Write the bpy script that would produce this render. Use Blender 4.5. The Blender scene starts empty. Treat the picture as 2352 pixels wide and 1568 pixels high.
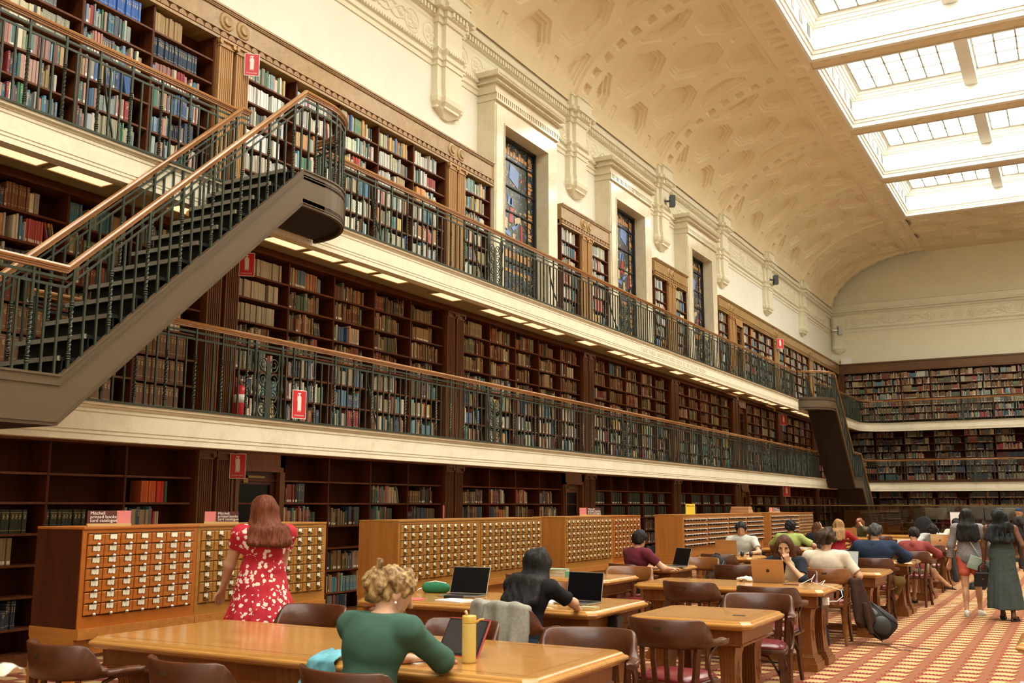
import bpy, math, random, bisect
import numpy as np
from mathutils import Vector, Matrix
random.seed(7)
SC = bpy.context.scene
COL = SC.collection
PI = math.pi
R = math.radians

# ---------------------------------------------------------------- helpers
class MB:
    """collects polygons; build() links them as one mesh object"""
    def __init__(s):
        s.v = []; s.f = []; s.sm = []; s.col = None
    def face(s, pts, smooth=False):
        n = len(s.v); s.v += [tuple(p) for p in pts]
        s.f.append(tuple(range(n, n + len(pts)))); s.sm.append(smooth)
    def add(s, vs, fs, smooth=False):
        n = len(s.v); s.v += [tuple(p) for p in vs]
        for f in fs:
            s.f.append(tuple(i + n for i in f)); s.sm.append(smooth)
    def box(s, x0, x1, y0, y1, z0, z1):
        if x0 > x1: x0, x1 = x1, x0
        if y0 > y1: y0, y1 = y1, y0
        if z0 > z1: z0, z1 = z1, z0
        s.add([(x0,y0,z0),(x1,y0,z0),(x1,y1,z0),(x0,y1,z0),(x0,y0,z1),(x1,y0,z1),(x1,y1,z1),(x0,y1,z1)],
              [(0,3,2,1),(4,5,6,7),(0,1,5,4),(1,2,6,5),(2,3,7,6),(3,0,4,7)])
        return s
    def obox(s, c, ax, ay, az):
        """box about centre c with half-axis vectors"""
        c, ax, ay, az = map(Vector, (c, ax, ay, az))
        P = [c + a*ax + b*ay + d*az for d in (-1,1) for b in (-1,1) for a in (-1,1)]
        s.add(P, [(0,2,3,1),(4,5,7,6),(0,1,5,4),(1,3,7,5),(3,2,6,7),(2,0,4,6)])
        return s
    def loft(s, rings, closed=True, caps=True, smooth=False):
        m = len(rings[0]); n = len(s.v)
        for r in rings: s.v += [tuple(p) for p in r]
        for i in range(len(rings)-1):
            for j in range(m if closed else m-1):
                k = (j+1) % m
                s.f.append((n+i*m+j, n+i*m+k, n+(i+1)*m+k, n+(i+1)*m+j)); s.sm.append(smooth)
        if caps and closed:
            s.f.append(tuple(n+j for j in reversed(range(m)))); s.sm.append(False)
            b = n+(len(rings)-1)*m
            s.f.append(tuple(b+j for j in range(m))); s.sm.append(False)
        return s
    def tube(s, path, r, sides=8, closed=False, smooth=True, up=None, sq=False, ry=None):
        """sweep a round (or rectangular when sq) section along path; r a number or a list"""
        P = [Vector(p) for p in path]; n = len(P); rings = []
        side = None
        for i in range(n):
            if closed: d = P[(i+1) % n] - P[i-1]
            else: d = P[min(i+1, n-1)] - P[max(i-1, 0)]
            if d.length < 1e-9: d = Vector((0,0,1))
            d.normalize()
            if up is not None:
                a = Vector(up).cross(d)
                if a.length < 1e-6: a = Vector((1,0,0))
            else:
                if side is None:
                    a = d.cross(Vector((0,0,1)))
                    if a.length < 0.05: a = d.cross(Vector((1,0,0)))
                else: a = side - d*side.dot(d)
            a.normalize(); side = a
            b = d.cross(a)
            rr = r[i] if isinstance(r, (list, tuple)) else r
            r2 = rr if ry is None else (ry[i] if isinstance(ry, (list, tuple)) else ry)
            if sq: rings.append([P[i]+a*rr+b*r2, P[i]-a*rr+b*r2, P[i]-a*rr-b*r2, P[i]+a*rr-b*r2])
            else: rings.append([P[i] + a*rr*math.cos(2*PI*j/sides) + b*r2*math.sin(2*PI*j/sides) for j in range(sides)])
        if closed: rings.append(rings[0])
        s.loft(rings, caps=not closed, smooth=smooth and not sq)
        return s
    def lathe(s, prof, c=(0,0,0), seg=16, smooth=True, axis='z'):
        rings = []
        for (r, z) in prof:
            ring = []
            for j in range(seg):
                a = 2*PI*j/seg; x, y = r*math.cos(a), r*math.sin(a)
                p = (x, y, z) if axis == 'z' else ((z, x, y) if axis == 'x' else (y, z, x))
                ring.append((c[0]+p[0], c[1]+p[1], c[2]+p[2]))
            rings.append(ring)
        s.loft(rings, smooth=smooth); return s
    def prism(s, poly, a, b, ax='y'):
        """poly = list of 2D points; extruded between a and b along axis ax (2D -> the other two axes in order)"""
        def p3(p, t):
            return {'x': (t, p[0], p[1]), 'y': (p[0], t, p[1]), 'z': (p[0], p[1], t)}[ax]
        s.loft([[p3(p, a) for p in poly], [p3(p, b) for p in poly]]); return s
    def build(s, name, mat=None, parent=None, loc=None, bevel=0, fix=True):
        me = bpy.data.meshes.new(name)
        me.from_pydata(s.v, [], s.f)
        me.polygons.foreach_set('use_smooth', s.sm)
        me.update()
        if mat: me.materials.append(mat)
        if fix and len(s.f) < 60000:
            import bmesh
            bm = bmesh.new(); bm.from_mesh(me)
            bmesh.ops.recalc_face_normals(bm, faces=bm.faces)
            bm.to_mesh(me); bm.free()
        return link(name, me, parent, loc, bevel)

def link(name, me, parent=None, loc=None, bevel=0):
    o = bpy.data.objects.new(name, me); COL.objects.link(o)
    if parent is not None: o.parent = parent
    if loc is not None: o.location = loc
    if bevel:
        m = o.modifiers.new('bevel', 'BEVEL'); m.width = bevel; m.segments = 2; m.limit_method = 'ANGLE'
        m.angle_limit = R(50)
    return o
def thing(name, label, cat, loc=(0,0,0), rz=0, group=None, scale=None):
    o = bpy.data.objects.new(name, None); COL.objects.link(o)
    o.empty_display_size = .1
    o.location = loc; o.rotation_euler = (0,0,rz); o['label'] = label; o['category'] = cat
    if group: o['group'] = group
    if scale: o.scale = scale
    return o
def tag(o, label, cat, group=None, kind=None):
    o['label'] = label; o['category'] = cat
    if group: o['group'] = group
    if kind: o['kind'] = kind
    return o
def struct(o):
    o['kind'] = 'structure'; return o
def copy_tree(o, parent=None, kids=None):
    c = o.copy(); COL.objects.link(c); c.parent = parent
    for ch in (KIDS.get(o.name) or list(o.children)): copy_tree(ch, c)
    return c
KIDS = {}
def ordn(n):
    w = ['','first','second','third','fourth','fifth','sixth','seventh','eighth','ninth','tenth','eleventh','twelfth']
    if n < len(w): return w[n]
    return '%d%s' % (n, 'th' if 10 <= n % 100 <= 20 else {1:'st',2:'nd',3:'rd'}.get(n % 10, 'th'))

# ---------------------------------------------------------------- camera (35 mm, measured from the vanishing lines)
CAMZ = 1.55
def cam_axes():
    yaw, pit, rol = R(-29.42), R(9.32), R(.06)
    f = Vector((math.sin(yaw)*math.cos(pit), math.cos(yaw)*math.cos(pit), math.sin(pit)))
    r = Vector((math.cos(yaw), -math.sin(yaw), 0)); u = r.cross(f)
    return math.cos(rol)*r + math.sin(rol)*u, -math.sin(rol)*r + math.cos(rol)*u, f
CR, CU, CF = cam_axes()
FPX = 2286.7
def proj(p):
    v = Vector(p) - Vector((0,0,CAMZ)); d = v.dot(CF)
    if d < .05: return (-9999, -9999, d)
    return (1176 + FPX*v.dot(CR)/d, 784 - FPX*v.dot(CU)/d, d)
cam = bpy.data.objects.new('camera', bpy.data.cameras.new('camera')); COL.objects.link(cam)
cam.matrix_world = Matrix(((CR.x, CU.x, -CF.x, 0), (CR.y, CU.y, -CF.y, 0), (CR.z, CU.z, -CF.z, CAMZ), (0,0,0,1)))
cam.data.lens = 35; cam.data.sensor_width = 36; cam.data.clip_end = 200; cam.data.clip_start = .05
cam.data.dof.use_dof = True; cam.data.dof.focus_distance = 15; cam.data.dof.aperture_fstop = 5.6
SC.camera = cam

# ---------------------------------------------------------------- materials
def newmat(name):
    m = bpy.data.materials.new(name); m.use_nodes = True
    nt = m.node_tree; b = nt.nodes['Principled BSDF']
    return m, nt, b
def N(nt, t, **k):
    n = nt.nodes.new(t)
    for a, v in k.items(): setattr(n, a, v)
    return n
def ramp(nt, fac, stops):
    r = N(nt, 'ShaderNodeValToRGB'); e = r.color_ramp.elements
    e[0].position, e[0].color = stops[0][0], (*stops[0][1], 1)
    e[1].position, e[1].color = stops[-1][0], (*stops[-1][1], 1)
    for p, c in stops[1:-1]:
        x = e.new(p); x.color = (*c, 1)
    nt.links.new(fac, r.inputs[0]); return r.outputs[0]
def mapped(nt, scale, rot=(0,0,0), coord='Object'):
    tc = N(nt, 'ShaderNodeTexCoord'); mp = N(nt, 'ShaderNodeMapping')
    mp.inputs['Scale'].default_value = scale; mp.inputs['Rotation'].default_value = rot
    nt.links.new(tc.outputs[coord], mp.inputs[0]); return mp.outputs[0]
def noise(nt, vec, scale=1, detail=3, rough=.5, dist=0):
    n = N(nt, 'ShaderNodeTexNoise'); n.inputs['Scale'].default_value = scale
    n.inputs['Detail'].default_value = detail; n.inputs['Roughness'].default_value = rough
    n.inputs['Distortion'].default_value = dist
    nt.links.new(vec, n.inputs['Vector']); return n.outputs[0]
def bump(nt, b, h, s=.2, d=.01):
    n = N(nt, 'ShaderNodeBump'); n.inputs['Strength'].default_value = s; n.inputs['Distance'].default_value = d
    nt.links.new(h, n.inputs['Height']); nt.links.new(n.outputs[0], b.inputs['Normal'])
def solid(name, c, rough=.5, metal=0, spec=.5, em=0):
    m, nt, b = newmat(name)
    b.inputs['Base Color'].default_value = (*c, 1); b.inputs['Roughness'].default_value = rough
    b.inputs['Metallic'].default_value = metal; b.inputs['Specular IOR Level'].default_value = spec
    if em: b.inputs['Emission Color'].default_value = (*c, 1); b.inputs['Emission Strength'].default_value = em
    return m
def wood(name, dark, light, rough=.35, grain='z', scale=1.0, coat=0, fine=1.0, spec=.35):
    m, nt, b = newmat(name)
    s = {'x': (.7, 14, 14), 'y': (14, .7, 14), 'z': (14, 14, .7)}[grain]
    v = mapped(nt, tuple(a*scale for a in s))
    n1 = noise(nt, v, 1.0, 5, .6, 1.2)
    v2 = mapped(nt, (.6, .6, .6)); n2 = noise(nt, v2, 1.3, 2)
    mx = N(nt, 'ShaderNodeMath', operation='MULTIPLY_ADD'); mx.inputs[1].default_value = .8
    nt.links.new(n1, mx.inputs[0])
    m2 = N(nt, 'ShaderNodeMath', operation='MULTIPLY'); m2.inputs[1].default_value = .35
    nt.links.new(n2, m2.inputs[0]); nt.links.new(m2.outputs[0], mx.inputs[2])
    mid = tuple((a+c)/2 for a, c in zip(dark, light))
    col = ramp(nt, mx.outputs[0], [(.32, dark), (.55, mid), (.78, light)])
    nt.links.new(col, b.inputs['Base Color'])
    b.inputs['Roughness'].default_value = rough; b.inputs['Specular IOR Level'].default_value = spec
    if coat: b.inputs['Coat Weight'].default_value = coat; b.inputs['Coat Roughness'].default_value = .12
    bump(nt, b, n1, .08*fine, .004)
    return m
def plaster(name, c, rough=.7):
    m, nt, b = newmat(name)
    v = mapped(nt, (1,1,1)); n = noise(nt, v, 2.2, 4)
    d = tuple(x*.95 for x in c)
    nt.links.new(ramp(nt, n, [(.3, d), (.7, c)]), b.inputs['Base Color'])
    b.inputs['Roughness'].default_value = rough; b.inputs['Specular IOR Level'].default_value = .25
    return m
def stone(name, c, c2, rough=.3, spec=.5):
    m, nt, b = newmat(name)
    v = mapped(nt, (1,1,1)); n = noise(nt, v, 3, 8, .65, .6); n2 = noise(nt, v, 38, 4, .7)
    mx = N(nt, 'ShaderNodeMath', operation='MULTIPLY_ADD'); mx.inputs[1].default_value = .4
    nt.links.new(n2, mx.inputs[0])
    m2 = N(nt, 'ShaderNodeMath', operation='MULTIPLY'); m2.inputs[1].default_value = .6
    nt.links.new(n, m2.inputs[0]); nt.links.new(m2.outputs[0], mx.inputs[2])
    nt.links.new(ramp(nt, mx.outputs[0], [(.32, c2), (.52, c), (.7, tuple(min(1, x*1.05) for x in c))]), b.inputs['Base Color'])
    b.inputs['Roughness'].default_value = rough; b.inputs['Specular IOR Level'].default_value = spec
    return m
M = {}
M['cream'] = plaster('cream wall paint', (.82, .81, .71))
M['vault'] = plaster('warm vault paint', (.80, .69, .47))
M['cornice'] = plaster('cornice plaster', (.78, .745, .58), .6)
M['white'] = plaster('skylight white paint', (.86, .87, .80), .6)
M['sand'] = stone('pale sandstone', (.72, .67, .52), (.60, .54, .39), .55, .3)
M['marble'] = stone('polished cream marble', (.68, .62, .46), (.55, .48, .32), .12, .6)
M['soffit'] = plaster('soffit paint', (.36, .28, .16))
M['cased'] = wood('bookcase mahogany', (.045, .010, .003), (.105, .030, .009), .45, 'z', spec=.15)
M['casedy'] = wood('bookcase shelf mahogany', (.060, .016, .005), (.15, .050, .018), .42, 'y', spec=.2)
M['honey'] = wood('lit-tone upper mahogany', (.27, .135, .042), (.48, .28, .11), .36, 'z')  # lit copy of the bookcase mahogany; the upper light is put into its colour
M['honeyy'] = wood('lit-tone upper mahogany frieze', (.23, .135, .048), (.40, .255, .105), .26, 'y', .5)
M['cab'] = wood('catalogue cabinet oak', (.27, .095, .018), (.44, .18, .040), .34, 'x')
M['cabv'] = wood('catalogue cabinet oak upright grain', (.27, .095, .018), (.44, .18, .040), .34, 'z')
M['cabred'] = wood('catalogue cabinet mahogany', (.040, .010, .004), (.075, .020, .007), .4, 'z')
M['draw1'] = wood('orange drawer oak', (.30, .080, .010), (.42, .13, .020), .32, 'y')
M['draw2'] = wood('golden drawer oak', (.24, .095, .016), (.40, .185, .036), .32, 'y')
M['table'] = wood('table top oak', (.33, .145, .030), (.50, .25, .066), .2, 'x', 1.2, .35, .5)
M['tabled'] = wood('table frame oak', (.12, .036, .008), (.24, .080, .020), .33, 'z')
M['chair'] = wood('chair wood', (.034, .008, .0025), (.095, .026, .007), .36, 'x', 1, .10)
M['chairl'] = wood('lighter chair wood', (.11, .036, .008), (.22, .080, .018), .36, 'x', 1, .10)
M['leather'] = solid('burgundy leather', (.16, .010, .018), .28, 0, .6)
M['iron'] = solid('dark bronze iron', (.042, .052, .036), .42, .55)
M['rail'] = wood('bronze handrail', (.20, .080, .022), (.38, .18, .062), .2, 'y', .3, .5)
M['bronze'] = solid('bronze painted steel', (.092, .060, .030), .42, .15)
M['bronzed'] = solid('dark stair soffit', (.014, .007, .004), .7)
M['tread'] = solid('black stair tread', (.005, .005, .004), .8, 0, .2)
M['nose'] = solid('metal stair nosing', (.26, .24, .19), .5, .3)
M['brass'] = solid('aged brass', (.22, .15, .06), .35, .9)
M['steel'] = solid('nickel knob', (.45, .42, .36), .25, .9)
M['card'] = solid('cream label card', (.80, .76, .60), .6)
M['black'] = solid('black plastic', (.010, .010, .011), .4)
M['blackf'] = solid('black fabric', (.012, .012, .013), .85)
M['whitep'] = solid('white plastic', (.85, .85, .82), .35)
M['paper'] = solid('white paper', (.86, .86, .82), .7)
M['red'] = solid('safety red', (.55, .008, .018), .4)
M['screen'] = solid('dark screen glass', (.003, .003, .004), .3, 0, .15)
M['alu'] = solid('grey aluminium', (.42, .41, .39), .3, .85)
M['goldalu'] = solid('gold aluminium', (.46, .29, .15), .32, .75)
# ================================================================ THE ROOM
# X: across the hall (left wall -9.32, gallery edge -7.8), Y: along it (end wall 46.1), Z up
WX, GX, BX = -9.32, -7.8, -9.0          # wall plane, gallery edge, bookcase front
EY, EGY, EBY = 46.12, 44.3, 45.8        # end wall, end gallery edge, end bookcase front
P0, DP = 8.66, 5.27                      # pilaster pairs
L0 = 14.05                               # roof ribs and corbels: L0 + DP*k
D1, D2 = 2.49, 4.98                      # gallery decks
ZC = 12.61                               # flat of the ceiling
def carpet():
    m, nt, b = newmat('patterned wool carpet')
    tc = N(nt, 'ShaderNodeTexCoord'); sp = N(nt, 'ShaderNodeSeparateXYZ'); nt.links.new(tc.outputs['Object'], sp.inputs[0])
    def math_(op, a, c=None, d=None):
        n = N(nt, 'ShaderNodeMath', operation=op)
        for i, v in enumerate((a, c, d)):
            if v is None: continue
            if isinstance(v, (int, float)): n.inputs[i].default_value = v
            else: nt.links.new(v, n.inputs[i])
        return n.outputs[0]
    pu, pv = .29, .25
    cx = math_('DIVIDE', sp.outputs[0], pu); cy = math_('DIVIDE', sp.outputs[1], pv)
    u = math_('FRACT', math_('ADD', cx, 100)); v = math_('FRACT', math_('ADD', cy, 100.0))
    def band(x, lo, hi): return math_('MULTIPLY', math_('GREATER_THAN', x, lo), math_('LESS_THAN', x, hi))
    nz = noise(nt, mapped(nt, (1,1,1)), 60, 2)
    us = math_('ADD', u, math_('MULTIPLY', math_('SUBTRACT', v, .5), -.22))       # slanted block
    zig = math_('ABSOLUTE', math_('SUBTRACT', math_('FRACT', math_('MULTIPLY', u, 9)), .5))
    lo_ = math_('ADD', .36, math_('MULTIPLY', zig, .16)); hi_ = math_('SUBTRACT', 1.0, math_('MULTIPLY', math_('ABSOLUTE', math_('SUBTRACT', u, .45)), .40))
    tan = math_('MULTIPLY', band(us, .12, .72), math_('MULTIPLY', math_('GREATER_THAN', v, lo_), math_('LESS_THAN', v, hi_)))
    teeth = math_('GREATER_THAN', math_('FRACT', math_('MULTIPLY', math_('ADD', u, math_('MULTIPLY', v, .25)), 9)), .45)
    red = math_('MAXIMUM', math_('MULTIPLY', math_('MULTIPLY', band(us, .08, .76), band(v, .08, .45)), teeth),
                math_('MULTIPLY', band(us, .08, .78), band(v, .02, .10)))
    red2 = math_('MULTIPLY', band(us, .72, .78), band(v, .05, .70))
    red = math_('MAXIMUM', red, red2)
    base = ramp(nt, nz, [(.3, (.20, .078, .040)), (.7, (.29, .122, .066))])
    tcol = ramp(nt, nz, [(.3, (.44, .29, .13)), (.7, (.56, .39, .19))])
    rcol = ramp(nt, nz, [(.3, (.16, .018, .016)), (.7, (.24, .030, .024))])
    def mix(f, a, c):
        x = N(nt, 'ShaderNodeMix', data_type='RGBA'); nt.links.new(f, x.inputs[0]); nt.links.new(a, x.inputs[6]); nt.links.new(c, x.inputs[7]); return x.outputs[2]
    c = mix(red, base, rcol); c = mix(tan, c, tcol)
    nt.links.new(c, b.inputs['Base Color']); b.inputs['Roughness'].default_value = .95
    b.inputs['Specular IOR Level'].default_value = .1
    bump(nt, b, nz, .3, .004)
    return m
M['carpet'] = carpet()
mb = MB(); mb.box(-9.4, 9.4, -8.2, 46.3, -.1, 0); struct(mb.build('floor', M['carpet']))
mb = MB(); mb.box(WX-.25, WX, -8.2, 46.3, 0, 8.6)
# the wall above is cut away for the three windows
ys = [-8.2]
WINS = [16.47 + DP*k for k in range(3)]
for w in WINS:
    mb.box(WX-.25, WX, ys[-1], w-.93, 8.6, 10.6) ; ys.append(w+.93)
mb.box(WX-.25, WX, ys[-1], 46.3, 8.6, 10.6)
for w in WINS: mb.box(WX-.25, WX, w-.93, w+.93, 8.62, 10.6)
struct(mb.build('wall_left', M['cream']))
mb = MB(); mb.box(-9.4, 9.4, EY, EY+.2, 0, 12.9); struct(mb.build('wall_end', plaster('end wall paint', (.80, .76, .58))))
mb = MB(); mb.box(9.32, 9.6, -8.2, 46.3, 0, 10.6); struct(mb.build('wall_right', M['cream']))
mb = MB(); mb.box(-9.5, 9.5, -8.4, -8.2, 0, 13.4); struct(mb.build('wall_back', M['cream']))

# ---------------- vault
def smooth01(x): x = np.clip(x, 0, 1); return x*x*(3-2*x)
def coffer(du, ds, r):
    """stepped octagonal recess: depth for the offset from its centre"""
    q = np.maximum(np.maximum(np.abs(du), np.abs(ds)), (np.abs(du)+np.abs(ds))/1.4142*1.0)
    d = r - q
    return (.055*smooth01(d/.03) + .055*smooth01((d-.085)/.03) + .07*smooth01((d-.17)/.03) + .02*smooth01((d-.235)/.03))
def rect_rec(du, ds, a, b_, dep):
    d = np.minimum(a-np.abs(du), b_-np.abs(ds)); return dep*smooth01(d/.03)
AE, BE, XE, ZE = 4.35, 2.61, -4.87, 10.0
th = np.linspace(math.asin(.15), R(87.0), 4000)
ex, ez = XE-AE*np.cos(th), ZE+BE*np.sin(th)
sl = np.concatenate([[0], np.cumsum(np.hypot(np.diff(ex), np.diff(ez)))])
LV = sl[-1]
def grid_obj(name, pts, mat, kind='structure', flip=False):
    nu, nv = pts.shape[:2]
    idx = np.arange(nu*nv).reshape(nu, nv)
    q = np.stack([idx[:-1,:-1], idx[1:,:-1], idx[1:,1:], idx[:-1,1:]], -1).reshape(-1, 4)
    if flip: q = q[:, ::-1]
    me = bpy.data.meshes.new(name)
    me.vertices.add(nu*nv); me.vertices.foreach_set('co', pts.reshape(-1).astype(np.float32))
    me.loops.add(q.size); me.loops.foreach_set('vertex_index', q.reshape(-1).astype(np.int32))
    me.polygons.add(len(q)); me.polygons.foreach_set('loop_start', np.arange(0, q.size, 4, dtype=np.int32))
    me.update(calc_edges=True); me.validate()
    me.materials.append(mat)
    me.polygons.foreach_set('use_smooth', [False]*len(q))
    o = link(name, me)
    if kind: o['kind'] = kind
    return o
def vault_bay(nu=210, ns=220):
    u = np.linspace(0, DP, nu)[:, None]*np.ones((1, ns)); s = np.linspace(0, LV, ns)[None, :]*np.ones((nu, 1))
    d = np.zeros_like(u)
    top = LV-.85
    cu0, cu1 = .40, DP-.40
    inside = (u > cu0) & (u < cu1) & (s < top) & (s > .30)
    W = cu1-cu0
    rows = [.42+1.135*i for i in range(6)]
    for i, sr in enumerate(rows):
        cs = [cu0, cu0+W/2, cu1] if i % 2 == 0 else [cu0+W/4, cu0+3*W/4]
        ro = [cu0+W/4, cu0+3*W/4] if i % 2 == 0 else [cu0, cu0+W/2, cu1]
        for c in cs:
            k = coffer(u-c, s-sr, .66)
            # the cut edges of the half coffers close with the same steps
            e = np.minimum(np.minimum(u-cu0-.05, cu1-.05-u), np.minimum(s-.32, top-.04-s))
            ke = .055*smooth01(e/.03)+.055*smooth01((e-.085)/.03)+.055*smooth01((e-.17)/.03)+.02*smooth01((e-.235)/.03)
            d = np.maximum(d, np.where(inside, np.minimum(k, ke), 0))
        for c in ro:
            if abs(c-cu0) < .01 or abs(c-cu1) < .01 or sr > top-.25 or sr < .3: continue
            a, b_ = .11, .19
            rr = rect_rec(u-c, s-sr, a, b_, .045)
            e = np.hypot((u-c)/a, (s-sr)/b_)
            rr = rr - .04*smooth01((.62-np.abs(e-.35))/.3)*(e < .9)
            d = np.maximum(d, np.where(inside, rr, 0))
    rib = (u < .36) | (u > DP-.36)
    d = np.where(rib, -.06, d)
    for c in (0, DP):
        for i in range(16):
            sc = .45+.42*i
            if sc > top: break
            d = np.where(rib, np.maximum(d, -.06+rect_rec(u-c, s-sc, .16, .12, .07)+rect_rec(u-c, s-sc, .11, .07, .04)), d)
    strip = s > LV-.78
    d = np.where(strip, -.03, d)
    for i in range(10):
        uc = .62+.45*i
        if uc > DP-.55: break
        d = np.where(strip, np.maximum(d, -.03+rect_rec(u-uc, s-(LV-.40), .14, .2, .06)+rect_rec(u-uc, s-(LV-.40), .09, .14, .035)), d)
    for c in (0, DP):     # round boss where rib and border cross
        e = np.hypot(u-c, s-(LV-.4))
        d = np.where(e < .36, -.05-.03*np.cos(e/.36*9), d)
    sx = np.interp(s, sl, ex); sz = np.interp(s, sl, ez); t = np.interp(s, sl, th)
    nx, nz = -np.cos(t)*BE, np.sin(t)*AE; ln = np.hypot(nx, nz); nx /= ln; nz /= ln
    pts = np.stack([sx+nx*d, u, sz+nz*d], -1)
    return pts
vp = vault_bay()
v0 = grid_obj('ceiling', vp, M['vault'], flip=False)
first = True
bays = list(range(-5, 6))
for k in bays:
    y = L0+DP*k
    if first: o = v0; first = False
    else: o = v0.copy(); COL.objects.link(o)
    o.location = (0, y, 0)
vr = grid_obj('ceiling', vault_bay(60, 50)*np.array([-1, 1, 1]), M['vault'], flip=True)
for i, k in enumerate(bays):
    o = vr if i == 0 else vr.copy()
    if i: COL.objects.link(o)
    o.location = (0, L0+DP*k, 0)
XS = 5.05
# flat coffered panel between the last roof light and the end wall
def flat_panel(x0, x1, y0, y1, nx, ny):
    x = np.linspace(x0, x1, nx)[:, None]*np.ones((1, ny)); y = np.linspace(y0, y1, ny)[None, :]*np.ones((nx, 1))
    d = np.zeros_like(x)
    for i in range(-5, 6):
        for j in range(4):
            cx, cy = i*1.13, y0+.9+j*1.2
            if (i+j) % 2: d = np.maximum(d, coffer(x-cx, y-cy, .68))
            else: d = np.maximum(d, rect_rec(x-cx, y-cy, .19, .1, .045))
    d = np.where((y < y0+.4) | (y > y1-.35), 0, d)
    return np.stack([x, y, ZC+d], -1)
grid_obj('ceiling', flat_panel(-XS-.08, XS+.08, 40.0, EY, 260, 150), M['vault'], flip=True)
# transverse beams, roof-light wells, glazing
def skylights():
    beams = MB()
    for k in range(-3, 5):
        y = L0+DP*k; beams.box(-XS-.1, XS+.1, y-.31, y+.31, ZC, ZC+.10)
    for k in range(-3, 5):       # recessed coffers on the beam soffits
        y = L0+DP*k
        for i in range(20):
            x = -4.7+.49*i
            for (a, b_) in ((.13, .15), (.08, .10)):
                beams.box(x-a, x+a, y-b_, y+b_, ZC-.012-(.012 if a < .1 else 0), ZC)
    struct(beams.build('trim_1', M['vault']))
    well = MB(); mull = MB(); gl = MB(); vents = MB()
    top = 13.62
    for k in range(-4, 6):
        ya = L0+DP*(k-1)+.31; yb = L0+DP*k-.31
        steps = [(-.09, ZC-.014, 0), (0, ZC-.001, .03), (.04, ZC+.12, .0), (.10, ZC+.2, 0), (.10, ZC+.78, 0), (.16, ZC+.84, 0), (.22, ZC+.92, 0), (.30, top, 0)]
        rings = []
        for (ins, z, _) in steps:
            rings.append([(-XS+ins, ya+ins, z), (XS-ins, ya+ins, z), (XS-ins, yb-ins, z), (-XS+ins, yb-ins, z)])
            rings.append([(-XS+ins+.03, ya+ins+.03, z), (XS-ins-.03, ya+ins+.03, z), (XS-ins-.03, yb-ins-.03, z), (-XS+ins+.03, yb-ins-.03, z)])
        well.loft(rings, caps=False)
        for xd in (-1.75, 1.75): well.box(xd-.17, xd+.17, ya+.12, yb-.12, 13.25, top+.05)
        for i in range(5):
            vy = ya+.75+i*.8
            for q in range(8): vents.box(-XS+.125, -XS+.14, vy-.14, vy+.14, ZC+.34+q*.04, ZC+.36+q*.04)
        for (xa, xb) in ((-XS+.36, -1.95), (-1.55, 1.55), (1.95, XS-.36)):
            gl.box(xa, xb, ya+.36, yb-.36, top+.03, top+.05)
            nxp, nyp = 6, 5
            for i in range(nxp+1):
                x = xa+(xb-xa)*i/nxp; mull.box(x-.022, x+.022, ya+.36, yb-.36, top-.02, top+.03)
            for j in range(nyp+1):
                y = ya+.36+(yb-ya-.72)*j/nyp; mull.box(xa, xb, y-.022, y+.022, top-.02, top+.03)
            for i in range(nxp):
                for j in range(nyp):
                    if (i+j) % 2:
                        y = ya+.36+(yb-ya-.72)*(j+.5)/nyp; mull.box(xa+(xb-xa)*i/nxp, xa+(xb-xa)*(i+1)/nxp, y-.012, y+.012, top-.01, top+.03)
    struct(well.build('trim_2', M['white'])); struct(vents.build('trim_3', solid('vent grille grey', (.25,.25,.22))))
    struct(mull.build('trim_4', solid('glazing bar', (.30,.27,.20))))
    m = solid('daylit roof glass', (1.0, .985, .90), .4); b = m.node_tree.nodes['Principled BSDF']
    b.inputs['Emission Color'].default_value = (1.0, .975, .88, 1); b.inputs['Emission Strength'].default_value = SKY
    g = gl.build('window_4', m); struct(g)
SKY = 12.5
skylights()
# opaque roof over the first part of the hall, behind the viewer
mb = MB(); mb.box(-XS-.1, XS+.1, -8.3, L0+DP*-5+.3, ZC, ZC+.1); struct(mb.build('ceiling', M['vault']))

# ---------------- cornice, frieze and corbels (both sides share the mesh)
def frieze_pts(W, z0, z1, nu=330, nz=40):
    u = np.linspace(0, W, nu)[:, None]*np.ones((1, nz)); z = np.linspace(0, 1, nz)[None, :]*np.ones((nu, 1))
    H = z1-z0; zz = z*H; d = np.zeros_like(u)
    cz = H/2
    def ros(cu, r=.20):
        e = np.hypot(u-cu, zz-cz); a = np.arctan2(zz-cz, u-cu)
        out = .018*smooth01((.012-np.abs(e-r))/.008+.5)
        pet = .03*smooth01((r*.72-e)/.03)*(.55+.45*np.cos(a*6+1))*smooth01(e/.05)
        hub = .035*smooth01((.045-e)/.02)
        return np.maximum(np.maximum(out, pet), hub)
    def scr(c0, ph):
        w = (u-c0)/ (W*.11)
        y = cz+.13*np.sin(w*3.1+ph); m = .022*smooth01((.016-np.abs(zz-y))/.010+.3)*(np.abs(u-c0) < W*.14)
        return m
    for cu in (.28, .82, W-.28, W-.82): d = np.maximum(d, ros(cu))
    for c0 in (1.35, 1.75, W-1.35, W-1.75):
        d = np.maximum(d, scr(c0, 0)); d = np.maximum(d, scr(c0, 1.9))
        for i in range(5):
            e = np.hypot(u-(c0-.3+.15*i), zz-(cz+.12*math.sin(i*2.1))); d = np.maximum(d, .028*smooth01((.035-e)/.02))
    c = W/2   # urn
    wv = .11+.05*np.sin(z*4.5); d = np.maximum(d, .03*smooth01((wv-np.abs(u-c))/.02)*(z > .15)*(z < .85))
    for sg in (-1, 1):  # wings beside the urn
        for q in range(4):
            x = (u-c)*sg-.22-q*.045; d = np.maximum(d, .025*smooth01((.02-np.abs(x-zz*.35))/.012)*(z > .2+.1*q)*(z < .9)*(x > -.3))
    return u, zz, d
fu, fz, fd = frieze_pts(DP-.5, 9.45, 9.95)
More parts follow.
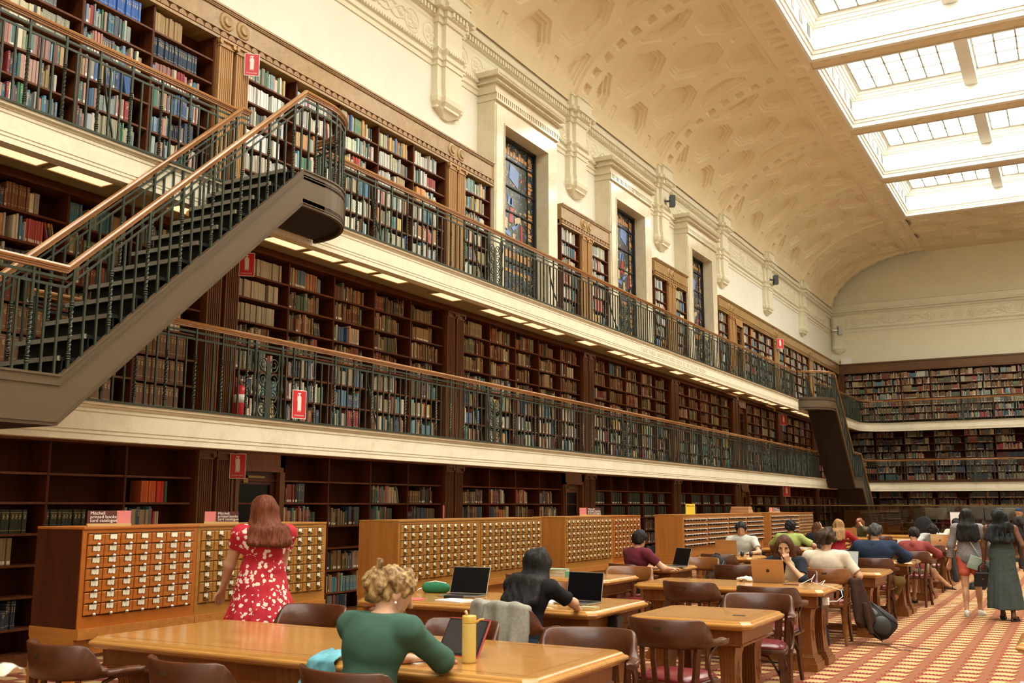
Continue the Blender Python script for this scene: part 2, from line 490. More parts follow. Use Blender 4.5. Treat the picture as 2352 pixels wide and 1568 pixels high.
def frieze_wall(side):
    pts = np.stack([np.full_like(fu, 0)-side*(9.32-.025)+side*-1*(-fd), fu, 9.45+fz], -1)
    return pts
fl = np.stack([-9.29+fd, fu, 9.45+fz], -1)
f0 = None
for k in range(-3, 6):
    y = L0+DP*k+.25
    if f0 is None: f0 = grid_obj('trim_5', fl, M['cornice']); o = f0
    else: o = f0.copy(); COL.objects.link(o)
    o.location = (0, y, 0)
fe = np.stack([fu, EY-.03-fd, 9.45+fz], -1)
f1 = grid_obj('trim_6', fe, M['cornice'], flip=True); f1.location = (-9.02, 0, 0)
for i in range(1, 4):
    o = f1.copy(); COL.objects.link(o); o.location = (-9.02+i*(DP-.45), 0, 0)
def sweep(mb, path, prof, smooth=False):
    """path: 2D points, prof: (offset to the right of travel, z)"""
    P = [Vector((p[0], p[1])) for p in path]; rings = []
    for i in range(len(P)):
        if 0 < i < len(P)-1:
            d1 = (P[i]-P[i-1]).normalized(); d2 = (P[i+1]-P[i]).normalized()
        else:
            d1 = d2 = (P[min(i+1, len(P)-1)]-P[max(i-1, 0)]).normalized()
        n1 = Vector((d1.y, -d1.x)); n2 = Vector((d2.y, -d2.x)); n = (n1+n2)
        n /= max(.2, n.dot(n1)) if n.length > 1e-6 else 1
        rings.append([(P[i].x+n.x*o, P[i].y+n.y*o, z) for (o, z) in prof])
    mb.loft(rings, closed=True, smooth=smooth)
def cornice_path():
    """wall line with the break-forward at each corbel"""
    p = [(WX, -8.2)]
    for k in range(-4, 6):
        y = L0+DP*k
        p += [(WX, y-.40), (WX+.12, y-.40), (WX+.12, y-.26), (WX+.2, y-.26), (WX+.2, y+.26), (WX+.12, y+.26), (WX+.12, y+.40), (WX, y+.40)]
    p += [(WX, EY), (-9.2, EY)]
    for i in range(1, 5): pass
    p += [(9.3, EY)]
    return p
cp = cornice_path()
mb = MB()
sweep(mb, cp, [(0, 9.16), (.02, 9.16), (.02, 9.24), (.05, 9.26), (.05, 9.30), (.02, 9.32), (.02, 9.38), (.07, 9.44), (.07, 9.46), (0, 9.47)])
sweep(mb, cp, [(0, 9.95), (.03, 9.95), (.05, 9.99), (.05, 10.04), (.09, 10.05), (.09, 10.16), (.17, 10.17), (.19, 10.24), (.10, 10.27), (.10, 10.50), (.13, 10.51), (.13, 10.54), (0, 10.54)])
struct(mb.build('trim_7', M['cornice']))
mb = MB()
def along(path, step, fn):
    for i in range(len(path)-1):
        a, b_ = Vector(path[i]), Vector(path[i+1]); L = (b_-a).length
        if L < .2: continue
        d = (b_-a)/L; n = Vector((d.y, -d.x)); c = int(L/step)
        for j in range(c): fn(a+d*(j+.5)*L/c, d, n)
def dent(p, d, n):
    mb.obox((p.x+n.x*.115, p.y+n.y*.115, 10.105), (d.x*.025, d.y*.025, 0), (n.x*.03, n.y*.03, 0), (0,0,.045))
along(cp, .095, dent)
def bead(p, d, n):
    mb.obox((p.x+n.x*.06, p.y+n.y*.06, 9.41), (d.x*.018, d.y*.018, 0), (n.x*.02, n.y*.02, 0), (0,0,.02))
along(cp, .07, bead)
def rope(p, d, n):
    mb.obox((p.x+n.x*.135, p.y+n.y*.135, 10.525), (d.x*.022, d.y*.022, .012), (n.x*.012, n.y*.012, 0), (0,0,.012))
along(cp, .06, rope)
struct(mb.build('trim_8', M['cornice'], fix=False))
def corbel():
    mb = MB()
    mb.box(0, .12, -.40, .40, 8.72, 9.95); mb.box(0, .20, -.26, .26, 8.72, 9.95)
    for (h, d, z0, z1) in ((.40, .12, 8.62, 8.72), (.26, .2, 8.62, 8.72)):
        mb.box(0, d+.02, -h-.015, h+.015, z0+.02, z1)
    rings = []
    for (dz, e) in ((8.64, .02), (8.58, .035), (8.50, .02), (8.44, -.03), (8.40, -.03)):
        rings.append([(0, -.40-e, dz), (.12+e, -.40-e, dz), (.12+e, -.26-e, dz), (.20+e, -.26-e, dz), (.20+e, .26+e, dz), (.12+e, .26+e, dz), (.12+e, .40+e, dz), (0, .40+e, dz)])
    mb.loft(rings)
    mb.loft([[(0, -.34, 8.41), (.15, -.34, 8.41), (.15, .34, 8.41), (0, .34, 8.41)], [(0, -.06, 8.28), (.05, -.06, 8.28), (.05, .06, 8.28), (0, .06, 8.28)]])
    return mb
c0 = struct(corbel().build('column_1', M['cornice']))
for i, k in enumerate(range(-2, 6)):
    o = c0 if i == 0 else c0.copy()
    if i: COL.objects.link(o)
    o.location = (WX, L0+DP*k, 0)
c1 = c0.copy(); COL.objects.link(c1); c1.location = (-8.95, EY, 0); c1.rotation_euler = (0,0,-PI/2)
c1.scale = (1, .7, 1)

# ---------------- galleries
def gpath(off=0.0, rad=1.2, y0=-8.2):
    """gallery edge from the near left, round the far corner, to the far right"""
    x, ye = GX-off, EGY+off; r = rad+off
    cx, cy = GX+rad, EGY-rad
    p = [(x, y0), (x, cy)]
    for i in range(1, 12):
        a = PI-(PI/2)*i/12; p.append((cx+r*math.cos(a), cy+r*math.sin(a)))
    p += [(cx, ye), (9.2, ye)]
    return p
for lev, D in enumerate((D1, D2)):
    prof = [(-.14, D-.01), (.03, D-.01), (.03, D-.035), (.0, D-.04), (0, D-.062), (-.012, D-.064), (-.012, D-.072), (0, D-.074), (0, D-.098), (-.012, D-.10), (-.012, D-.108), (0, D-.11),
            (0, D-.265), (-.012, D-.267), (-.012, D-.275), (0, D-.277), (0, D-.30), (-.012, D-.302), (-.012, D-.31), (0, D-.312), (0, D-.36), (-.14, D-.36)]
    mb = MB(); sweep(mb, gpath(), prof)
    o = mb.build('trim_%d' % (9+lev*3), M['sand']); struct(o)
    mb = MB(); sweep(mb, gpath(), [(-.16, D+.012), (.045, D+.012), (.045, D-.01), (-.16, D-.01)])
    struct(mb.build('trim_%d' % (10+lev*3), M['iron']))
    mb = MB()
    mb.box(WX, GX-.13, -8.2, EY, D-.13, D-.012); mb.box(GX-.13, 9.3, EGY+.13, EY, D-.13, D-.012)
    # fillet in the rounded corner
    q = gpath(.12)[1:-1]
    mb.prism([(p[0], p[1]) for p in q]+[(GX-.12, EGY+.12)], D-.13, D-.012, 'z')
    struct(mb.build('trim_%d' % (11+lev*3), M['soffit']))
# recessed light troughs under the galleries
M['lamp'] = solid('warm diffuser', (1, .8, .5), .5)
b = M['lamp'].node_tree.nodes['Principled BSDF']; b.inputs['Emission Color'].default_value = (1, .62, .34, 1); b.inputs['Emission Strength'].default_value = 1.5
n = 0
M['frame'] = solid('cream steel trim', (.55, .43, .24), .5)
def lightpanel(x, y, z, ang=0, lit=True, lab=''):
    t = thing('ceiling_light', lab, 'ceiling light', (x, y, z), ang, 'recessed lights under the gallery floors')
    return t
lp = None
LIT = []
for lev, D in enumerate((D1, D2)):
    z = D-.145
    k = 0; y = 4.42
    while y < 43:
        if (k % 7) in (0, 1, 2, 4, 6): LIT.append((lev, -8.36, y+.36, z, PI/2, k))
        k += 1; y += DP/7
    for i in range(14): LIT.append((lev, -5.9+i*1.05, 44.85, z, 0, i))
for n, (lev, x, y, z, a, k) in enumerate(LIT):
    wh = 'upper' if lev else 'lower'
    if a: lab = 'glowing recessed panel, %s one from the near end under the %s left gallery' % (ordn(k+1), wh)
    else: lab = 'glowing recessed panel, %s from left under the %s end gallery' % (ordn(k+1), wh)
    if lp is None:
        t = thing('ceiling_light', lab, 'ceiling light', (x, y, z), a, 'recessed lights under the galleries'); lp = t
        m_ = MB(); m_.box(-.32, .32, -.30, .30, -.004, .008); d_ = m_.build('diffuser', M['lamp'], t)
        m_ = MB()
        for q in ((-.35, -.32, -.33, .33), (.32, .35, -.33, .33), (-.35, .35, .30, .33), (-.35, .35, -.33, -.30)): m_.box(q[0], q[1], q[2], q[3], -.012, .012)
        f_ = m_.build('frame', M['frame'], t); KIDS[t.name] = [d_, f_]
    else:
        c = lp.copy(); COL.objects.link(c); c.location = (x, y, z); c.rotation_euler = (0,0,a); c['label'] = lab
        for ch in (d_, f_):
            e = ch.copy(); COL.objects.link(e); e.parent = c

# ---------------- window surrounds with stained glass
def stained():
    m, nt, b = newmat('stained leaded glass')
    v = mapped(nt, (1,1,1))
    vo = N(nt, 'ShaderNodeTexVoronoi'); vo.inputs['Scale'].default_value = 17; nt.links.new(v, vo.inputs['Vector'])
    ve = N(nt, 'ShaderNodeTexVoronoi', feature='DISTANCE_TO_EDGE'); ve.inputs['Scale'].default_value = 17; nt.links.new(v, ve.inputs['Vector'])
    sp = N(nt, 'ShaderNodeSeparateColor'); nt.links.new(vo.outputs['Color'], sp.inputs[0])
    c = ramp(nt, sp.outputs[0], [(0, (.03,.04,.035)), (.36, (.06,.07,.055)), (.58, (.04,.06,.065)), (.68, (.14,.11,.05)), (.74, (.03,.10,.17)), (.80, (.18,.03,.025)), (.85, (.34,.26,.13)), (.9, (.07,.12,.28)), (1, (.06,.08,.06))])
    r_ = [x for x in nt.nodes if x.type == 'VALTORGB'][-1]; r_.color_ramp.interpolation = 'CONSTANT'
    lt = N(nt, 'ShaderNodeMath', operation='GREATER_THAN'); lt.inputs[1].default_value = .045; nt.links.new(ve.outputs[0], lt.inputs[0])
    mx = N(nt, 'ShaderNodeMix', data_type='RGBA'); nt.links.new(lt.outputs[0], mx.inputs[0]); mx.inputs[6].default_value = (.004,.004,.004,1); nt.links.new(c, mx.inputs[7])
    nt.links.new(mx.outputs[2], b.inputs['Base Color']); nt.links.new(mx.outputs[2], b.inputs['Emission Color'])
    b.inputs['Emission Strength'].default_value = .08; b.inputs['Roughness'].default_value = .25
    return m
def gcol(name, c, e=.12):
    m = solid(name, c, .25); b = m.node_tree.nodes['Principled BSDF']; b.inputs['Emission Color'].default_value = (*c, 1); b.inputs['Emission Strength'].default_value = e; m.cycles.emission_sampling = 'NONE'; return m
M['stain'] = stained(); M['stain'].cycles.emission_sampling = 'NONE'; M['amber'] = gcol('amber glass', (.42, .22, .08)); M['gblue'] = gcol('blue glass', (.12, .20, .42)); M['gred'] = gcol('red glass', (.32, .03, .03)); M['gpale'] = gcol('pale glass', (.42, .34, .20))
M['lead'] = solid('lead cames', (.02,.02,.018), .5, .3)
for wi, yc in enumerate(WINS):
    FX = -8.94
    root = bpy.data.objects.new('window_%d' % (wi+1), None); COL.objects.link(root); root['kind'] = 'structure'; root.location = (0, yc, 0)
    mb = MB()
    mb.box(WX, FX, -1.28, -.89, D2, 9.16); mb.box(WX, FX, .89, 1.28, D2, 9.16); mb.box(WX, FX, -.89, .89, 8.66, 9.16)
    mb.box(WX, FX+.02, -1.24, -1.21, D2, 8.95); mb.box(WX, FX+.02, -.93, -.915, D2, 8.68)
    mb.build('surround', M['marble'], root)
    mb = MB()
    mb.box(WX, FX+.05, -1.30, 1.30, 9.02, 9.06); mb.box(WX, FX+.05, -1.31, 1.31, 9.16, 9.20); mb.box(WX, FX+.03, -1.30, 1.30, 9.20, 9.34); mb.box(WX, FX+.10, -1.36, 1.36, 9.34, 9.37); mb.box(WX, FX+.06, -1.32, 1.32, 9.37, 9.46); mb.box(WX, FX+.14, -1.40, 1.40, 9.46, 9.56)
    for i in range(34): 
        y = -1.26+i*2.52/33; mb.box(FX, FX+.045, y-.02, y+.02, 9.06, 9.16)
    for i in range(58):
        y = -1.34+i*2.68/57; mb.box(FX+.10, FX+.125, y-.015, y+.015, 9.345, 9.37); mb.box(FX+.14, FX+.155, y-.015, y+.015, 9.49, 9.53)
    mb.build('lintel', M['marble'], root)
    mb = MB(); mb.box(-9.30, -9.28, -.86, .86, D2+.02, 8.66)
    g = mb.build('glass', M['stain'], root)
    mb = MB(); mb.box(-9.3, -9.22, -.89, -.83, D2, 8.66); mb.box(-9.3, -9.22, .83, .89, D2, 8.66); mb.box(-9.3, -9.22, -.89, .89, 8.60, 8.66)
    for z in (5.6, 6.2, 6.6, 7.2, 7.7, 8.25): mb.box(-9.285, -9.25, -.85, .85, z-.014, z+.014)
    mb.box(-9.285, -9.26, -.60, -.585, D2, 8.6); mb.box(-9.285, -9.26, .585, .60, D2, 8.6)
    mb.build('frame', M['lead'], root)
    mb = MB()       # amber border quarries and an inscription-like pale band
    rr = random.Random(wi)
    for sg in (-1, 1):
        z = 5.05
        while z < 8.5:
            h = rr.uniform(.07, .16)
            if rr.random() < .7: mb.box(-9.281, -9.272, sg*.62, sg*(.62+rr.uniform(.06, .17)), z, z+h-.02)
            z += h
    for i in range(14):
        y = -.8+i*.115; mb.box(-9.281, -9.272, y, y+.09, 8.35, 8.35+rr.uniform(.06, .18))
    for i in range(9): mb.box(-9.281, -9.272, -.56+i*.125, -.56+i*.125+.1, 6.28, 6.42)
    for i in range(9): mb.box(-9.281, -9.272, -.56+i*.125, -.56+i*.125+.1, 6.0, 6.06)
    mb.build('border_glass', M['amber'], root)
    def shard(nm, mat, pieces):
        mb = MB()
        for pc in pieces: mb.prism(pc, -9.281, -9.271, 'x')
        mb.build(nm, mat, root)
    o_ = [(-.1, 0), (.12, .1), (-.05, -.1)][wi]
    def sh(pl): return [[(y+o_[0], z+o_[1]) for (y, z) in p] for p in pl]
    shard('blue_glass', M['gblue'], sh([[(-.05,7.9),(.3,7.75),(.35,8.1),(.0,8.2)], [(-.1,7.35),(.1,7.3),(.12,7.5),(-.08,7.52)], [(.05,6.9),(.12,6.85),(.32,7.0),(.28,7.05)], [(-.3,6.78),(.0,6.7),(.02,6.8),(-.28,6.86)]]))
    shard('red_glass', M['gred'], sh([[(-.05,7.0),(.1,7.0),(.14,7.3),(.0,7.35)], [(-.1,5.1),(.04,5.05),(.06,5.5),(-.02,5.6)], [(.42,6.7),(.5,6.7),(.5,7.0),(.42,7.05)]]))
    shard('pale_glass', M['gpale'], sh([[(-.02,7.36),(.06,7.36),(.07,7.5),(.0,7.5)], [(-.4,6.85),(-.12,6.8),(-.1,7.05),(-.35,7.1)], [(-.34,6.45),(-.26,6.45),(-.24,6.85),(-.36,6.85)], [(.1,6.45),(.18,6.45),(.2,6.8),(.1,6.8)], [(.2,6.95),(.42,7.1),(.4,7.2),(.18,7.12)], [(-.5,8.0),(-.36,8.0),(-.36,8.2),(-.5,8.2)]]))
# ================================================================ BOOKCASES
# local frame of a wall: x along it, y into it, z up; front of the shelves at y = 0
LEFT = Matrix.Translation((BX, 0, 0)) @ Matrix.Rotation(PI/2, 4, 'Z')
ENDW = Matrix.Translation((0, EBY, 0))
DEP = .30
TIERS = {0: dict(z0=0, top=2.18, shelves=[1.865, 1.575, 1.27, .97, .67, .37, .12], word='ground floor'),
         1: dict(z0=D1, top=4.75, shelves=[4.455, 4.15, 3.845, 3.54, 3.235, 2.93, 2.625], word='lower gallery'),
         2: dict(z0=D2, top=7.33, shelves=[7.03, 6.725, 6.42, 6.115, 5.81, 5.505, 5.20], word='upper gallery')}
SHELF_CELLS = []     # (tier, wall, bay key, comp, shelf row, xa, xb, z, height)
def pilaster_mb(x, z0, z1, w=.225, y=-.06):
    mb = MB(); n = 6
    prof = [(x-w/2, 0), (x-w/2, y)]
    fw = (w-.03)/n
    for i in range(n):
        a = x-w/2+.015+i*fw
        prof += [(a+fw*.18, y), (a+fw*.30, y+.012), (a+fw*.70, y+.012), (a+fw*.82, y)]
    prof += [(x+w/2, y), (x+w/2, 0)]
    mb.prism(prof, z0+.16, z1-.10, 'z')
    mb.box(x-w/2-.015, x+w/2+.015, y-.015, 0, z0, z0+.16)
    mb.box(x-w/2-.01, x+w/2+.01, y-.012, 0, z1-.10, z1-.085); mb.box(x-w/2-.02, x+w/2+.02, y-.03, 0, z1-.03, z1)
    mb.box(x-w/2, x+w/2, y-.004, 0, z1-.085, z1-.03)
    for s in (-1, 1):    # scroll eyes of the capital
        mb.lathe([(0, -.05), (.028, -.05), (.028, 0), (0, 0)], (x+s*(w/2), y+.02, z1-.05), 12, False, 'y')
    return mb
_cache = {}
def put(key, mk, name, mat, parent, loc=(0,0,0), label=None):
    """mesh shared between copies"""
    if key in _cache: me = _cache[key]; o = bpy.data.objects.new(name, me); COL.objects.link(o); o.parent = parent; o.location = loc
    else:
        o = mk().build(name, mat, parent, loc); _cache[key] = o.data
    if label: o['label'] = label
    return o
def case(tier, wall, key, x0, x1, ncomp, label, pil=(), door=None, honey=False, frieze=True, group=None):
    """x0..x1 = run of compartments; pil = positions (centres) of paired pilasters belonging to it"""
    T = TIERS[tier]; z0, z1 = T['z0'], T['top']
    W = LEFT if wall == 'L' else ENDW
    t = bpy.data.objects.new('bookcase', None); COL.objects.link(t)
    t['label'] = label; t['category'] = 'bookcase'; t['group'] = group or 'built-in bookcases around the hall'
    t.matrix_world = W @ Matrix.Translation((x0, 0, 0))
    L = x1-x0; cw = L/ncomp
    mc, mcy = M['cased'], M['casedy']
    mp = M['honey'] if honey else M['casedp']
    mf = M['honeyy'] if honey else M['casedpy']
    back = 'back_panel'
    put(('bk', tier, round(L, 3)), lambda: MB().box(0, L, DEP-.02, DEP+.005, z0, z1), back, M['casedb'], t)
    for i in range(ncomp+1):
        put(('up', tier), lambda: MB().box(-.014, .014, 0, DEP-.02, z0, z1), 'upright', mc, t, (i*cw, 0, 0))
    for j, zs in enumerate(T['shelves']):
        put(('sh', round(L, 3)), lambda: MB().box(0, L, .003, DEP-.02, -.022, 0), 'shelf', mcy, t, (0, 0, zs))
    put(('pl', round(L, 3)), lambda: MB().box(0, L, 0, DEP-.02, 0, .10), 'plinth', mcy, t, (0, 0, z0))
    if tier == 2:
        a, b_ = -.30 if pil or True else 0, L+.30
        a, b_ = T.get('a', a), T.get('b', b_)
    ext0 = getattr(case, 'e0', 0); ext1 = getattr(case, 'e1', .58)
    if frieze:
        if tier == 2:
            def fr():
                mb = MB(); A, B = -ext0, L+ext1
                mb.box(A, B, -.04, DEP, z1, z1+.035); mb.box(A, B, -.05, DEP, z1+.12, z1+.135)
                mb.box(A, B, -.03, DEP, z1+.135, z1+.39); mb.box(A, B, -.05, DEP, z1+.39, z1+.405); mb.box(A, B, -.075, DEP, z1+.425, z1+.45); mb.box(A, B, -.06, DEP, z1+.405, z1+.425)
                return mb
            put(('fr', round(L, 3), ext0, ext1), fr, 'frieze', mf, t)
            def sc():
                mb = MB(); A, B = -ext0, L+ext1; n = max(1, int((B-A)/.135))
                mb.box(A, B, -.02, .02, z1+.035, z1+.12)
                for i in range(n):
                    c = A+(i+.5)*(B-A)/n; r = (B-A)/n*.46
                    mb.prism([(c+r*math.cos(PI*q/8), z1+.045+.07*math.sin(PI*q/8)) for q in range(9)], -.045, -.02, 'y')
                return mb
            put(('sc', round(L, 3), ext0, ext1), sc, 'carved_band', M['honeys'], t)
        else:
            h = 2.345-z1 if tier == 0 else 4.835-z1
            put(('hd', tier, round(L, 3), ext0, ext1), lambda: MB().box(-ext0, L+ext1, -.03, DEP, z1, z1+h).box(-ext0, L+ext1, -.05, 0, z1, z1+.03), 'head_rail', mcy, t)
    for pc in pil:
        for s in (-1, 1):
            put(('pil', tier), lambda: pilaster_mb(0, z0, z1), 'pilaster', mp, t, (pc-x0+s*.145, 0, 0))
        put(('pf', tier), lambda: MB().box(-.29, .29, -.012, DEP, z0, z1), 'pilaster_backing', mc if not honey else M['honeyd'], t, (pc-x0, 0, 0))
        if tier == 2:
            for s in (-1, 1):
                def med():
                    mb = MB(); mb.lathe([(0, -.068), (.06, -.075), (.075, -.052), (.11, -.048), (.125, -.03), (0, -.03)], (0, 0, z1+.265), 20, False, 'y'); return mb
                put(('md', s), med, 'medallion', M['honeyy'], t, (pc-x0+s*.145, 0, 0))
    for c in range(ncomp):
        if door is not None and c in door: continue
        for j, zs in enumerate(T['shelves']):
            top = (z1 if j == 0 else T['shelves'][j-1]-.022)
            SHELF_CELLS.append((tier, wall, key, c, j, x0+c*cw+.014, x0+(c+1)*cw-.014, zs, top-zs, honey))
    return t
M['casedp'] = wood('pilaster mahogany', (.075, .025, .009), (.17, .068, .024), .34, 'z')  # same wood as the upper pilasters, under-gallery dimness put into its colour
M['casedpy'] = wood('head rail mahogany', (.06, .019, .007), (.13, .046, .016), .34, 'y')
M['casedb'] = wood('bookcase back', (.030, .006, .002), (.062, .015, .005), .6, 'z', spec=.1)
M['honeyd'] = wood('upper pilaster backing', (.10, .038, .013), (.17, .07, .025), .4, 'z')
M['honeys'] = wood('lit-tone carved band', (.20, .10, .033), (.34, .185, .068), .35, 'y')  # carved band in the lit copy of the bookcase wood
def pk(k): return P0+DP*k
side = 'from the near end'
for k in range(-3, 7):
    a, b_ = pk(k)+.29, pk(k+1)-.29
    n = k+2
    for tier in (0, 1):
        lab = 'dark %s bookcase, %s bay past the nearest stair' % (TIERS[tier]['word'], ordn(k+1)) if k >= 0 else ('dark %s bookcase behind the near stair, bay %s back' % (TIERS[tier]['word'], ['', 'one', 'two', 'three'][-k]))
        if tier == 0 and k == 0: door = (0,)
        elif tier == 0 and k == 1: door = (4,)
        elif tier == 0 and k in (4,): door = (0,)
        elif tier == 1 and k == 4: door = (0,)
        else: door = None
        case(tier, 'L', ('L', tier, k), a, b_, 5, lab, pil=(pk(k+1),), door=door)
    # upper tier
    if k <= 0:
        case(2, 'L', ('L', 2, k), a, b_, 5, 'honey-toned upper bookcase, %s' % {0: 'filled with pale books beside the stair landing', -1: 'behind the near stair handrails', -2: 'at the far left of the view', -3: 'behind the viewer'}[k], pil=(pk(k+1),), honey=True)
def half(x0, x1, n, lab, key, pil=(), e0=.0, e1=.0, door=None):
    case.e0, case.e1 = e0, e1
    case(2, 'L', key, x0, x1, n, lab, pil=pil, honey=True, door=door)
    case.e0, case.e1 = 0, .58
half(pk(1)+.29, 15.14, 1, 'narrow honey-toned upper bookcase left of the nearest stained window', ('L', 2, 1.0), e0=0, e1=.05)
half(18.06, pk(2)-.29, 1, 'honey-toned upper bookcase, left half between the first two stained windows', ('L', 2, 1.5), pil=(pk(2),), e0=.06, e1=.58)
half(pk(2)+.29, 20.44, 1, 'honey-toned upper bookcase, right half between the first two stained windows', ('L', 2, 2.0), e0=0, e1=.06)
half(23.36, pk(3)-.29, 1, 'honey-toned upper bookcase, left half between the last two stained windows', ('L', 2, 2.5), pil=(pk(3),), e0=.06, e1=.58)
half(pk(3)+.29, 25.72, 1, 'honey-toned upper bookcase, right half between the last two stained windows', ('L', 2, 3.0), e0=0, e1=.06)
half(28.6, pk(4)-.29, 1, 'honey-toned upper bookcase just past the farthest stained window', ('L', 2, 3.5), pil=(pk(4),), e0=.06, e1=.58)
for k in (4, 5, 6):
    half(pk(k)+.29, pk(k+1)-.29 if k < 6 else 45.5, 5, 'honey-toned upper bookcase, %s one past the panelled gallery door' % ordn(k-3), ('L', 2, float(k)), pil=(pk(k+1),) if k < 6 else (), e0=0, e1=.58 if k < 6 else .3, door=(0,) if k == 4 else None)
# end wall: compartments 1.13 wide in groups
M_end_x0 = -8.66
for tier in (0, 1, 2):
    for g in range(4):
        x0 = -8.75+g*4.72; n = 4
        case.e0, case.e1 = (0, 0)
        honey = False
        case(tier, 'E', ('E', tier, g), x0, x0+4.72, 4, 'dark %s bookcase on the end wall, %s from left' % (TIERS[tier]['word'], ordn(g+1)), honey=False, frieze=tier < 2)
case.e0, case.e1 = 0, .58
# frieze of the end wall, dark oak
t = None
mb = MB(); mb.box(-9.3, 9.3, EBY-.03, EY, 7.465, 7.72); mb.box(-9.3, 9.3, EBY-.075, EY, 7.72, 7.78); mb.box(-9.3, 9.3, EBY-.05, EY, 7.33, 7.465)
for i in range(120):
    c = -9+i*.15; mb.prism([(c+.065*math.cos(PI*q/6), 7.375+.07*math.sin(PI*q/6)) for q in range(7)], EBY-.075, EBY-.05, 'y')
mb.lathe([(0, -.03), (.10, -.03), (.10, 0), (0, 0)], (-8.78, EBY-.03, 7.6), 20, False, 'y')
struct(mb.build('trim_15', wood('end wall frieze oak', (.08, .033, .012), (.16, .072, .026), .35, 'x', .6)))
for tier in (0, 1, 2):
    T = TIERS[tier]
    mb = pilaster_mb(-8.88, T['z0'], T['top'], .22, -.05)
    mb.v = [(x, y+EBY, z) for (x, y, z) in mb.v]
    struct(mb.build('column_%d' % (tier+2), M['casedp']))
# panelled doors in the ground floor and galleries
def door(k, tier, c, label, n):
    T = TIERS[tier]; a = pk(k)+.29; cw = (DP-.58)/5; x0, x1 = a+c*cw, a+(c+1)*cw
    root = bpy.data.objects.new('door_%d' % n, None); COL.objects.link(root); root['kind'] = 'structure'
    root.matrix_world = LEFT @ Matrix.Translation((x0, 0, T['z0']))
    W = x1-x0; H = T['top']-T['z0']
    mb = MB(); mb.box(.0, .09, -.05, .3, 0, H); mb.box(W-.09, W, -.05, .3, 0, H); mb.box(0, W, -.05, .3, H-.22, H); mb.box(.05, .11, -.07, .0, 0, H-.18); mb.box(W-.11, W-.05, -.07, 0, 0, H-.18); mb.box(.05, W-.05, -.07, 0, H-.22, H-.16)
    mb.build('frame', M['casedp'] if tier < 2 else M['honey'], root)  # lower frames take the darker wood, shade under the gallery in its colour
    mb = MB(); mb.box(.09, .19, .02, .07, 0, H-.22); mb.box(W-.19, W-.09, .02, .07, 0, H-.22); mb.box(.19, W-.19, .02, .07, H-.38, H-.22); mb.box(.19, W-.19, .02, .07, 0, .3)
    mb.build('leaf', M['cabred'] if (tier == 0 and k == 0) else M['casedp'], root)
    mb = MB(); mb.box(.19, W-.19, .04, .05, .3, H-.38); mb.build('pane', M['screen'], root)
    mb = MB(); mb.box(.25, .62, -.0, .03, H-.30, H-.27); mb.box(.25, .33, .0, .03, H-.36, H-.27); mb.build('door_closer', M['brass'], root)
door(0, 0, 0, '', 1); door(1, 0, 4, '', 2); door(4, 0, 0, '', 3); door(4, 1, 0, '', 4); door(4, 2, 0, '', 5)
# a small framed notice and mauve notice on the doors
# ================================================================ BOOKS (planned now, built after everything else stands)
PAL = {
 'cool': [(.05,.16,.24),(.04,.10,.26),(.08,.22,.20),(.34,.35,.28),(.44,.40,.28),(.30,.04,.05),(.10,.11,.13),(.30,.34,.34),(.06,.20,.12),(.45,.22,.18),(.16,.24,.36),(.58,.56,.46),(.03,.04,.08),(.34,.24,.12),(.40,.24,.20)],
 'pale': [(.58,.60,.54),(.50,.53,.50),(.62,.58,.47),(.44,.47,.45),(.54,.51,.41),(.52,.56,.57),(.35,.30,.22),(.48,.44,.34),(.10,.12,.12),(.45,.10,.09),(.30,.20,.12),(.52,.54,.50),(.10,.22,.26),(.72,.69,.60)],
 'brown': [(.19,.09,.035),(.14,.06,.03),(.26,.17,.08),(.30,.23,.12),(.12,.10,.06),(.22,.06,.03),(.10,.11,.07),(.34,.28,.17),(.07,.08,.07),(.16,.045,.03),(.24,.12,.05),(.10,.14,.09),(.38,.33,.22),(.09,.06,.04)],
 'mixed': [(.34,.28,.18),(.10,.20,.26),(.30,.07,.05),(.50,.44,.30),(.08,.14,.10),(.26,.13,.06),(.05,.07,.14),(.40,.20,.10),(.44,.42,.34),(.13,.10,.07),(.18,.24,.20),(.55,.50,.38),(.08,.24,.30),(.32,.05,.06)],
 'bright': [(.50,.46,.34),(.12,.30,.40),(.40,.07,.06),(.55,.50,.38),(.10,.22,.14),(.45,.22,.08),(.10,.20,.42),(.60,.57,.48),(.30,.28,.22),(.07,.08,.10),(.55,.40,.14),(.28,.36,.34)],
 'dark': [(.03,.045,.035),(.04,.035,.03),(.10,.03,.02),(.05,.06,.05),(.15,.09,.04),(.03,.04,.06),(.22,.17,.10),(.06,.10,.10),(.18,.05,.04),(.10,.12,.08),(.28,.24,.16),(.05,.08,.13)],
}
def cname(c):
    r, g, b_ = [x**.45 for x in c]; mx, mn = max(r,g,b_), min(r,g,b_)
    if mx < .30: return 'black'
    s = (mx-mn)/mx
    if s < .16: return 'white' if mx > .80 else ('grey' if mx > .45 else 'charcoal')
    if r >= g >= b_:
        if s > .62 and g/r < .5: return 'red'
        if mx > .75: return 'cream' if s < .32 else 'orange'
        if mx > .60: return 'tan' if s < .5 else 'orange'
        return 'brown' if s > .3 else 'taupe'
    if r >= b_ > g: return 'red' if s > .5 else 'pink'
    if g >= r and g >= b_: return 'green' if s > .2 else 'olive'
    if b_ >= g and b_ >= r: return 'navy' if mx < .5 else 'blue'
    return 'green'
RB = random.Random(42)
BOOKS = []
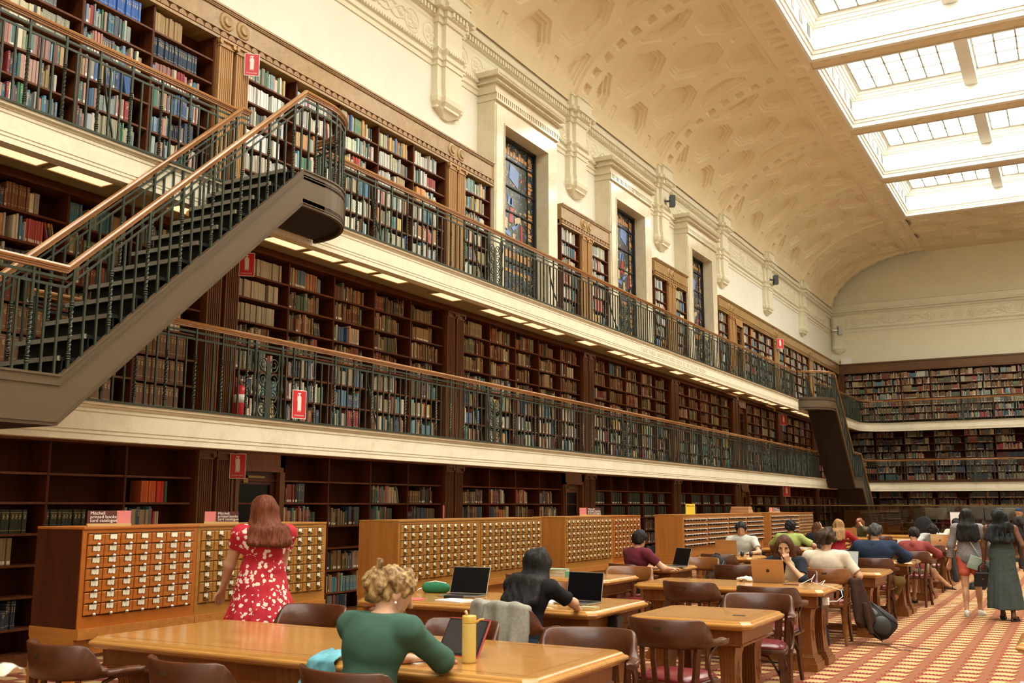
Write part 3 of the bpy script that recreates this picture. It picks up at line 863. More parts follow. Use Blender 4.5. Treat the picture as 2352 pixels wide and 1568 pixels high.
def fill(cell):
    tier, wall, key, c, j, xa, xb, zs, H, honey = cell
    W = LEFT if wall == 'L' else ENDW
    kk = key[2]
    rnd = RB.random
    dens = .95; run = 0; lab = 0
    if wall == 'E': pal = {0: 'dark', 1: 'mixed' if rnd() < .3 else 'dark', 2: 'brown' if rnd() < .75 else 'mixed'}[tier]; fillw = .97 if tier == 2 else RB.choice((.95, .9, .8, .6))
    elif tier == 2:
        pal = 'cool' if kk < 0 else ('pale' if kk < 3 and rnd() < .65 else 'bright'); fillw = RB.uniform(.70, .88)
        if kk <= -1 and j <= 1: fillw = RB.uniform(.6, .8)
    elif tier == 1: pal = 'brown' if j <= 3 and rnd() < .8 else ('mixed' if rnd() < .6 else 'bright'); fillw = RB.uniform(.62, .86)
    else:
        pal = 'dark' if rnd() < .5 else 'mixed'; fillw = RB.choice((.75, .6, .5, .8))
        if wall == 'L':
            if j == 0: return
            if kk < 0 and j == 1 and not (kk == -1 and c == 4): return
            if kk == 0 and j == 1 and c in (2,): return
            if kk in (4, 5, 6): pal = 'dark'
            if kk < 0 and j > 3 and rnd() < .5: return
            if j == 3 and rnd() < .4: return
    maxh = min(H-.015, .285)
    x = xa+.004; end = xa+(xb-xa)*fillw; i = 0
    uniform = 0; uc = None; uh = uw = 0; style = 0
    row = []
    special = None
    if wall == 'L' and tier == 0 and kk == -1 and j == 1 and c == 4: special = 'orange'; x = xa+.22
    elif wall == 'L' and tier == 0 and kk == -1 and j == 2 and c in (2, 3): special = 'gilt'
    elif wall == 'L' and tier == 0 and kk == -1 and j == 2 and c <= 1: special = 'maroon'
    elif wall == 'L' and tier == 2 and kk == -1 and j == 0 and c == 3: special = 'blueset'
    elif wall == 'L' and tier == 2 and kk == -1 and j == 0 and c == 4: special = 'tanset'
    elif wall == 'L' and tier == 2 and kk == -1 and j == 1 and c == 4: special = 'navyset'
    elif wall == 'L' and tier == 2 and kk == -1 and j == 6 and c == 4: special = 'redset'
    elif wall == 'L' and tier == 2 and kk == 0 and j in (1, 3) and c == 0: special = 'whiteset'
    elif wall == 'L' and tier == 1 and kk == 0 and c == 0 and j in (0, 1, 2): special = 'greyset'
    elif wall == 'L' and tier == 1 and kk == -1 and j >= 4 and c >= 2: special = 'brownset'
    elif wall == 'L' and tier == 0 and kk in (2, 3) and j in (1, 2): special = 'binder'
    while x < end:
        if special:
            S = {'orange': ((.50,.10,.02), .035, .235, .0), 'gilt': ((.02,.03,.02), .045, .23, .6), 'maroon': ((.16,.012,.012), .05, .25, .6), 'blueset': ((.03,.11,.38), .028, .24, .6),
                 'tanset': ((.30,.20,.09), .042, .24, 0), 'navyset': ((.015,.035,.07), .034, .24, .6), 'redset': ((.42,.02,.035), .034, .225, .6), 'whiteset': ((.72,.74,.72), .024, .23, 0),
                 'greyset': ((.36,.33,.24), .034, .225, 0), 'brownset': ((.16,.075,.035), .05, .26, .6), 'binder': ((.03,.045,.035), .04, .25, .3)}[special]
            fk = RB.uniform(.85, 1.12); col = tuple(a*fk*RB.uniform(.96, 1.04) for a in S[0]); w = S[1]*RB.uniform(.96, 1.04); h = min(S[2], maxh); style = S[3]
            if special == 'orange' and i > 5: col = [(.45,.05,.02), (.52,.02,.02), (.50,.02,.02), (.02,.09,.04)][min(i-6, 3)]
            if special == 'whiteset' and rnd() < .2: col = (.30,.28,.24)
            if (special == 'orange' and i > 9) or (special == 'redset' and i > 8) or (special == 'tanset' and i > 9): break
        elif uniform > 0: fk = RB.uniform(.9, 1.1); col = tuple(a*fk for a in uc); w, h = uw*RB.uniform(.97, 1.03), uh; uniform -= 1
        else:
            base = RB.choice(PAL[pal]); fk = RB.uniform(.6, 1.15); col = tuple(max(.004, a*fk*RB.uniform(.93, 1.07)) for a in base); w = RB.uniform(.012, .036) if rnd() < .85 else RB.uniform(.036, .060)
            h = min(maxh, RB.uniform(.175, .265)); style = RB.choice((0, 0, .6, .6, .3) if pal != 'dark' else (0, .3, .3, .6)) if wall == 'L' else RB.choice((0, 0, .3, .6, .3) if tier else (.3, .3, 0))
            if rnd() < .10: uniform = RB.randint(3, 8); uc, uw, uh = col, w, h
        if x+w > xb-.005: break
        d = RB.uniform(.15, .22) if h > .2 else RB.uniform(.13, .17)
        row.append([x, w, h, d, col, style, 0.0]); x += w+.0012
        if rnd() < .015: x += RB.uniform(.02, .08)
        i += 1
    # a leaning run at the end
    if row and rnd() < (.28 if tier == 1 else .16) and fillw < .9:
        n = RB.randint(2, 6); lean = RB.uniform(.10, .28)
        shift = lean*.1
        for q in range(1, n+1):
            if q < len(row): row[-q][6] = -lean; row[-q][0] += .0
        hmax = row[-1][2]*math.sin(lean)
        if wall == 'L' and rnd() < .6:
            sh = hmax+.004
            for q in range(1, n+1):
                if q <= len(row): row[-q][6] = lean*1.0 if False else -lean; row[-q][0] += sh
            if row[-1][0]+row[-1][1] > xb-.01:
                for q in range(1, n+1):
                    if q <= len(row): row[-q][0] -= sh; row[-q][6] = 0
        else:
            for q in range(1, n+1):
                if q <= len(row): row[-q][6] = 0
    for q, (x, w, h, d, col, style, lean) in enumerate(row):
        BOOKS.append(dict(cell=cell, i=q, x=x, w=w, h=h, d=d, c=col, s=style, lean=lean, z=zs, W=W, off=RB.uniform(.008, .035)))
for cell in SHELF_CELLS: fill(cell)
def book_mat():
    m, nt, b = newmat('book cloth')
    at = N(nt, 'ShaderNodeAttribute', attribute_name='Col'); uv = N(nt, 'ShaderNodeUVMap'); uv.uv_map = 'UVMap'
    sp = N(nt, 'ShaderNodeSeparateXYZ'); nt.links.new(uv.outputs[0], sp.inputs[0])
    u, v = sp.outputs[0], sp.outputs[1]
    def mth(op, a, c):
        n = N(nt, 'ShaderNodeMath', operation=op)
        for i, q in enumerate((a, c)):
            if isinstance(q, (int, float)): n.inputs[i].default_value = q
            else: nt.links.new(q, n.inputs[i])
        return n.outputs[0]
    def band(x, lo, hi): return mth('MULTIPLY', mth('GREATER_THAN', x, lo), mth('LESS_THAN', x, hi))
    al = at.outputs['Alpha']
    lab = mth('MULTIPLY', mth('MULTIPLY', band(al, .2, .4), band(v, .05, .17)), band(u, .12, .88))
    gold = mth('MAXIMUM', mth('MAXIMUM', band(v, .86, .875), band(v, .13, .145)), mth('MULTIPLY', mth('MULTIPLY', band(v, .60, .80), band(u, .25, .75)), mth('GREATER_THAN', noise(nt, mapped(nt, (60, 60, 160)), 1, 1), .52)))
    gold = mth('MULTIPLY', band(al, .5, .7), gold)
    # u < 0 marks the page block
    pg = mth('LESS_THAN', u, -.5)
    def mix(f, a, c):
        x = N(nt, 'ShaderNodeMix', data_type='RGBA'); nt.links.new(f, x.inputs[0])
        if isinstance(a, tuple): x.inputs[6].default_value = (*a, 1)
        else: nt.links.new(a, x.inputs[6])
        if isinstance(c, tuple): x.inputs[7].default_value = (*c, 1)
        else: nt.links.new(c, x.inputs[7])
        return x.outputs[2]
    c = mix(gold, at.outputs['Color'], (.50, .38, .16)); c = mix(lab, c, (.72, .72, .66)); c = mix(pg, c, (.55, .48, .32))
    nt.links.new(c, b.inputs['Base Color']); b.inputs['Roughness'].default_value = .55; b.inputs['Specular IOR Level'].default_value = .35
    return m
M['book'] = book_mat()
def book_geo(b_, local=False):
    """corner points of the covers, spine to the front; returns faces with uv and page flag"""
    w, h, d = b_['w'], b_['h'], b_['d']
    fr = [(0, 0), (w, 0)]
    ca, sa = math.cos(b_['lean']), math.sin(b_['lean'])
    def T(x, y, z):
        # lean about the foot
        X = x*ca+z*sa if b_['lean'] else x; Z = -x*sa+z*ca if b_['lean'] else z
        if b_['lean'] < 0: Z += 0
        v = Vector((b_['x']+X, b_['off']+y, b_['z']+Z+.0005 + (0 if b_['lean'] >= 0 else 0)))
        return b_['W'] @ v
    return T, w, h, d
def add_book(V, F, UV, CA, b_, full):
    T, w, h, d = book_geo(b_); n = len(V)
    if full:
        sq = .003
        S = [(0, .006), (w*.18, .0015), (w*.5, 0), (w*.82, .0015), (w, .006)]
        # rounded spine
        for (x, y) in S: V.append(T(x, y, 0)); V.append(T(x, y, h))
        for i in range(4):
            F.append((n+2*i, n+2*i+2, n+2*i+3, n+2*i+1)); UV.append([(S[i][0]/w, 0), (S[i+1][0]/w, 0), (S[i+1][0]/w, 1), (S[i][0]/w, 1)])
        m = len(V)
        for (x, y) in ((0, d), (.002, d), (.002, .012), (w-.002, .012), (w-.002, d), (w, d)): V.append(T(x, y, 0)); V.append(T(x, y, h))
        a0, a1 = n, n+8
        def q(i, j, k, l, uv): F.append((i, j, k, l)); UV.append(uv)
        q(m, a0, a0+1, m+1, [(0,.3)]*4); q(a1, m+10, m+11, a1+1, [(1,.3)]*4)       # boards
        F.append((n+1, n+3, n+5, n+7, n+9, m+7, m+5)); UV.append([(.5,.5)]*7)      # top of the spine
        q(m+1, n+1, m+5, m+3, [(.5,.5)]*4); q(m+7, n+9, m+11, m+9, [(.5,.5)]*4)
        q(m+10, m+8, m+9, m+11, [(.5,.5)]*4); q(m+2, m, m+1, m+3, [(.5,.5)]*4)
        F.append((n, m, m+10, n+8, n+6, n+4, n+2)); UV.append([(.5,.5)]*7)
        p = len(V)
        for (x, y) in ((.002, .012), (w-.002, .012), (w-.002, d-sq), (.002, d-sq)): V.append(T(x, y, h-sq))
        q(p, p+1, p+2, p+3, [(-1,.5)]*4)
        for (x, y) in ((.002, d-sq), (w-.002, d-sq)): V.append(T(x, y, 0))
        q(p+3, p+2, p+5, p+4, [(-1,.5)]*4)
    else:
        for (x, y) in ((0, 0), (w, 0), (w, d), (0, d)): V.append(T(x, y, 0)); V.append(T(x, y, h))
        F += [(n, n+2, n+3, n+1), (n+2, n+4, n+5, n+3), (n+6, n, n+1, n+7), (n+1, n+3, n+5, n+7)]
        UV += [[(0,0),(1,0),(1,1),(0,1)], [(1,.3)]*4, [(0,.3)]*4, [(-1,.5)]*4]
        CA.append((4, b_['c'], b_['s'])); return
    CA.append((12, b_['c'], b_['s']))
def books_mesh(name, bs, full, origin=None):
    V, F, UV, CA = [], [], [], []
    for b_ in bs:
        k = len(F); add_book(V, F, UV, CA, b_, full); CA[-1] = (len(F)-k, b_['c'], b_['s'])
    if origin is not None: V = [v-origin for v in V]
    me = bpy.data.meshes.new(name); me.from_pydata([tuple(v) for v in V], [], F)
    uvl = me.uv_layers.new(name='UVMap'); flat = [c for f in UV for p in f for c in p]; uvl.data.foreach_set('uv', flat)
    ca = me.color_attributes.new('Col', 'FLOAT_COLOR', 'CORNER'); cols = []; fi = 0
    for n, c, s in CA:
        for _ in range(n):
            cols += [c[0], c[1], c[2], s]*len(F[fi]); fi += 1
    ca.data.foreach_set('color', cols); me.materials.append(M['book']); me.update()
    return me
def build_books():
    dg = bpy.context.evaluated_depsgraph_get(); dg.update()
    eye = Vector((0, 0, CAMZ)); cand = []
    for b_ in BOOKS:
        p = b_['W'] @ Vector((b_['x']+b_['w']/2, b_['off']-.012, b_['z']+b_['h']*.5)); px, py, dz = proj(p)
        if dz < 0 or not (4 < px < 2348 and 4 < py < 1564): continue
        nrm = (b_['W'].to_3x3() @ Vector((0, -1, 0))); v = (eye-p); L = v.length
        b_['area'] = b_['w']*b_['h']*abs(nrm.dot(v))/L**3; b_['p'] = p
        cand.append(b_)
    cand.sort(key=lambda q: -q['area']); pick = []; 
    for b_ in cand:
        if len(pick) >= 300: break
        hit = 0
        for fz in (.25, .55, .85):
            p = b_['W'] @ Vector((b_['x']+b_['w']/2, b_['off']-.006, b_['z']+b_['h']*fz))
            v = p-eye; L = v.length; v.normalize()
            ok, loc, *_ = SC.ray_cast(dg, eye, v, distance=L-.01)
            if not ok: hit += 1
        if hit >= 2: pick.append(b_); b_['own'] = True
    side_lab = {}
    for b_ in pick:
        tier, wall, key, c, j, xa, xb, zs, H, honey = b_['cell']; kk = key[2]
        org = b_['W'] @ Vector((b_['x']+b_['w']/2, b_['off'], b_['z']))
        me = books_mesh('book', [b_], True, org)
        o = bpy.data.objects.new('book', me); COL.objects.link(o); o.location = org
        tn = {0: 'ground-floor', 1: 'lower-gallery', 2: 'upper-gallery'}[tier]
        if wall == 'L':
            if kk < 0: pos = '%s column left of nearest %s pilasters' % (ordn(5-c+(int(-kk)-1)*5), tn)
            else: pos = '%s column right of nearest %s pilasters' % (ordn(c+1+int(kk)*5), tn)
        else: pos = '%s column on end wall, %s' % (ordn(c+1+kk*4), tn)
        o['label'] = '%s book, %s from left, %s shelf down, %s' % (cname(b_['c']), ordn(b_['i']+1), ordn(j+1), pos)
        o['category'] = 'book'; o['group'] = 'library books shelved in the %s bookcases' % tn
    rest = [b_ for b_ in BOOKS if not b_.get('own')]
    me = books_mesh('books', rest, False)
    o = bpy.data.objects.new('books', me); COL.objects.link(o)
    tag(o, 'library books of many colours filling all the farther built-in shelves', 'books', 'library books on the shelves', 'stuff')
    print('BOOKS', len(BOOKS), 'picked', len(pick))
# ================================================================ RAILINGS AND STAIRS
def m_twist(h):
    mb = MB(); r = .011
    z0, z1 = h*.13, h*.63
    mb.box(-r, r, -r, r, 0, z0)
    n = 26; rings = []
    for i in range(n+1):
        t = i/n; a = t*PI*5; z = z0+.02+(z1-z0-.04)*t
        rings.append([((r*1.5)*math.cos(a+PI/4+q*PI/2), (r*1.5)*math.sin(a+PI/4+q*PI/2), z) for q in range(4)])
    mb.loft(rings)
    mb.box(-r, r, -r, r, z1, h)
    for z in (z0, z1):
        for dz in (-.02, 0, .02): mb.lathe([(0, z+dz-.009), (r*1.4, z+dz-.008), (r*2.0, z+dz), (r*1.4, z+dz+.008), (0, z+dz+.009)], (0,0,0), 6)
    return mb
def m_bar(h, r=.0085):
    return MB().box(-r, r, -r, r, 0, h)
def m_brace(): 
    mb = MB(); mb.tube([(0, 0, 0), (-.02, 0, .12), (-.10, 0, .34), (-.17, 0, .62), (-.19, 0, .84)][::1], .012, sq=True, ry=.006, up=(0,1,0)); return mb
def m_scroll(h):
    """leaf-scroll panel between two turned posts, 0.45 wide along y"""
    mb = MB(); r = .009
    for y in (-.165, .165): mb.box(-r, r, y-r, y+r, 0, h)
    mb.box(-.008, .008, -.045, .045, 0, h*.55); mb.box(-.008, .008, -.035, .035, h*.55, h*.85)
    for zc in (.10, .33, .56, .79):
        for s in (-1, 1):
            pts = []
            for i in range(17):
                a = i/16*PI*2.6; rr = .070*(1-.72*i/16); pts.append((0, s*(.082+rr*math.cos(a)*1.0-.0), h*zc+.03+rr*math.sin(a)))
            mb.tube(pts, .0085, 6)
            mb.tube([(0, s*.152, h*zc+.03), (0, s*.12, h*zc-.04), (0, s*.04, h*zc-.07)], .0085, 6)
    return mb
def m_post(h):
    mb = MB(); mb.lathe([(0, 0), (.022, 0), (.022, .05), (.015, .07), (.015, .30), (.024, .32), (.026, .36), (.015, .39), (.015, .60), (.022, .62), (.028, .68), (.018, .74), (.026, .78), (.015, .82), (.015, h), (0, h)], (0,0,0), 10); return mb
def handrail_mb(path, closed=False):
    """moulded rail: wide rounded cap over narrower fillets"""
    mb = MB()
    P = [Vector(p) for p in path]
    prof = [(-.036, .0), (-.040, .014), (-.030, .030), (0, .038), (.030, .030), (.040, .014), (.036, 0), (.026, -.004), (.026, -.014), (.018, -.018), (.018, -.032), (-.018, -.032), (-.018, -.018), (-.026, -.014), (-.026, -.004)]
    rings = []
    for i in range(len(P)):
        a = (P[i]-P[i-1]) if i else (P[1]-P[0]); b_ = (P[i+1]-P[i]) if i < len(P)-1 else (P[i]-P[i-1])
        a.normalize(); b_.normalize(); d = (a+b_).normalized()
        s = Vector((d.y, -d.x, 0)).normalized(); n1 = Vector((a.y, -a.x, 0)).normalized()
        k = 1/max(.5, s.dot(n1)); up = Vector((0,0,1)); 
        # keep the section perpendicular-ish on slopes
        sc = 1/max(.4, math.sqrt(1-d.z*d.z)) if abs(d.z) > .01 else 1
        rings.append([P[i]+s*x*k+up*z*(1+(sc-1)*.8) for (x, z) in prof])
    mb.loft(rings, smooth=False)
    return mb
RAILH = .90
def railing(D, path2, label, name='balcony_railing', npart=100, scrolls=(), prio=None):
    """path2: 2D polyline at deck height D"""
    t = thing(name, label, 'railing', (path2[0][0], path2[0][1], D)); o = Vector((path2[0][0], path2[0][1], D))
    P = [Vector((p[0], p[1], D))-o for p in path2]
    hr = handrail_mb([p+Vector((0,0,RAILH)) for p in P]).build('handrail', M['rail'], t)
    for z in (.755, .825):
        MB().tube([p+Vector((0,0,z)) for p in P], .005, sq=True, ry=.012, up=None) if False else None
        mb = MB(); rings = []
        for i in range(len(P)):
            d = (P[min(i+1, len(P)-1)]-P[max(i-1, 0)]).normalized(); s = Vector((d.y, -d.x, 0))
            rings.append([P[i]+s*x+Vector((0,0,z+q)) for (x, q) in ((-.006,-.011),(.006,-.011),(.006,.011),(-.006,.011))])
        mb.loft(rings); mb.build('flat_rail', M['iron'], t)
    L = [0]
    for i in range(1, len(P)): L.append(L[-1]+(P[i]-P[i-1]).length)
    def at(s):
        i = min(max(bisect.bisect(L, s)-1, 0), len(P)-2); f = (s-L[i])/max(1e-6, L[i+1]-L[i])
        return P[i].lerp(P[i+1], f), math.atan2((P[i+1]-P[i]).y, (P[i+1]-P[i]).x)-PI/2
    items = []; s = .06; k = 0
    while s < L[-1]:
        hit = [c for c in scrolls if abs(s-c) < .27]
        if not hit: items.append(('t' if k % 3 == 0 else 'b', s))
        s += .1245; k += 1
    return t, at, items, o
def place_bars(t, at, items, o, npt=60, npb=100, hs=(RAILH, .755)):
    def key(it):
        p = at(it[1])[0]+o+Vector((0,0,.4)); a, b_, d = proj(p); return d if (d > 0 and -20 < a < 2370 and -300 < b_ < 1700) else 1e6
    for kind, nm, mk, n, h in (('t', 'twisted_baluster', m_twist, npt, hs[0]), ('b', 'bar', m_bar, npb, hs[1])):
        L = sorted([i for i in items if i[0] == kind], key=key)
        for it in L[:n]:
            p, a = at(it[1]); c = put((nm, round(h, 3)), lambda: mk(h), nm, M['iron'], t, p); c.rotation_euler = (0,0,a)
        rest = L[n:]
        if rest:
            src = mk(h); mb = MB()
            for it in rest:
                p, a = at(it[1]); ca, sa = math.cos(a), math.sin(a)
                mb.add([(p.x+x*ca-y*sa, p.y+x*sa+y*ca, p.z+z) for (x, y, z) in src.v], src.f)
            c = mb.build(nm, M['iron'], t, fix=False); c['kind'] = 'stuff'
def add_scrolls(t, at, scrolls):
    for s in scrolls:
        p, a = at(s); c = put(('scroll',), lambda: m_scroll(.755), 'scroll_panel', M['iron'], t, p); c.rotation_euler = (0,0,a)
        for q in (-.215, .215):
            p, a = at(s+q); c = put(('post',), lambda: m_post(RAILH), 'turned_post', M['iron'], t, p); c.rotation_euler = (0,0,a)
def add_braces(t, at, ss):
    for s in ss:
        p, a = at(s); c = put(('brace',), m_brace, 'curved_brace', M['iron'], t, p+Vector((-.0,0,0))); c.rotation_euler = (0,0,a)
GR = -.07      # railing line behind the fascia face
SCRY = [8.36]+[13.4+DP*k for k in range(0, 5)]
for D, nm, y0, y1, labs in ((D1, 'lower', 5.35, 43.0, None), (D2, 'upper', 9.05, 33.0, None)):
    path = [(GX+GR, y0), (GX+GR, y1 if nm == 'upper' else 36.0)]
    sc = [y-y0 for y in SCRY if y0+.4 < y < path[1][1]-.4]
    lab = 'dark bronze railing with twisted bars along the %s left gallery, %s' % (nm, 'past the stair landing' if nm == 'upper' else 'under the long light strip')
    t, at, items, o = railing(D, path, lab, scrolls=sc)
    place_bars(t, at, items, o); add_scrolls(t, at, sc); add_braces(t, at, [y-y0-.9 for y in [11.3+DP*k*.5 for k in range(8)] if y-y0-.9 > .3])
# near-left pieces of railing
t, at, items, o = railing(D2, [(GX+GR, -2.0), (GX+GR, 7.70)], 'dark bronze railing on the upper gallery left of the near stair', scrolls=[])
place_bars(t, at, items, o, 40, 60); add_braces(t, at, [6.9, 8.1])
# railing behind the near stair on the lower gallery runs on the far left
t, at, items, o = railing(D1, [(GX+GR, -2.0), (GX+GR, 3.1)], 'dark bronze railing on the lower gallery left of the near stair foot')
place_bars(t, at, items, o, 20, 40)
# far corner and end wall railings
for D, nm, y0 in ((D1, 'lower', 39.2), (D2, 'upper', 36.0)):
    p = [q for q in gpath(GR) if q[1] > 42]
    p = [(GX+GR*-1*0+GR, y0)]+p[0:]
    p[-1] = (8.8, p[-1][1])
    t, at, items, o = railing(D, p, 'dark bronze railing along the %s gallery of the end wall' % nm)
    place_bars(t, at, items, o, 50, 90)
    add_scrolls(t, at, [8.7 if nm == 'lower' else 11.6])

# ---------------- stairs
def stair(name, label, yb, yt, ylow, flip=False, lower_flight=False):
    """runs beside the gallery. yb = foot corner, yt = top corner. Built for the near stair; the far one is its mirror image."""
    t = thing(name, label, 'staircase', (0, 0, 0))
    X1, X0 = -6.85, GX+.03    # outer and inner string
    sg = 1 if yt > yb else -1
    def zl(y): return D1+(D2-D1)*(y-yb)/(yt-yb)
    n = 12
    def string(x, th, nm, ya_, landing=True):
        mb = MB()
        top, bot = .05, -.34
        path = [(yb-sg*0, D1), (yt, D2)]
        # polygon in (y,z): foot landing, flight, top landing
        pl = []
        yL = ya_
        pl += [(yL, D1+top), (yb, D1+top), (yt, D2+top), (yt+sg*.35, D2+top), (yt+sg*.35, D2+bot), (yt, D2+bot), (yb, D1+bot), (yL, D1+bot)]
        for i, j in ((0, 1), (1, 2), (2, 3)): mb.prism([pl[i], pl[j], pl[7-j], pl[7-i]], x-th, x, 'x')
        # thin rolled edges
        for off, e in ((top, .018), (top-.075, .008), (bot+.03, .008)):
            for (a, za), (b_, zb) in (((yL, D1), (yb, D1)), ((yb, D1), (yt, D2)), ((yt, D2), (yt+sg*.35, D2))):
                mb.prism([(a, za+off-e/2), (b_, zb+off-e/2), (b_, zb+off+e/2), (a, za+off+e/2)], x-th-.012, x+.012, 'x')
        return mb.build(nm, M['bronze'], t)
    string(X1, .035, 'outer_string', ylow)
    mb = MB(); top = .05
    mb.prism([(yb, D1+top), (yt, D2+top), (yt, D2-.30), (yb, D1-.30)], X0-.03, X0, 'x')
    mb.build('inner_string', M['bronze'], t)
    # rounded top landing
    r = X1-X0-.0; yc = yt+sg*.35
    arc = [(X1, yt), (X1, yc)]+[(X0+r*math.cos(a*PI/2/12), yc+sg*r*math.sin(a*PI/2/12)) for a in range(1, 13)]
    mb = MB(); mb.prism(arc+[(X0, yt)], D2-.05, D2, 'z'); mb.build('top_landing', M['tread'], t)
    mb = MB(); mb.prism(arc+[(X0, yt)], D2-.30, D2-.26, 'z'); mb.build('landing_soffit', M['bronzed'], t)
    mb = MB()
    def curve_band(off0, off1, z0, z1):
        rings = []
        for a in range(0, 13):
            ca, sa = math.cos(a*PI/24), math.sin(a*PI/24)
            rings.append([(X0+(r+off)*ca, yc+sg*(r+off)*sa, z) for off, z in ((off0, z0), (off1, z0), (off1, z1), (off0, z1))])
        mb.loft(rings)
    curve_band(-.035, 0, D2-.34, D2+.05); curve_band(-.047, .012, D2+.041, D2+.059); curve_band(-.04, .006, D2-.029, D2-.021); curve_band(-.04, .006, D2-.314, D2-.306)
    mb.build('landing_fascia', M['bronze'], t)
    # foot landing
    mb = MB(); mb.box(X0, X1-.035, ylow, yb, D1-.05, D1); mb.build('foot_landing', M['tread'], t)
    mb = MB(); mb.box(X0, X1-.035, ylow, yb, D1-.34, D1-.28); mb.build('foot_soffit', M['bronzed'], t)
    # flight
    for i in range(n):
        y0_, y1_ = yb+(yt-yb)*i/n, yb+(yt-yb)*(i+1)/n; z = D1+(D2-D1)*(i+1)/n
        put(('trd', name), lambda: MB().box(X0, X1-.035, min(0, sg*.245), max(0, sg*.245), -.03, 0), 'tread', M['tread'], t, (0, y0_, z))
        if i % 1 == 0:
            o = put(('nos', name), lambda: MB().box(X0, X1-.035, -.012*1, .012, -.034, .004), 'nosing', M['nose'], t, (0, y0_, z))
        put(('rsr', name), lambda: MB().box(X0, X1-.035, -.006, .006, -(D2-D1)/n, -.03), 'riser', M['tread'], t, (0, y0_+sg*.03, z))
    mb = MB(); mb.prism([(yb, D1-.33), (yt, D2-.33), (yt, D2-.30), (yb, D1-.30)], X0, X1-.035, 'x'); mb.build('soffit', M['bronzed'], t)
    if lower_flight:
        yq = ylow+sg*0; run = (yt-yb)
        y2 = ylow-run
        mb = MB(); mb.prism([(ylow, D1+.05), (ylow-run, .05), (ylow-run, -.0), (ylow-run*.88, 0), (ylow, D1-.34)], X1-.035, X1, 'x'); mb.build('lower_string', M['bronze'], t)
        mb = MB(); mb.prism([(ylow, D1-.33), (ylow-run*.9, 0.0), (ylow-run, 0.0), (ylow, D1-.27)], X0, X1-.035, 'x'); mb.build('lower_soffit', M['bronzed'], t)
        for i in range(12):
            put(('trl', name), lambda: MB().box(X0, X1-.035, min(0, -sg*.245), max(0, -sg*.245), -.03, 0), 'tread', M['tread'], t, (0, ylow-run*(i)/12, D1-(D2-D1)*(i+1)/12+.0))
    # rails
    def railset(x, pts, curved=None):
        """pts: (y, deck z) polyline at x, optional curved tail"""
        P3 = [Vector((x, y, z)) for y, z in pts]
        if curved: P3 += curved
        handrail_mb([p+Vector((0,0,RAILH)) for p in P3]).build('handrail', M['rail'], t)
        for zz in (.755, .825):
            mb = MB(); rings = []
            for i in range(len(P3)):
                d = (P3[min(i+1, len(P3)-1)]-P3[max(i-1, 0)]); d.z = 0; d.normalize(); s = Vector((d.y, -d.x, 0))
                rings.append([P3[i]+s*a+Vector((0,0,zz+q)) for (a, q) in ((-.006,-.011),(.006,-.011),(.006,.011),(-.006,.011))])
            mb.loft(rings); mb.build('flat_rail', M['iron'], t)
        # bars
        L = [0]
        for i in range(1, len(P3)): L.append(L[-1]+Vector(((P3[i]-P3[i-1]).x, (P3[i]-P3[i-1]).y)).length)
        s = .06; k = 0
        while s < L[-1]-.02:
            i = min(max(bisect.bisect(L, s)-1, 0), len(P3)-2); f = (s-L[i])/max(1e-6, L[i+1]-L[i]); p = P3[i].lerp(P3[i+1], f)
            tw = k % 3 == 1
            nm = 'twisted_baluster' if tw else 'bar'; h = RAILH-.03 if tw else .755
            c = put((nm, round(h-.04, 3)), lambda: (m_twist if tw else m_bar)(h-.04), nm, M['iron'], t, p+Vector((0,0,.04)))
            s += .118; k += 1
    xo = X1-.018
    tail = [Vector((X0+(r-.018)*math.cos(a*PI/24), yc+sg*(r-.018)*math.sin(a*PI/24), D2)) for a in range(0, 13)]
    if lower_flight: railset(xo, [(ylow-(yt-yb), 0), (ylow, D1), (yb, D1), (yt, D2)], tail)
    else: railset(xo, [(ylow, D1), (yb, D1), (yt, D2)], tail)
    railset(X0-.015, [(yb-sg*.02, D1), (yt+sg*.0, D2), (yt+sg*.12, D2)])
    return t
stair('staircase', 'bronze staircase with two handrails rising right from lower to upper gallery, near left', 4.98, 7.68, 3.1)
stair('staircase', 'dark bronze staircase seen from below at the far left corner', 36.75, 34.2, 38.2, lower_flight=True)
# ================================================================ CARD CATALOGUE CABINETS
CX, CTOP, CB = -6.4, 1.385, -6.93
def m_holder(kind):
    mb = MB()
    if kind == 1:   # tin frame, card with torn wavy foot
        mb.box(0, .004, -.026, .026, .019, .024); mb.box(0, .004, -.026, -.022, -.012, .022); mb.box(0, .004, .022, .026, -.012, .022)
    else:
        mb.box(0, .004, -.021, .021, .020, .026); mb.box(0, .004, -.021, -.016, -.022, .024); mb.box(0, .004, .016, .021, -.022, .024); mb.box(0, .004, -.021, .021, -.026, -.020)
    return mb
def m_card(kind):
    mb = MB()
    if kind == 1:
        pts = [(-.022, .019), (-.022, -.010), (-.015, -.004), (-.006, -.010), (.006, -.006), (.014, -.012), (.022, -.008), (.022, .019)]
        mb.prism(pts, .001, .0035, 'x')
    else: mb.box(.001, .0035, -.016, .016, -.004, .020)
    return mb
def m_knob(kind):
    mb = MB()
    if kind == 1: mb.lathe([(0, 0), (.005, 0), (.005, .010), (.0115, .014), (.012, .020), (.007, .026), (0, .027)], (0, 0, -.036), 10, True, 'x')
    elif kind == 2:
        mb.tube([(.003, -.008, -.002), (.020, -.010, -.008), (.022, .004, -.014), (.018, .014, -.012)], .007, 6)
        mb.lathe([(0, 0), (.004, 0), (.004, .008), (.006, .012), (0, .014)], (0, 0, -.040), 8, True, 'x')
    else:
        mb.box(0, .030, -.030, .022, -.026, .004)
    return mb
def m_tag(): return MB().obox((.030, .022, .012), (.018, .012, 0), (-.008, .045, 0), (.003, 0, .006))
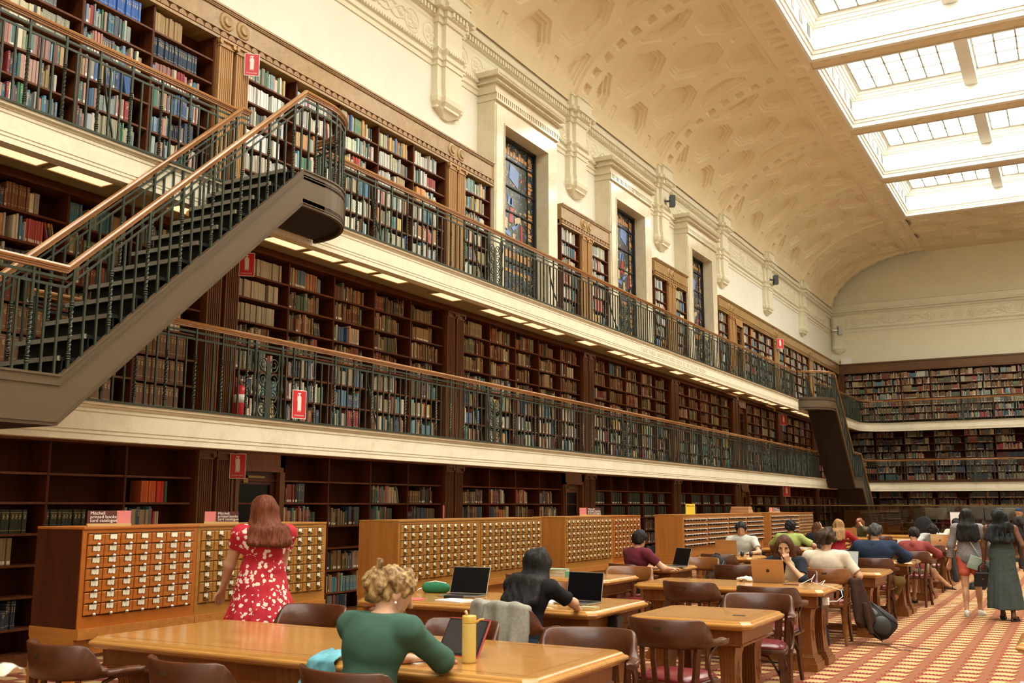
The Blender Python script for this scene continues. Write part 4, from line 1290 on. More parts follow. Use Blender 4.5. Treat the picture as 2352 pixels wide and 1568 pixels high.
def cabinet(y0, y1, cols, rows, kind, mat, label, base='plinth', sides='R', back=True, ztop=CTOP, gp='card catalogue cabinets along the left side'):
    t = thing('card_catalogue_cabinet', label, 'card catalogue', (CX, (y0+y1)/2, 0), 0, gp)
    W = y1-y0; h = W/2; B = CB-CX
    zb = .655 if kind != 3 else .68
    mb = MB()
    mb.box(B, -.012, -h+.002, h-.002, zb, ztop-.018); mb.build('carcass', M['cabred'] if kind == 1 else M['cabv'], t)
    mb = MB(); mb.box(B, .008, -h, h, ztop-.018, ztop); mb.build('top_board', mat, t, bevel=.003)
    mb = MB(); z1 = zb+.085
    mb.box(-.012, .0, -h, -h+.035, zb, ztop-.018); mb.box(-.012, .0, h-.035, h, zb, ztop-.018); mb.box(-.012, 0, -h+.035, h-.035, ztop-.045, ztop-.018); mb.box(-.012, 0, -h+.035, h-.035, zb, z1)
    mb.build('face_frame', mat, t)
    mb = MB(); mb.box(B-.01, .016, -h, h, zb-.075, zb); mb.box(B, -.03, -h, h, zb-.19, zb-.075)
    for sy in (-1, 1): mb.box(-.13, -.03, sy*(h-.11), sy*h, 0, zb-.20); mb.box(B, B+.08, sy*(h-.11), sy*h, 0, zb-.20)
    mb.build('base_frame', M['cab'], t)
    dz0, dz1 = z1+.006, ztop-.050; dy0, dy1 = -h+.040, h-.040
    cw, rh = (dy1-dy0)/cols, (dz1-dz0)/rows
    gap = .005
    def mdr():
        mb = MB(); a, b_ = cw/2-gap/2, rh/2-gap/2; e = .006
        mb.loft([[(-.01, -a, -b_), (-.01, a, -b_), (-.01, a, b_), (-.01, -a, b_)], [(.006, -a, -b_), (.006, a, -b_), (.006, a, b_), (.006, -a, b_)], [(.012, -a+e, -b_+e), (.012, a-e, -b_+e), (.012, a-e, b_-e), (.012, -a+e, b_-e)]])
        return mb
    rr = random.Random(int(y0*100))
    for r_ in range(rows):
        for c in range(cols):
            loc = (rr.choice((0, 0, 0, .002, .004)), dy0+(c+.5)*cw, dz1-(r_+.5)*rh)
            d = put(('dr', round(cw, 4), round(rh, 4), mat.name), mdr, 'drawer', mat, t, loc)
            f = .012
            if kind != 3:
                sc = min(1, cw/.150)
                k2 = kind if kind == 1 else 2
                a = put(('hd_', k2), lambda: m_holder(k2), 'label_holder', M['brass'], d, (f, 0, .012)); a.scale = (1, 1.4, 1.3)
                b_ = put(('cd_', k2, rr.random() < .85), lambda: m_card(k2), 'label_card', M['card'] if rr.random() < .85 else M['paper'], d, (f, 0, .012)); b_.scale = (1, 1.4, 1.3)
                c_ = put(('kn_', k2), lambda: m_knob(k2), 'pull_knob', M['steel'] if k2 == 1 else M['brass'], d, (f, 0, .008)); c_.scale = (1.2, 1.3, 1.15)
            else:
                put(('kn_', 3), lambda: m_knob(3), 'black_pull', M['black'], d, (f, 0, 0))
                put(('tg_',), m_tag, 'white_tag', M['paper'], d, (f, 0, 0))
    # keep single cards: nothing loose
    return t
cabinet(4.94, 6.04, 7, 7, 1, M['draw1'], 'nearest card catalogue cabinet, orange wood with seven columns of drawers')
cabinet(6.045, 7.68, 11, 7, 2, M['draw2'], 'golden card catalogue cabinet behind the woman in the red dress')
cabinet(8.87, 10.525, 11, 7, 2, M['draw2'], 'golden card catalogue cabinet behind the curly haired reader in green')
cabinet(10.53, 12.17, 11, 7, 2, M['draw2'], 'golden card catalogue cabinet behind the long haired reader in black')
cabinet(12.88, 14.535, 11, 7, 2, M['draw2'], 'golden card catalogue cabinet left of the man in the maroon shirt')
cabinet(14.54, 15.70, 7, 7, 2, M['draw1'], 'orange card catalogue cabinet directly behind the man in the maroon shirt')
for i, (a, b_, c) in enumerate(((17.7, 19.04, 8), (19.045, 20.4, 8), (20.405, 21.7, 8), (21.705, 23.04, 8))):
    cabinet(a, b_, c, 6, 3, M['cab'], 'black-handled catalogue cabinet, %s unit of the row behind the man in pale grey' % ordn(i+1), ztop=1.375)
cabinet(23.69, 26.4, 15, 6, 3, M['cab'], 'black-handled catalogue cabinet behind the man in the green shirt', ztop=1.375)
cabinet(26.405, 28.09, 11, 7, 2, M['cab'], 'farthest card catalogue cabinet at the end of the row', ztop=1.36)
# ================================================================ TABLES AND CHAIRS
TH = .76
def m_top(L, W):
    mb = MB(); c = .055; rings = []
    def ring(ins, z, ch):
        a, b_ = L/2-ins, W/2-ins
        return [(-a+ch, -b_, z), (a-ch, -b_, z), (a, -b_+ch, z), (a, b_-ch, z), (a-ch, b_, z), (-a+ch, b_, z), (-a, b_-ch, z), (-a, -b_+ch, z)]
    for ins, z in ((.055, TH-.066), (.035, TH-.064), (.018, TH-.054), (.010, TH-.044), (.002, TH-.040), (0, TH-.030), (.004, TH-.022), (.018, TH-.016), (.024, TH-.008), (.030, TH-.002), (.038, TH)):
        rings.append(ring(ins, z, c))
    mb.loft(rings); return mb
def m_inlay(L, W):
    mb = MB(); a, b_ = L/2-.11, W/2-.11; z0, z1 = TH-.001, TH+.0006
    for (x0, x1, y0, y1) in ((-a, a, -b_, -b_+.003), (-a, a, b_-.003, b_), (-a, -a+.003, -b_, b_), (a-.003, a, -b_, b_)): mb.box(x0, x1, y0, y1, z0, z1)
    return mb
def m_apron(L, W):
    mb = MB(); a, b_ = L/2-.085, W/2-.085
    def ring(e, z): return [(-a+e, -b_+e, z), (a-e, -b_+e, z), (a-e, b_-e, z), (-a+e, b_-e, z)]
    mb.loft([ring(.0, TH-.068), ring(.004, TH-.15), ring(.004, TH-.155), ring(-.004, TH-.16), ring(-.004, TH-.172), ring(.02, TH-.178), ring(.02, TH-.185)])
    return mb
def m_leg():
    """fluted front, tapering in a concave sweep, stepped foot; front faces -y, outer side +x"""
    mb = MB(); secs = []
    n = 5
    for z, wx, wy in ((TH-.18, .075, .115), (.50, .056, .088), (.36, .052, .082), (.24, .056, .088), (.15, .066, .10), (.11, .080, .115)):
        fw = 2*wx/n; pr = [(wx, -wy)]
        ring = []
        # front face flutes
        for i in range(n):
            a = -wx+i*fw; ring += [(a+.002, -wy, z), (a+fw*.25, -wy+.009, z), (a+fw*.75, -wy+.009, z), (a+fw-.002, -wy, z)]
        ring += [(wx, -wy+.004, z), (wx, wy-.004, z)]
        for i in range(n):
            a = wx-i*fw; ring += [(a-.002, wy, z), (a-fw*.25, wy-.009, z), (a-fw*.75, wy-.009, z), (a-fw+.002, wy, z)]
        ring += [(-wx, wy-.004, z), (-wx, -wy+.004, z)]
        secs.append(ring)
    mb.loft(list(reversed(secs)))
    for z0, z1, ex in ((.095, .125, .010), (.07, .097, .02), (0, .072, .036)):
        mb.box(-.080-ex, .080+ex, -.115-ex, .115+ex, z0, z1)
    for sx in (-1, 1):   # lozenge relief on the sides
        for zc, hz in ((.37, .115), (.37, .06)):
            w = .045 if hz > .1 else .024
            mb.loft([[(sx*.054, -w, zc), (sx*.054, 0, zc-hz), (sx*.054, w, zc), (sx*.054, 0, zc+hz)], [(sx*(.062 if hz > .1 else .068), -w*.8, zc), (sx*(.062 if hz > .1 else .068), 0, zc-hz*.8), (sx*(.062 if hz > .1 else .068), w*.8, zc), (sx*(.062 if hz > .1 else .068), 0, zc+hz*.8)]])
    return mb
def table(x0, x1, y0, y1, label, gp='oak reading tables', bars=True):
    L, W = x1-x0, y1-y0
    t = thing('reading_table', label, 'table', ((x0+x1)/2, (y0+y1)/2, 0), 0, gp)
    put(('tt', round(L,3), round(W,3)), lambda: m_top(L, W), 'tabletop', M['table'], t)
    put(('ti', round(L,3), round(W,3)), lambda: m_inlay(L, W), 'inlay_line', M['tabled'], t)
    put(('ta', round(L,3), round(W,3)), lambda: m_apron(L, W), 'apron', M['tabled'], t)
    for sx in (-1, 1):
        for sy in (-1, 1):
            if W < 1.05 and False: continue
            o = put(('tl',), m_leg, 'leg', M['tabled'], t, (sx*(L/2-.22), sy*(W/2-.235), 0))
            if sx < 0: o.rotation_euler = (0,0,PI)
        put(('tf', round(W,3)), lambda: MB().box(-.05, .05, -(W/2-.3), W/2-.3, .02, .085), 'foot_rail', M['tabled'], t, (sx*(L/2-.22), 0, 0))
    put(('ts', round(L,3)), lambda: MB().box(-(L/2-.25), L/2-.25, -.05, .05, .03, .10), 'stretcher', M['tabled'], t)
    return t
TABLES = [
 (-5.32, -2.22, 4.15, 5.30, 'nearest long oak reading table, with the yellow bottle on it'),
 (-5.50, -3.23, 6.98, 8.12, 'oak table behind the nearest one, with two open black laptops'),
 (-2.95, -2.02, 6.89, 7.85, 'small empty square oak table in front of the aisle, power plate on top'),
 (-5.36, -4.45, 9.97, 10.90, 'small oak table with a pile of paperbacks, against the card cabinets'),
 (-4.10, -2.17, 9.80, 10.75, 'oak table with the tan laptop and white cable at its aisle end'),
 (-5.44, -4.53, 12.20, 13.14, 'small oak table where the man in maroon types'),
 (-4.10, -2.12, 12.65, 13.60, 'oak table in front of the reader in the white T-shirt'),
 (-5.32, -4.43, 15.28, 16.21, 'small oak table where the man in the pale grey shirt sits'),
 (-4.10, -2.13, 15.28, 16.22, 'oak table in front of the reader in the navy jacket'),
 (-5.32, -4.43, 18.9, 19.85, 'small oak table of the reader in the green shirt'),
 (-4.10, -2.14, 17.93, 18.86, 'oak table in front of the reader in the dusky red hooded jacket'),
 (-4.10, -2.15, 20.6, 21.55, 'oak table under the silver laptop of the grey hooded reader'),
 (-5.32, -4.43, 21.9, 22.85, 'small oak table of the two long haired women'),
 (-4.10, -2.15, 23.3, 24.25, 'oak table behind the masked reader'),
 (-5.32, -2.15, 25.9, 26.85, 'long oak table of the woman holding her forehead'),
 (-5.32, -2.15, 28.6, 29.5, 'farthest oak reading table before the dark glass screen'),
 (-.40, 2.4, 6.62, 7.46, 'oak table whose corner shows right of the aisle below the walking women'),
 (-.39, 2.4, 4.25, 5.29, 'oak table whose corner shows at the bottom right of the picture'),
]
for a in TABLES: table(*a)
# grey desk pad lying on the lower right table corner
tag(MB().box(-.30, .3, 4.5, 5.22, TH+.001, TH+.006).build('desk_pad', solid('grey desk pad', (.22,.22,.23), .6)), 'grey desk pad on the bottom right table corner', 'desk pad')

M['inlay'] = solid('dark brass inlay', (.06,.035,.012), .5, .4)
# ---- bentwood armchair, facing +y
def yoke_path(n=36):
    pts = []
    for i in range(n+1):
        t = -1+2*i/n; a = abs(t)
        # plan of the horseshoe
        th_ = a*PI*.5
        if a < .62:
            u = a/.62; x = .262*math.sin(u*PI/2); y = -.235+.20*(1-math.cos(u*PI/2))
        else:
            u = (a-.62)/.38; x = .262+.022*math.sin(u*PI)*1.0; y = -.035+.215*u
            if u > .8: x += .012*(u-.8)/.2
        pts.append((math.copysign(x, t) if t else 0, y, a))
    return pts
def m_yoke():
    mb = MB(); rings = []
    P = yoke_path()
    for i, (x, y, a) in enumerate(P):
        p0 = P[max(0, i-1)]; p1 = P[min(len(P)-1, i+1)]
        d = Vector((p1[0]-p0[0], p1[1]-p0[1], 0)).normalized(); s = Vector((d.y, -d.x, 0))   # outward
        k = min(1, max(0, (a-.40)/.26)); k = k*k*(3-2*k)
        zb = .662+.010*k; zt = .842*(1-k)+.702*k
        if a > .66: zt += .014*math.sin((a-.66)/.34*PI)
        wi = .013*(1-k)+.026*k
        if a > .95: wi *= .8
        lean = .028*(1-k)
        c = Vector((x, y, 0))
        zm = zb+.035
        rings.append([c-s*wi+Vector((0,0,zb)), c+s*wi+Vector((0,0,zb)), c+s*(wi+.006)+Vector((0,0,zm)), c+s*(wi*.9+lean)+Vector((0,0,zt-.006)), c+s*(lean)+Vector((0,0,zt)), c-s*(wi*.9-lean)+Vector((0,0,zt-.006)), c-s*(wi+.004)+Vector((0,0,zm))])
    mb.loft(rings, smooth=True); return mb
def seat_ring(e, z, n=28):
    r = []
    for i in range(n):
        a = 2*PI*i/n; ca, sa = math.cos(a), math.sin(a)
        q = .44
        x = math.copysign(abs(ca)**q, ca)*(.228+e)*(1+.06*sa); y = math.copysign(abs(sa)**q, sa)*(.215+e)+.01
        r.append((x, y, z))
    return r
def m_seatframe():
    mb = MB(); mb.loft([seat_ring(-.02, .415), seat_ring(0, .418), seat_ring(.004, .435), seat_ring(0, .452), seat_ring(-.01, .456)], smooth=False); return mb
def m_cushion():
    mb = MB(); mb.loft([seat_ring(-.012, .452), seat_ring(-.008, .462), seat_ring(-.018, .478), seat_ring(-.06, .494), seat_ring(-.12, .503), seat_ring(-.19, .506)], smooth=True); return mb
def m_slat(x, y0, y1, xt):
    mb = MB(); P = [(x, y0, .43), (x*1.0, y0-.012, .50), (xt, y1-.004, .60), (xt, y1, .68)]
    mb.tube(P, .016, sq=True, ry=.007, up=(0, 1, 0)); return mb
def m_armloop(s):
    mb = MB(); P = []
    for i in range(15):
        a = i/14; ang = R(62)+a*R(225)
        P.append((s*(.258+.006*math.sin(a*PI)), .005+.115*math.cos(ang)*-1*-1+.02, .555+.115*math.sin(ang)))
    P = [(s*.262, .10, .672), (s*.262, .035, .668), (s*.262, -.03, .645), (s*.264, -.075, .60), (s*.264, -.088, .55), (s*.264, -.072, .50), (s*.262, -.03, .462), (s*.258, .03, .446), (s*.256, .11, .444)]
    mb.tube(P, .0115, 8); return mb
def m_fleg(s):
    mb = MB(); mb.tube([(s*.185, .175, .43), (s*.188, .182, .30), (s*.196, .20, .14), (s*.205, .222, 0)], [.019, .017, .015, .013], sq=True); return mb
def m_rleg(s):
    mb = MB(); mb.tube([(s*.222, -.150, .665), (s*.212, -.165, .52), (s*.200, -.172, .42), (s*.196, -.20, .22), (s*.205, -.255, 0)], [.015, .017, .018, .016, .013], sq=True); return mb
def m_cbrace(s):
    mb = MB(); P = []
    for i in range(9):
        a = i/8*PI/2; P.append((s*(.195-.0), .16-.15*math.sin(a)*1.0, .28+.135*(1-math.cos(a))*1.0))
    mb.tube([(s*.19, .175, .26), (s*.188, .13, .31), (s*.18, .07, .37), (s*.17, .0, .41)], .009, 6)
    mb.tube([(s*.175, .18, .26), (s*.14, .178, .33), (s*.09, .175, .40), (s*.02, .172, .413)], .009, 6)
    mb.tube([(s*.196, -.18, .26), (s*.192, -.12, .33), (s*.18, -.05, .40)], .009, 6); return mb
chair_n = [0]
def chair(x, y, rz, label, mat='chair'):
    t = thing('armchair', label, 'chair', (x, y, 0), rz, 'bentwood library armchairs')
    w = M[mat]
    put(('c1', mat), m_yoke, 'backrest', w, t); put(('c2', mat), m_seatframe, 'seat_frame', w, t); put(('c3',), m_cushion, 'seat_cushion', M['leather'], t)
    for i, (a, b_, c, d) in enumerate(((-.125, -.20, -.205, -.135), (-.043, -.212, -.233, -.046), (.043, -.212, -.233, .046), (.125, -.20, -.205, .135))):
        put(('c4', mat, i), lambda: m_slat(a, b_, c, d), 'slat', w, t)
    for s in (-1, 1):
        put(('c5', mat, s), lambda: m_armloop(s), 'arm_loop', w, t); put(('c6', mat, s), lambda: m_fleg(s), 'leg', w, t); put(('c7', mat, s), lambda: m_rleg(s), 'leg', w, t); put(('c8', mat, s), lambda: m_cbrace(s), 'brace', w, t)
    put(('c9',), lambda: MB().box(-.026, .026, -.268, -.262, .775, .797), 'crest_inlay', M['inlay'], t)
    return t
CH = [
 (-4.72, 3.70, R(-8), 'bentwood armchair seen from behind at the bottom left corner'),
 (-3.70, 3.62, R(-6), 'bentwood armchair, second from left along the front of the nearest table'),
 (-2.88, 3.76, R(-6), 'bentwood armchair under the curly haired reader in green'),
 (-4.82, 5.56, PI+R(6), 'armchair on the far side of the nearest table beside the red dress'),
 (-4.12, 5.86, R(-28), 'armchair just behind the head of the reader in green'),
 (-3.42, 5.30, PI, 'armchair back showing right behind the yellow bottle'),
 (-2.50, 5.28, PI+R(16), 'dark armchair at the far right corner of the nearest table'),
 (-3.58, 6.40, R(-10), 'armchair with a grey jacket draped over its back, under the reader in black'),
 (-2.36, 6.34, R(-4), 'armchair in front of the small empty square table'),
 (-2.31, 8.06, PI+R(10), 'armchair behind the right end of the small empty square table'),
 (-3.28, 9.38, R(-4), 'armchair left of centre along the front of the table with the tan laptop'),
 (-2.50, 9.18, R(2), 'armchair in front of the table with the tan laptop, nearer the aisle'),
 (-4.72, 14.72, R(-4), 'armchair with a black backpack hung behind it'),
 (-4.62, 10.92, PI+R(14), 'light wood armchair at the right corner of the table with paperbacks', 'chairl'),
 (-4.62, 13.35, PI+R(8), 'light wood armchair across from the man in maroon', 'chairl'),
 (-4.90, 11.72, R(-30), 'armchair under the man in the maroon polo shirt'),
 (-5.05, 9.42, R(-12), 'armchair at the left front of the table with paperbacks'),
 (-4.20, 8.34, PI+R(-6), 'armchair just behind the right open black laptop', 'chairl'),
 (-2.62, 12.10, R(4), 'armchair under the reader in the white T-shirt', 'chairl'),
 (-3.72, 12.25, R(-5), 'armchair left of the reader in the white T-shirt'),
 (-2.55, 14.70, R(-2), 'armchair under the reader in the navy jacket'),
 (-2.38, 17.15, R(-4), 'armchair under the reader in the dusky red hooded jacket'),
 (-2.84, 11.25, PI, 'armchair under the woman in the cream vest'),
 (-4.92, 16.52, PI, 'armchair under the man in the pale grey shirt'),
 (-4.68, 18.42, R(-5), 'armchair under the reader in the green shirt'),
 (-2.6, 22.02, PI, 'armchair under the grey hooded reader with headphones'),
 (-3.2, 20.0, R(0), 'empty armchair before the table of the silver laptop, left side'),
 (-2.5, 20.1, R(3), 'empty armchair before the table of the silver laptop, beside the aisle'),
 (-3.55, 17.3, R(-6), 'empty armchair left of the reader in the dusky red jacket'),
 (-3.5, 14.7, R(5), 'empty armchair left of the reader in the navy jacket'),
 (-2.6, 22.75, R(0), 'empty armchair before the table of the masked reader'),
 (-3.4, 22.8, R(0), 'empty armchair before the masked reader, farther from the aisle'),
 (-3.0, 25.3, R(0), 'empty armchair one row past the masked reader'),
 (-4.2, 25.3, R(0), 'empty armchair between the last two reading tables on the left'),
 (-2.6, 28.0, R(0), 'empty armchair nearest the aisle before the farthest table'),
 (-3.6, 28.0, R(0), 'empty armchair in the middle before the farthest table'),
]
for c in CH: chair(*c)
# ================================================================ PEOPLE (each body one surface: blended tapered volumes, meshed by surface nets)
f32 = np.float32
def V3(*a): return np.array(a[0] if len(a) == 1 else a, dtype=float)
class Field:
    def __init__(s, h, k=.028): s.h = h; s.k = k; s.p = []; s.cuts = []; s.noise = None; s.subs = []
    def cap(s, a, b_, ra, rb=None, k=None):
        a, b_ = V3(a), V3(b_); rb = ra if rb is None else rb; m = max(ra, rb)
        def fn(X, Y, Z):
            d = b_-a; L = d@d+1e-9
            t = np.clip(((X-a[0])*d[0]+(Y-a[1])*d[1]+(Z-a[2])*d[2])/L, 0, 1)
            return np.sqrt((X-a[0]-t*d[0])**2+(Y-a[1]-t*d[1])**2+(Z-a[2]-t*d[2])**2)-(ra+(rb-ra)*t)
        s.p.append((fn, np.minimum(a, b_)-m, np.maximum(a, b_)+m, k)); return s
    def ell(s, c, r, Rm=None, k=None):
        c, r = V3(c), V3(r); Rm = np.eye(3) if Rm is None else np.array(Rm, dtype=float); m = max(r)
        def fn(X, Y, Z):
            dx, dy, dz = X-c[0], Y-c[1], Z-c[2]
            x = dx*Rm[0,0]+dy*Rm[1,0]+dz*Rm[2,0]; y = dx*Rm[0,1]+dy*Rm[1,1]+dz*Rm[2,1]; z = dx*Rm[0,2]+dy*Rm[1,2]+dz*Rm[2,2]
            k0 = np.sqrt((x/r[0])**2+(y/r[1])**2+(z/r[2])**2)+1e-6; k1 = np.sqrt((x/r[0]**2)**2+(y/r[1]**2)**2+(z/r[2]**2)**2)+1e-6
            return k0*(k0-1)/k1
        s.p.append((fn, c-m, c+m, k)); return s
    def fn(s, f, lo, hi, k=None): s.p.append((f, V3(lo), V3(hi), k)); return s
    def cut(s, p, n):     # keep the side where (x-p).n < 0
        p, n = V3(p), V3(n); n = n/np.linalg.norm(n)
        s.cuts.append(lambda X, Y, Z: (X-p[0])*n[0]+(Y-p[1])*n[1]+(Z-p[2])*n[2]); return s
    def sub(s, f): s.subs.append(f); return s
    def mesh(s, name, mat, parent, infl=0.0):
        h = s.h; lo = np.min([q[1] for q in s.p], 0)-.03-infl; hi = np.max([q[2] for q in s.p], 0)+.03+infl
        n = np.ceil((hi-lo)/h).astype(int)+2
        ax = [(lo[i]+np.arange(n[i])*h).astype(f32) for i in range(3)]
        F = np.full(n, .3, f32)
        for fn, a, b_, k in s.p:
            k = s.k if k is None else k; mg = k+infl+2*h+.01
            i0 = np.maximum(((a-mg-lo)/h).astype(int), 0); i1 = np.minimum(((b_+mg-lo)/h).astype(int)+2, n)
            sl = tuple(slice(i0[i], i1[i]) for i in range(3))
            X = ax[0][sl[0]][:, None, None]; Y = ax[1][sl[1]][None, :, None]; Z = ax[2][sl[2]][None, None, :]
            d = (fn(X, Y, Z)-infl).astype(f32); g = F[sl]
            hh = np.clip(k-np.abs(g-d), 0, None)/k; F[sl] = np.minimum(g, d)-hh*hh*k*.25
        X, Y, Z = ax[0][:, None, None], ax[1][None, :, None], ax[2][None, None, :]
        if s.noise is not None: F = F+s.noise(X, Y, Z).astype(f32)
        for c in s.cuts: F = np.maximum(F, c(X, Y, Z).astype(f32))
        for c in s.subs: F = np.maximum(F, -c(X, Y, Z).astype(f32))
        v, f = nets(F, lo, h)
        if len(v) == 0: return None
        me = bpy.data.meshes.new(name); me.vertices.add(len(v)); me.vertices.foreach_set('co', v.reshape(-1).astype(f32))
        me.loops.add(f.size); me.loops.foreach_set('vertex_index', f.reshape(-1).astype(np.int32))
        me.polygons.add(len(f)); me.polygons.foreach_set('loop_start', np.arange(0, f.size, 4, dtype=np.int32))
        me.update(calc_edges=True); me.polygons.foreach_set('use_smooth', [True]*len(f)); me.materials.append(mat)
        return link(name, me, parent)
def nets(F, lo, h):
    n = F.shape; S = F < 0
    c = S[:-1,:-1,:-1].astype(np.int8)
    cnt = np.zeros(tuple(i-1 for i in n), np.int8)
    for a in (0, 1):
        for b_ in (0, 1):
            for d in (0, 1): cnt += S[a:n[0]-1+a, b_:n[1]-1+b_, d:n[2]-1+d]
    act = (cnt > 0) & (cnt < 8); ids = np.full(act.shape, -1, np.int64); I = np.argwhere(act); ids[act] = np.arange(len(I))
    if len(I) == 0: return np.zeros((0,3)), np.zeros((0,4), int)
    acc = np.zeros((len(I), 3)); w = np.zeros(len(I))
    cor = [(a, b_, d) for a in (0,1) for b_ in (0,1) for d in (0,1)]
    for p in cor:
        for ax in range(3):
            if p[ax]: continue
            q = list(p); q[ax] = 1
            fa = F[I[:,0]+p[0], I[:,1]+p[1], I[:,2]+p[2]]; fb = F[I[:,0]+q[0], I[:,1]+q[1], I[:,2]+q[2]]
            m = (fa < 0) != (fb < 0); t = np.where(m, fa/(fa-fb+1e-12), 0)
            for k in range(3): acc[:, k] += np.where(m, p[k]+(t if k == ax else 0), 0)
            w += m
    v = lo+(I+acc/w[:, None])*h
    faces = []
    for ax in range(3):
        sl0 = [slice(1, -1)]*3; sl0[ax] = slice(0, -1); sl1 = list(sl0); sl1[ax] = slice(1, None)
        a, b_ = S[tuple(sl0)], S[tuple(sl1)]; E = np.argwhere(a != b_)
        if len(E) == 0: continue
        inside = a[tuple(E.T)]
        o = np.ones(3, int); o[ax] = 0; E = E+o
        u, w2 = [(1, 2), (2, 0), (0, 1)][ax]
        du = np.zeros(3, int); du[u] = 1; dw = np.zeros(3, int); dw[w2] = 1
        q = [ids[tuple((E-du-dw).T)], ids[tuple((E-dw).T)], ids[tuple(E.T)], ids[tuple((E-du).T)]]
        q = np.stack(q, 1); q[~inside] = q[~inside][:, ::-1]; faces.append(q)
    f = np.concatenate(faces); f = f[(f >= 0).all(1)]
    return v, f
def nrm(v): v = V3(v); return v/(np.linalg.norm(v)+1e-9)
def ik(S, W, l1, l2, pole):
    S, W = V3(S), V3(W); d = W-S; L = np.linalg.norm(d); L2 = min(L, (l1+l2)*.995); u = d/L
    W = S+u*L2; a = (l1*l1-l2*l2+L2*L2)/(2*L2); hgt = math.sqrt(max(0, l1*l1-a*a))
    p = V3(pole); p = p-u*(p@u); p = p/(np.linalg.norm(p)+1e-9)
    return S+u*a+p*hgt, W
def frame(f, up=(0,0,1)):
    f = nrm(f); u = V3(up); r = np.cross(f, u); r = nrm(r); u = np.cross(r, f); return np.stack([r, f, u], 1)   # columns right, fwd, up
def hand(F, W, d, n, side, curl=.5, s=1.0):
    """palm from the wrist along d; n = palm normal (fingers close towards it); side = towards the thumb"""
    W, d, n = V3(W), nrm(d), nrm(n); t = nrm(np.cross(d, n))*side
    for o in (-.022, 0, .022): F.cap(W+t*o*.6*s, W+(d*.082+t*o)*s, .015*s, .0125*s, .012)
    for i, (o, L) in enumerate(((.031, .068), (.011, .075), (-.010, .070), (-.030, .055))):
        p = W+(d*.088+t*o)*s; a = curl*(1+.12*i); dd = d
        for j, sh in enumerate((.45, .30, .25)):
            an = a*(j+1)*.62; dd = nrm(d*math.cos(an)+n*math.sin(an)); q = p+dd*L*sh*s; F.cap(p, q, (.0088-.0007*j)*s, (.0082-.0008*j)*s, .004); p = q
    p = W+(d*.022+t*.022+n*.006)*s; q = p+(d*.030+t*.026+n*.012)*s; r_ = q+(d*.028+t*.004+n*.014*(1+curl))*s
    F.cap(p, q, .012*s, .010*s, .010); F.cap(q, r_, .010*s, .008*s, .004)
def rnoise(seed, freq, amp, stretch=(1,1,1), n=6):
    r = random.Random(seed); W = [(r.uniform(-1,1)*freq*stretch[0], r.uniform(-1,1)*freq*stretch[1], r.uniform(-1,1)*freq*stretch[2], r.uniform(0, 6.28)) for _ in range(n)]
    def f(X, Y, Z):
        o = 0
        for a, b_, c, p in W: o = o+np.sin(a*X+b_*Y+c*Z+p)
        return o*(amp/n**.5)
    return f
def skinmat(name, c):
    m, nt, b = newmat(name); v = mapped(nt, (1,1,1)); n = noise(nt, v, 14, 3)
    nt.links.new(ramp(nt, n, [(.3, tuple(x*.88 for x in c)), (.7, c)]), b.inputs['Base Color'])
    b.inputs['Roughness'].default_value = .5; b.inputs['Specular IOR Level'].default_value = .35
    return m
def clothmat(name, c, var=.85, sc=20, rough=.9):
    m, nt, b = newmat(name); v = mapped(nt, (1,1,1)); n = noise(nt, v, sc, 3)
    nt.links.new(ramp(nt, n, [(.3, tuple(x*var for x in c)), (.7, c)]), b.inputs['Base Color']); b.inputs['Roughness'].default_value = rough
    b.inputs['Specular IOR Level'].default_value = .2; bump(nt, b, noise(nt, v, 220, 2), .15, .002); return m
def hairmat(name, c1, c2, sc=1.0, stretch=(90, 90, 8)):
    m, nt, b = newmat(name); v = mapped(nt, tuple(x*sc for x in stretch)); n = noise(nt, v, 1, 3, .6, .6)
    nt.links.new(ramp(nt, n, [(.32, c1), (.68, c2)]), b.inputs['Base Color']); b.inputs['Roughness'].default_value = .5; b.inputs['Specular IOR Level'].default_value = .18
    n3 = noise(nt, mapped(nt, tuple(x*sc*3.2 for x in stretch)), 1, 2, .6, .4); bump(nt, b, n3, .9, .006); return m
SK = dict(fair=skinmat('fair skin', (.62, .36, .24)), light=skinmat('light skin', (.58, .33, .20)), tan=skinmat('tan skin', (.46, .24, .13)), deep=skinmat('deep brown skin', (.14, .058, .030)))
HB = hairmat('black hair', (.005, .005, .006), (.028, .025, .024))
M['eye'] = solid('eye', (.01, .008, .008), .2); M['lip'] = solid('lip', (.36, .10, .08), .5); M['sole'] = solid('rubber sole', (.5,.5,.46), .7); M['denim'] = clothmat('dark blue denim', (.012, .022, .045))
def collar(neck, HC, hf):
    u = nrm(HC-hf*.018-neck); a = neck-u*.0
    def f(X, Y, Z):
        t = np.clip((X-a[0])*u[0]+(Y-a[1])*u[1]+(Z-a[2])*u[2], -.015, .3); return np.sqrt((X-a[0]-t*u[0])**2+(Y-a[1]-t*u[1])**2+(Z-a[2]-t*u[2])**2)-.061
    return f
